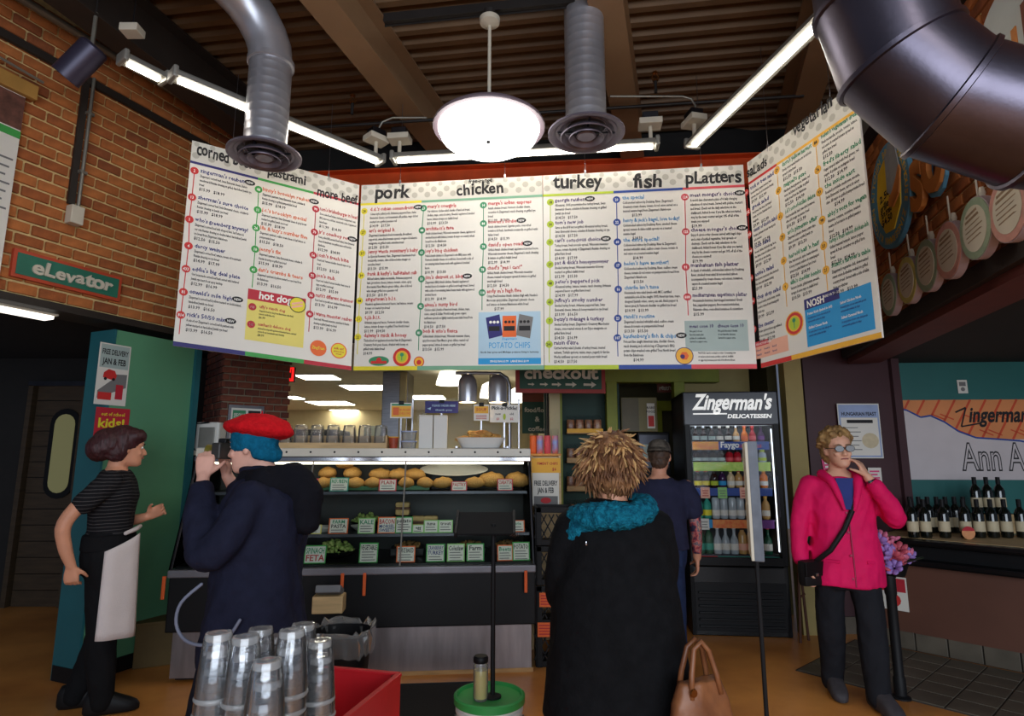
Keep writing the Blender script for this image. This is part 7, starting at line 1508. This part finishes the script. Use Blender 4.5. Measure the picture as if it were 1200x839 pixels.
b.limb([(.15, 0, 1.365), (.19, -.06, 1.31), (.215, -.12, 1.235)], [.068, .068, .064]); b.limb([(-.15, 0, 1.365), (-.185, .01, 1.29), (-.2, .02, 1.21)], [.068, .066, .062])
# striped cloth
def stripes(key, base, line, freq, thin, rough=.85):
    m = bpy.data.materials.new(key); m.use_nodes = True; nt = m.node_tree; p = nt.nodes['Principled BSDF']; p.inputs['Roughness'].default_value = rough; p.inputs['Specular IOR Level'].default_value = .2
    tc = nt.nodes.new('ShaderNodeTexCoord'); sx = nt.nodes.new('ShaderNodeSeparateXYZ'); nt.links.new(tc.outputs['Object'], sx.inputs[0]); nz = nt.nodes.new('ShaderNodeTexNoise'); nz.inputs['Scale'].default_value = 5; nt.links.new(tc.outputs['Object'], nz.inputs['Vector'])
    a = nt.nodes.new('ShaderNodeMath'); a.operation = 'MULTIPLY_ADD'; a.inputs[1].default_value = .03; nt.links.new(nz.outputs['Fac'], a.inputs[0]); nt.links.new(sx.outputs['Z'], a.inputs[2])
    q = nt.nodes.new('ShaderNodeMath'); q.operation = 'MULTIPLY'; q.inputs[1].default_value = freq; nt.links.new(a.outputs[0], q.inputs[0]); fr_ = nt.nodes.new('ShaderNodeMath'); fr_.operation = 'FRACT'; nt.links.new(q.outputs[0], fr_.inputs[0]); gt = nt.nodes.new('ShaderNodeMath'); gt.operation = 'GREATER_THAN'; gt.inputs[1].default_value = 1 - thin; nt.links.new(fr_.outputs[0], gt.inputs[0])
    mx = nt.nodes.new('ShaderNodeMix'); mx.data_type = 'RGBA'; nt.links.new(gt.outputs[0], mx.inputs[0]); mx.inputs[6].default_value = lin(base); mx.inputs[7].default_value = lin(line); nt.links.new(mx.outputs[2], p.inputs['Base Color']); MATS[key] = m
stripes('tee_stripes', (22, 21, 24), (78, 75, 75), 48, .16)
wear('tee', b, 'tee_stripes', t, .010, 4, .006, (9, 9, 6))
mat('pants_black', (20, 20, 22), .85, spec=.15, bump=.15, bscale=60); b = MB(); trunk(b, [(.80, .165, .13), (.9, .178, .142), (1.0, .165, .135), (1.06, .15, .122)])
for l in legs: b.limb([V(l['p'][0]) + V((0, 0, .02)), l['p'][1], V(l['p'][2]) + V((0, 0, -.03))], [.105, .085, .072])
wear('trousers', b, 'pants_black', t, .012, 4, .01, (6, 6, 4))
def sheet(fn, nu, nv, name, m, parent, th=.006):
    b = MB(); A = [[V(fn(i / nu, j / nv)) for i in range(nu + 1)] for j in range(nv + 1)]; vs = [q for r in A for q in r]; n1 = nu + 1
    fs = [(j * n1 + i, j * n1 + i + 1, (j + 1) * n1 + i + 1, (j + 1) * n1 + i) for j in range(nv) for i in range(nu)]; b.add(vs, fs); o = b.build(name, m, parent, smooth=True); md = o.modifiers.new('solid', 'SOLIDIFY'); md.thickness = th; return o
mat('towel', (216, 204, 200), .9, var=.04, bump=.3, bscale=120)
sheet(lambda u, v: ((.205 + .02 * v + .006 * math.sin(u * 9)) * math.cos((.0 + 1.05 * u)), (.185 + .03 * v) * math.sin(.0 + 1.05 * u) + .01, .95 - .5 * v + .09 * u * (1 - v) - .02 * u * v), 14, 12, 'apron_towel', 'towel', t)
b = MB(); trunk(b, [(.94, .186, .15), (1.0, .18, .146), (1.04, .172, .14)]); wear('apron_band', b, 'pants_black', t, .012, 2, .004)
b = MB(); b.limb([(-.02, .16, 1.07), (.08, .15, 1.065), (.14, .10, 1.045)], [.012, .014, .012]); b.build('folded_towel', 'towel', t, smooth=True)
for i, l in enumerate(legs): b = MB(); shoe(b, l['p'][2], (0, 1, 0)); b.build('shoe', 'black', t, smooth=50)
mat('hair_maroon', (58, 22, 26), .55, var=.4, scale=30, stretch=(3, 3, .6), bump=.4, bscale=40)
b = MB(); g = lambda x, y, z, r, q=1.0: b.ell(f(x, y, z), (r[0], r[1], r[2]), 18, 12, R=hR)
g(0, -.03, .045, (.098, .108, .10)); g(0, -.11, .02, (.105, .095, .10)); g(0, -.145, -.01, (.098, .08, .085)); g(.03, .03, .075, (.07, .07, .05)); g(-.03, .03, .075, (.07, .07, .05)); g(.055, -.06, -.02, (.04, .07, .075)); g(-.055, -.06, -.02, (.04, .07, .075))
wear('hair', b, 'hair_maroon', t, .008, 4, .006, (40, 40, 12), 2)

# ---------------------------------------------------------------- photographer in red beret
t = thing('person', 'person in a navy coat and red beret raising a camera', 'person', (-1.13, 2.8, 0), math.radians(82)); sk = skin('skin_b', (226, 172, 152))
hR = rotm(.05, -.06); hc = (0, .07, 1.555)
hdL = dict(d=(.35, .75, .65), n=(.6, .5, -.3), thumb=(.3, 0, 1), curl=(.75, .8, .85, .9), tcurl=.5)
armL = dict(p=[(-.165, -.04, 1.325), (-.235, .0, 1.21), (-.26, .10, 1.10), (-.19, .18, 1.26), (-.10, .235, 1.42)], r=[.05, .046, .042, .036, .027], hand=dict(d=(.25, .12, 1), n=(.85, .35, 0), thumb=(0, -1, .2), curl=(.6, .65, .7, .8), tcurl=.4))
armR = dict(p=[(.165, -.04, 1.325), (.235, .0, 1.21), (.26, .10, 1.10), (.19, .19, 1.26), (.10, .25, 1.42)], r=[.05, .046, .042, .036, .027], hand=dict(d=(-.25, .12, 1), n=(-.85, .35, 0), thumb=(0, -1, .2), curl=(.6, .65, .7, .8), tcurl=.4))
legs = [dict(p=[(x, 0, .88), (x * 1.05, y * .5 + .03, .5), (x * 1.05, y, .10)], r=[.088, .064, .044], toe=(0, 1, 0)) for x, y in ((.1, -.12), (-.1, .16))]
bd_, f = make_body(t, sk, T0[:-1] + [(1.44, .06, .058, .01)], hc, hR, [armL, armR], legs)
face_parts(f, hR, 1, t)
mat('coat_navy', (30, 32, 50), .85, var=.12, scale=20, spec=.15, bump=.25, bscale=80)
b = MB(); trunk(b, [(.64, .225, .215, .0), (.75, .22, .205, 0), (.9, .21, .19, 0), (1.05, .195, .175, 0), (1.2, .205, .178, -.01), (1.32, .205, .165, -.02), (1.39, .15, .125, -.01), (1.43, .09, .09, .01), (1.46, .085, .085, .02)])
for s in (-1, 1): b.limb([(s * .165, -.04, 1.335), (s * .235, .0, 1.21), (s * .255, .09, 1.11), (s * .20, .165, 1.24), (s * .135, .215, 1.36)], [.08, .078, .075, .066, .055])
wear('coat', b, 'coat_navy', t, .012, 4, .014, (6, 6, 5), 3)
b = MB(); b.limb([(-.09, -.06, 1.41), (0, -.14, 1.42), (.09, -.06, 1.41)], [.05, .065, .05]); b.limb([(-.08, .04, 1.41), (-.11, -.05, 1.41), (-.05, -.13, 1.38)], [.04, .05, .05]); b.limb([(0, -.15, 1.42), (0, -.2, 1.34), (0, -.21, 1.22)], [.06, .075, .06]); wear('hood', b, mat('hood_black', (22, 22, 28), .9, spec=.1) and 'hood_black', t, .01, 3, .012, (12, 12, 10))
mat('beret', (206, 26, 34), .95, var=.12, scale=60, spec=.1, bump=.5, bscale=150); mat('teal_knit', (16, 96, 128), .9, var=.2, scale=40, bump=.5, bscale=120, spec=.1)
b = MB(); b.rings([[f(0, -.012, z) + hR @ q for q in oring((0, 0, 0), r, r * 1.18, 24, 2.1)] for z, r in ((-.02, .078), (-.005, .086), (.03, .092), (.065, .09), (.09, .07))], True); b.limb([f(-.07, -.06, -.03), f(0, -.105, -.045), f(.07, -.06, -.03)], [.03, .035, .03]); wear('knit_band', b, 'teal_knit', t, .008, 3, .004, (40, 40, 40))
b = MB(); Rb = hR @ rotm(0, .16, .08); cb = f(0, -.03, .078); b.ell(cb, (.135, .162, .048), 26, 10, R=Rb); b.ell(cb + V((0, -.02, .02)), (.11, .125, .05), 24, 10, R=Rb); wear('beret', b, 'beret', t, .008, 3, .006, (14, 14, 14)); MB().limb([cb + V((0, -.01, .06)), cb + V((0, -.01, .082))], [.004, .003], 6).build('beret_tip', 'beret', t)
mat('pants_navy', (24, 26, 36), .85, spec=.15)
b = MB(); trunk(b, [(.80, .16, .13), (.95, .165, .14)])
for l in legs: b.limb([V(l['p'][0]) + V((0, 0, .02)), l['p'][1], V(l['p'][2]) + V((0, 0, -.03))], [.11, .09, .078])
wear('trousers', b, 'pants_navy', t, .014, 3, .008)
for l in legs: b = MB(); shoe(b, l['p'][2], (0, 1, 0)); b.build('shoe', 'black', t, smooth=50)
# camera, held
cc = V((0, .21, 1.535)); cr_ = V(t.location) + Matrix.Rotation(t.rotation_euler.z, 3, 'Z') @ cc
c_ = thing('camera_body', 'small dark camera with a brass-coloured lens held to the eye', 'camera', cr_, t.rotation_euler.z); MB().bbox((0, 0, 0), (.13, .045, .075), .008).build('body', mat('cam_silver', (60, 58, 56), .4, .3), c_); MB().bbox((0, -.002, .046), (.05, .04, .024), .006).build('viewfinder', 'black', c_); Rl = Matrix.Rotation(-PI / 2, 3, 'X')
MB().lathe([(.034, 0), (.034, .03), (.03, .035), (.031, .06), (.026, .06), (.02, .045), (.001, .045)], (0, .02, 0), 24, R=Rl).build('lens', mat('lens_brass', (150, 138, 60), .3, .5), c_, smooth=40); MB().lathe([(.006, 0), (.012, .002), (.012, .012), (.001, .013)], (.04, 0, .038), 12).build('dial', 'chrome', c_)
mat('strap_grey', (118, 122, 140), .6); MB().limb([(-.22, .12, .99), (-.24, .19, .92), (-.245, .2, .84), (-.25, .15, .78), (-.25, .06, .765), (-.245, -.03, .80), (-.235, -.07, .86)], [.007] * 7, 8).build('strap_loop', 'strap_grey', t, smooth=True)

# ---------------------------------------------------------------- woman in black coat, from behind
t = thing('person', 'person seen from behind in a black coat with teal knit scarf and tousled brown hair', 'person', (.375, 2.3, 0), math.radians(6)); sk = skin('skin_c', (206, 146, 116)); S = .93
hR = rotm(.1, -.22); hc = (0, .05, 1.455)
T3 = [(z * S, w * S, d * S, c) for z, w, d, c in T0]
arms = [dict(p=[(s * .15, 0, 1.26), (s * .18, .02, 1.13), (s * .175, .08, 1.0), (s * .12, .17, .98), (s * .05, .24, 1.0)], r=[.05, .045, .04, .035, .027], hand=dict(d=(-s, .4, .1), n=(0, -1, 0), thumb=(0, 0, 1))) for s in (-1, 1)]
legs = [dict(p=[(x, 0, .8), (x * 1.05, .02, .46), (x * 1.05, y, .09)], r=[.085, .062, .042], toe=(0, 1, 0)) for x, y in ((.09, .04), (-.09, -.04))]
bd_, f = make_body(t, sk, T3, hc, hR, arms, legs, .97, voxel=.007); face_parts(f, hR, .97, t)
mat('coat_black', (17, 17, 19), .9, spec=.12, var=.2, scale=25, bump=.3, bscale=90)
b = MB(); trunk(b, [(.60, .265, .2, 0), (.64, .262, .2, 0), (.8, .245, .185, 0), (.95, .235, .175, 0), (1.08, .215, .165, 0), (1.2, .20, .145, 0), (1.28, .17, .115, 0), (1.325, .11, .095, 0), (1.35, .095, .09, .01)])
for s in (-1, 1): b.limb([(s * .155, 0, 1.255), (s * .18, .02, 1.12), (s * .175, .09, 1.0), (s * .12, .18, .985)], [.07, .068, .065, .058])
wear('coat', b, 'coat_black', t, .012, 5, .010, (5, 5, 3.5), 5)
mat('scarf', (24, 120, 144), .95, var=.4, scale=60, rgb2=(12, 70, 92), bump=1.0, bscale=130, spec=.1)
b = MB(); b.limb([(.10, .06, 1.33), (.115, -.04, 1.32), (.03, -.125, 1.305), (-.08, -.105, 1.30), (-.135, -.02, 1.28), (-.10, .08, 1.27), (0, .11, 1.27), (.1, .06, 1.3)], [.042, .044, .046, .05, .052, .05, .045, .04]); b.limb([(-.12, -.06, 1.29), (-.15, -.03, 1.22), (-.155, .02, 1.15)], [.045, .045, .035]); wear('scarf', b, 'scarf', t, .008, 2, .010, (45, 45, 45), 1)
b = MB(); 
for x in (.1,): b.ell((-.13, -.12, 1.21), (.004, .002, .008), 8, 5)
b.build('button', 'chrome', t)
mat('hair_brown', (148, 104, 66), .6, var=.45, scale=26, rgb2=(84, 52, 36), spec=.35); mat('hair_tip', (190, 150, 98), .55, var=.25, scale=30, spec=.35)
b = MB(); b.ell(f(0, -.018, .035), (.09, .112, .1), 22, 14, R=hR); b.ell(f(0, -.06, -.03), (.078, .068, .085), 20, 12, R=hR); b.ell(f(0, -.05, .07), (.09, .09, .075), 20, 12, R=hR); hr = wear('hair', b, 'hair_brown', t, .01, 3, .01, (30, 30, 30), 1)
R_ = random.Random(8); pts = []; pts2 = []
crown = V((.12, .25, .96)).normalized()
for i in range(900):
    u, v_ = R_.uniform(0, 2 * PI), R_.uniform(-.85, 1); r_ = math.sqrt(1 - v_ * v_); d = V((r_ * math.cos(u), r_ * math.sin(u), v_))
    if d.y > .55 and v_ < .3: continue
    p = f(d.x * .088, -.027 + d.y * .108, .018 + d.z * .102); tg = d - crown; tg = tg - d * tg.dot(d); tg = tg.normalized() if tg.length > .02 else V((1, 0, 0)); sw = d.cross(tg)
    dd = hR @ (tg + d * (.42 if v_ > 0 else .12) + sw * R_.uniform(-.35, .35)); (pts2 if R_.random() < .15 + .6 * max(0, v_) else pts).append((p, dd))
b = MB(); tufts(b, pts, .082, .0075, .2, 3, 6, .22); tag(b.build('hair_locks', 'hair_brown', hr, smooth=True), kind='stuff'); b = MB(); tufts(b, pts2, .075, .007, .18, 4, 6, .35); tag(b.build('hair_tips', 'hair_tip', hr, smooth=True), kind='stuff')
b = MB(); trunk(b, [(.6, .14, .11), (.8, .15, .12)])
for l in legs: b.limb([V(l['p'][0]), l['p'][1], V(l['p'][2]) + V((0, 0, -.03))], [.1, .085, .07])
wear('trousers', b, 'pants_navy', t, .014, 3, .006)
for l in legs: b = MB(); shoe(b, l['p'][2], (0, 1, 0)); b.build('shoe', 'black', t, smooth=50)
# handbag on her right side
hb = V(t.location) + Matrix.Rotation(t.rotation_euler.z, 3, 'Z') @ V((.2, -.25, 0)); mat('leather', (146, 92, 54), .45, var=.25, scale=8, rgb2=(98, 56, 34), bump=.15, bscale=40)
h_ = thing('handbag', 'brown leather tote bag hanging at the side of the black coat', 'bag', (hb.x, hb.y, .36), math.radians(25))
b = MB(); b.rings([oring((0, 0, z), w, d, 24, 3) for z, w, d in ((0, .12, .05), (.01, .135, .06), (.2, .14, .058), (.38, .11, .04), (.44, .08, .025))], True); wear('pouch', b, 'leather', h_, .008, 3, .008, (8, 8, 5))
b = MB(); b.rings([oring((0, -.055, z), w, .012, 16, 3) for z, w in ((.04, .1), (.2, .11), (.28, .09))], True); b.build('front_flap', 'leather', h_, smooth=True)
for y in (-.03, .03): MB().tube([(-.06, y, .40), (-.05, y * .8, .47), (-.03, y * .5, .54), (.0, y * .5, .56), (.03, y * .5, .53), (.05, y * .8, .46), (.06, y, .40)], .009, 8).build('handle', 'leather', h_, smooth=True)
MB().lathe([(.012, -.004), (.014, 0), (.012, .004)], (-.055, -.035, .42), 12, R=Matrix.Rotation(PI / 2, 3, 'X')).build('ring', 'brass', h_)

# ---------------------------------------------------------------- man in navy tee at the fridge
t = thing('person', 'person from behind in a navy tee, jeans and patterned cap near the fridge', 'person', (1.08, 4.5, 0), math.radians(-12)); sk = skin('skin_d', (204, 146, 118)); S = .955
hR = rotm(-.15, -.05); hc = (.01, .03, 1.515); T4 = [(z * S, w * 1.02, d, c) for z, w, d, c in T0]
ink = bpy.data.materials.new('tattoo_skin'); ink.use_nodes = True; nt = ink.node_tree; p_ = nt.nodes['Principled BSDF']; tc = nt.nodes.new('ShaderNodeTexCoord'); nz = nt.nodes.new('ShaderNodeTexNoise'); nz.inputs['Scale'].default_value = 22; nt.links.new(tc.outputs['Object'], nz.inputs['Vector']); rp_ = nt.nodes.new('ShaderNodeValToRGB'); nt.links.new(nz.outputs['Fac'], rp_.inputs['Fac']); nt.links.new(rp_.outputs['Color'], p_.inputs['Base Color']); p_.inputs['Roughness'].default_value = .5
E_ = rp_.color_ramp.elements; E_[0].position = .34; E_[0].color = lin((40, 44, 66)); E_[1].position = .7; E_[1].color = lin((206, 150, 120))
for ps, c in ((.44, (150, 60, 70)), (.5, (196, 120, 110)), (.57, (70, 90, 110))): q = E_.new(ps); q.color = lin(c)
MATS['tattoo_skin'] = ink
armR = dict(p=[(.185, 0, 1.30), (.225, .0, 1.17), (.24, .0, 1.04), (.245, .03, .92), (.245, .06, .80)], r=[.055, .05, .043, .04, .03], hand=dict(d=(0, .25, -1), n=(-1, 0, 0), thumb=(0, 1, 0), curl=(.4, .45, .5, .5), tcurl=.3))
armL = dict(p=[(-.185, 0, 1.30), (-.225, .02, 1.17), (-.23, .06, 1.04), (-.2, .16, 1.0), (-.15, .25, 1.0)], r=[.055, .05, .043, .04, .03], hand=dict(d=(.3, 1, 0), n=(1, 0, 0), thumb=(0, 0, 1)))
legs = [dict(p=[(x, 0, .84), (x * 1.05, .02, .48), (x * 1.05, y, .10)], r=[.085, .064, .044], toe=(0, 1, 0)) for x, y in ((.075, .05), (-.085, -.05))]
bd_, f = make_body(t, sk, T4, hc, hR, [armR, armL], legs, 1.0, voxel=.007); face_parts(f, hR, 1, t)
# tattooed forearm: second material on the near arm of the same skin
bd_.data.materials.append(ink)
for pg in bd_.data.polygons:
    c = pg.center
    if c.x > .195 and .83 < c.z < 1.25: pg.material_index = 1
mat('tee_navy', (40, 42, 64), .9, var=.12, scale=15, spec=.15, bump=.2, bscale=60); b = MB(); trunk(b, [(.86, .19, .14), (.95, .185, .138), (1.05, .178, .13), (1.17, .192, .138), (1.27, .198, .13), (1.33, .15, .105), (1.36, .09, .08)])
for s, q in ((1, (.235, 0, 1.12)), (-1, (-.235, .03, 1.12))): b.limb([(s * .175, 0, 1.285), (s * .215, 0, 1.2), q], [.078, .073, .068])
wear('tee', b, 'tee_navy', t, .011, 4, .009, (6, 6, 6), 7)
mat('jeans', (34, 46, 76), .85, var=.2, scale=20, spec=.15, bump=.2, bscale=90); b = MB(); trunk(b, [(.76, .165, .13), (.85, .172, .14), (.93, .16, .13)])
for l in legs: b.limb([V(l['p'][0]) + V((0, 0, .02)), l['p'][1], V(l['p'][2]) + V((0, 0, -.03))], [.088, .074, .066])
jn = wear('jeans', b, 'jeans', t, .012, 4, .008, (7, 7, 4)); 
for s in (-1, 1): MB().bbox((s * .08, -.15, .82), (.1, .008, .11), .003).build('back_pocket', 'jeans', jn)
for l in legs: b = MB(); shoe(b, l['p'][2], (0, 1, 0)); b.build('shoe', 'black', t, smooth=50)
mat('hair_dark', (70, 50, 36), .65, var=.4, scale=40); b = MB(); b.ell(f(0, -.03, .01), (.079, .088, .08), 20, 12, R=hR); b.ell(f(0, -.06, -.04), (.062, .05, .055), 16, 10, R=hR); wear('hair', b, 'hair_dark', t, .008, 2, .006, (60, 60, 60))
mat('cap_camo', (106, 98, 88), .85, var=.4, scale=22, rgb2=(48, 44, 42), spec=.15); b = MB(); b.rings([[f(0, -.005, z) + hR @ q for q in oring((0, 0, 0), r, r * 1.2, 24, 2.2)] for z, r in ((.03, .084), (.07, .083), (.1, .07), (.122, .045), (.13, .012))], True); wear('cap_crown', b, 'cap_camo', t, .008, 3, .003)
sheet(lambda u, v: f((u - .5) * .15, -.085 - .075 * v + .06 * (2 * u - 1) ** 2, .06 - .035 * v + .01), 10, 4, 'cap_peak', 'cap_camo', t)
MB().tube([f(.086 * math.cos(a), -.005 + .102 * math.sin(a), .034) for a in [2 * PI * i / 24 for i in range(25)]], .006, 6).build('cap_band', 'black', t)

# ---------------------------------------------------------------- woman in pink jacket
t = thing('person', 'person in a bright pink jacket and dark trousers walking with a hand to the ear', 'person', (2.17, 4.08, 0), PI - .2); sk = skin('skin_e', (218, 164, 136)); S = .985
hR = rotm(.1, .02, .03); hc = (0, .04, 1.56); T5 = [(z * S, w * 1.02, d, c) for z, w, d, c in T0]
armR = dict(p=[(.18, 0, 1.335), (.235, .0, 1.2), (.265, .01, 1.06), (.275, .03, .94), (.275, .06, .82)], r=[.052, .048, .043, .038, .028], hand=dict(d=(0, .25, -1), n=(-1, .1, 0), thumb=(-.2, 1, 0), curl=(.5, .6, .65, .7), tcurl=.4))
armL = dict(p=[(-.18, 0, 1.335), (-.25, .03, 1.22), (-.285, .10, 1.11), (-.225, .15, 1.24), (-.135, .13, 1.385)], r=[.052, .048, .043, .038, .028], hand=dict(d=(.42, -.12, 1), n=(.75, -.5, -.2), thumb=(0, 1, .2), curl=(.4, .5, .55, .6), tcurl=.4))
legs = [dict(p=[(.1, 0, .87), (.11, -.02, .48), (.1, -.12, .10)], r=[.088, .064, .044], toe=(.05, 1, 0)), dict(p=[(-.09, 0, .87), (-.085, .1, .48), (-.08, .15, .10)], r=[.088, .064, .044], toe=(-.2, 1, 0))]
bd_, f = make_body(t, sk, T5, hc, hR, [armR, armL], legs, 1.02, voxel=.006); face_parts(f, hR, 1.02, t, lips=(150, 70, 76), brow=(120, 92, 66))
mat('jacket_pink', (222, 20, 92), .7, var=.08, scale=10, spec=.2, bump=.15, bscale=40)
b = MB(); trunk(b, [(.70, .222, .165), (.74, .222, .165), (.88, .212, .16), (1.02, .192, .148), (1.15, .195, .148), (1.27, .205, .148), (1.345, .165, .115), (1.385, .10, .095)])
b.limb([(.165, 0, 1.325), (.225, 0, 1.2), (.262, .01, 1.06), (.278, .03, .94), (.279, .05, .86)], [.07, .066, .06, .054, .05]); b.limb([(-.165, 0, 1.325), (-.24, .03, 1.22), (-.283, .10, 1.12), (-.235, .15, 1.22), (-.165, .145, 1.33)], [.07, .066, .062, .054, .048])
jk = wear('jacket', b, 'jacket_pink', t, .011, 4, .011, (7, 7, 5), 11)
# collar, placket, opening with blue shirt
b = MB(); 
for s in (-1, 1): b.limb([(s * .075, -.05, 1.40), (s * .10, .02, 1.395), (s * .08, .115, 1.36), (s * .06, .155, 1.29), (s * .03, .17, 1.18)], [.03, .034, .03, .024, .012], 10)
b.limb([(-.07, -.05, 1.40), (0, -.085, 1.405), (.07, -.05, 1.40)], [.028, .032, .028], 10); wear('collar', b, 'jacket_pink', t, .008, 2, .003)
MB().prism([(-.035, 0), (.035, 0), (.06, .1), (.052, .2), (-.052, .2), (-.06, .1)], V((0, .158, 1.18)), V((1, 0, 0)), V((0, -.234, .972)), V((0, .972, .234)), .012).build('shirt', mat('shirt_blue', (36, 52, 120), .8, var=.15), t)
for z in (.76, .9, 1.04, 1.16): MB().lathe([(.008, 0), (.008, .004), (.001, .005)], (.012, .152 if z > 1 else .163, z), 10, R=Matrix.Rotation(-PI / 2, 3, 'X')).build('button', mat('pink_dark', (160, 12, 66), .5), t)
MB().limb([(.0, .171, .715), (.0, .166, .88), (.0, .153, 1.02), (.0, .153, 1.17)], [.004] * 4, 6).build('placket', 'pink_dark', t)
for s in (-1, 1): MB().bbox((s * .12, .138, .86), (.1, .012, .02), .004, rz=-s * .55).build('pocket_flap', 'jacket_pink', t)
mat('pants_char', (30, 31, 36), .85, spec=.15, var=.15, bump=.15, bscale=50); b = MB(); trunk(b, [(.68, .15, .12), (.8, .17, .135), (.9, .165, .13)])
for l in legs: b.limb([V(l['p'][0]) + V((0, 0, .02)), l['p'][1], V(l['p'][2]) + V((0, 0, -.03))], [.105, .082, .068])
wear('trousers', b, 'pants_char', t, .012, 4, .012, (7, 7, 4), 4)
for l in legs:
    b = MB(); shoe(b, l['p'][2], l['toe'], 1.05); o = b.build('shoe', mat('shoe_grey', (56, 52, 56), .7, var=.25, scale=25), t, smooth=50); b = MB(); tv = V(l['toe']).normalized(); sd = tv.cross(V((0, 0, 1)))
    for k in range(4): q = V((l['p'][2][0], l['p'][2][1], .085 - .008 * k)) + tv * (.045 + .022 * k); b.tube([q - sd * .025, q + V((0, 0, .012)), q + sd * .025], .003, 5)
    b.build('laces', mat('lace', (150, 150, 156), .7), o)
mat('hair_blond', (170, 134, 84), .65, var=.4, scale=30, rgb2=(110, 80, 50), spec=.3); b = MB(); b.ell(f(0, -.022, .05), (.092, .104, .098), 20, 12, R=hR); b.ell(f(0, -.05, -.02), (.092, .07, .088), 18, 10, R=hR); R_ = random.Random(21)
for i in range(150):
    u, v_ = R_.uniform(0, 2 * PI), R_.uniform(-.55, 1); r_ = math.sqrt(1 - v_ * v_); d = V((r_ * math.cos(u), r_ * math.sin(u), v_))
    if d.y > .3 and v_ < .5: continue
    if d.y > 0 and v_ < -.05: continue
    b.ell(f(d.x * .096, -.022 + d.y * .108, .046 + d.z * .1), (.026 * R_.uniform(.6, 1.2), .014, .016), 8, 6, R=rotm(R_.uniform(0, 6), R_.uniform(-.8, .8), R_.uniform(-1, 1)))
hr = wear('hair', b, 'hair_blond', t, .006, 1, .004, (60, 60, 60), 1)
gl = MB()
for x in (-1, 1): gl.prism([(.025 * math.cos(a) * 1.1, .019 * math.sin(a)) for a in [2 * PI * i / 16 for i in range(16)]], f(x * .032, .108, .002), hR @ V((1, 0, 0)), hR @ UZ, hR @ V((0, 1, 0)), .002)
go = gl.build('glasses_lenses', mat('dark_lens', (40, 26, 26), .15), t); k = MB(); k.tube([f(-.01, .109, .006), f(0, .112, .009), f(.01, .109, .006)], .0018, 6)
for x in (-1, 1): k.tube([f(x * .054, .106, .006), f(x * .078, .06, .008), f(x * .08, -.01, .006)], .002, 6); k.tube([f(x * .032 + .0275 * math.cos(a), .1095, .002 + .0195 * math.sin(a)) for a in [2 * PI * i / 18 for i in range(19)]], .0016, 5)
k.build('glasses_frame', 'black', go)
b = MB(); b.tube([(-.10, .04, 1.395), (-.08, .118, 1.33), (-.03, .158, 1.2), (.04, .17, 1.06), (.13, .165, .93), (.2, .12, .86), (.225, .03, .82)], .016, 8); b.build('bag_strap', 'black', t, smooth=True)
MB().tube([(-.10, .04, 1.395), (-.06, -.1, 1.36), (.06, -.165, 1.15), (.16, -.15, .98), (.22, -.05, .85)], .014, 8).build('bag_strap', 'black', t, smooth=True)
hb = V(t.location) + Matrix.Rotation(t.rotation_euler.z, 3, 'Z') @ V((.235, .10, .70)); h_ = thing('shoulder_bag', 'small black shoulder bag at the hip of the pink jacket', 'bag', hb, t.rotation_euler.z + .5); MB().bbox((0, 0, .08), (.17, .07, .16), .025).build('pouch', 'black', h_, smooth=40); MB().bbox((0, .038, .11), (.165, .012, .09), .005).build('flap', 'black_gloss', h_); MB().bbox((0, .047, .075), (.02, .006, .02), .003).build('clasp', 'chrome', h_)
MB().lathe([(.03, -.012), (.033, 0), (.03, .012)], V((-.153, .145, 1.355)), 16, R=V((.42, -.12, 1)).to_track_quat('Z', 'Y').to_matrix(), cap=False).build('watch', 'chrome', t)
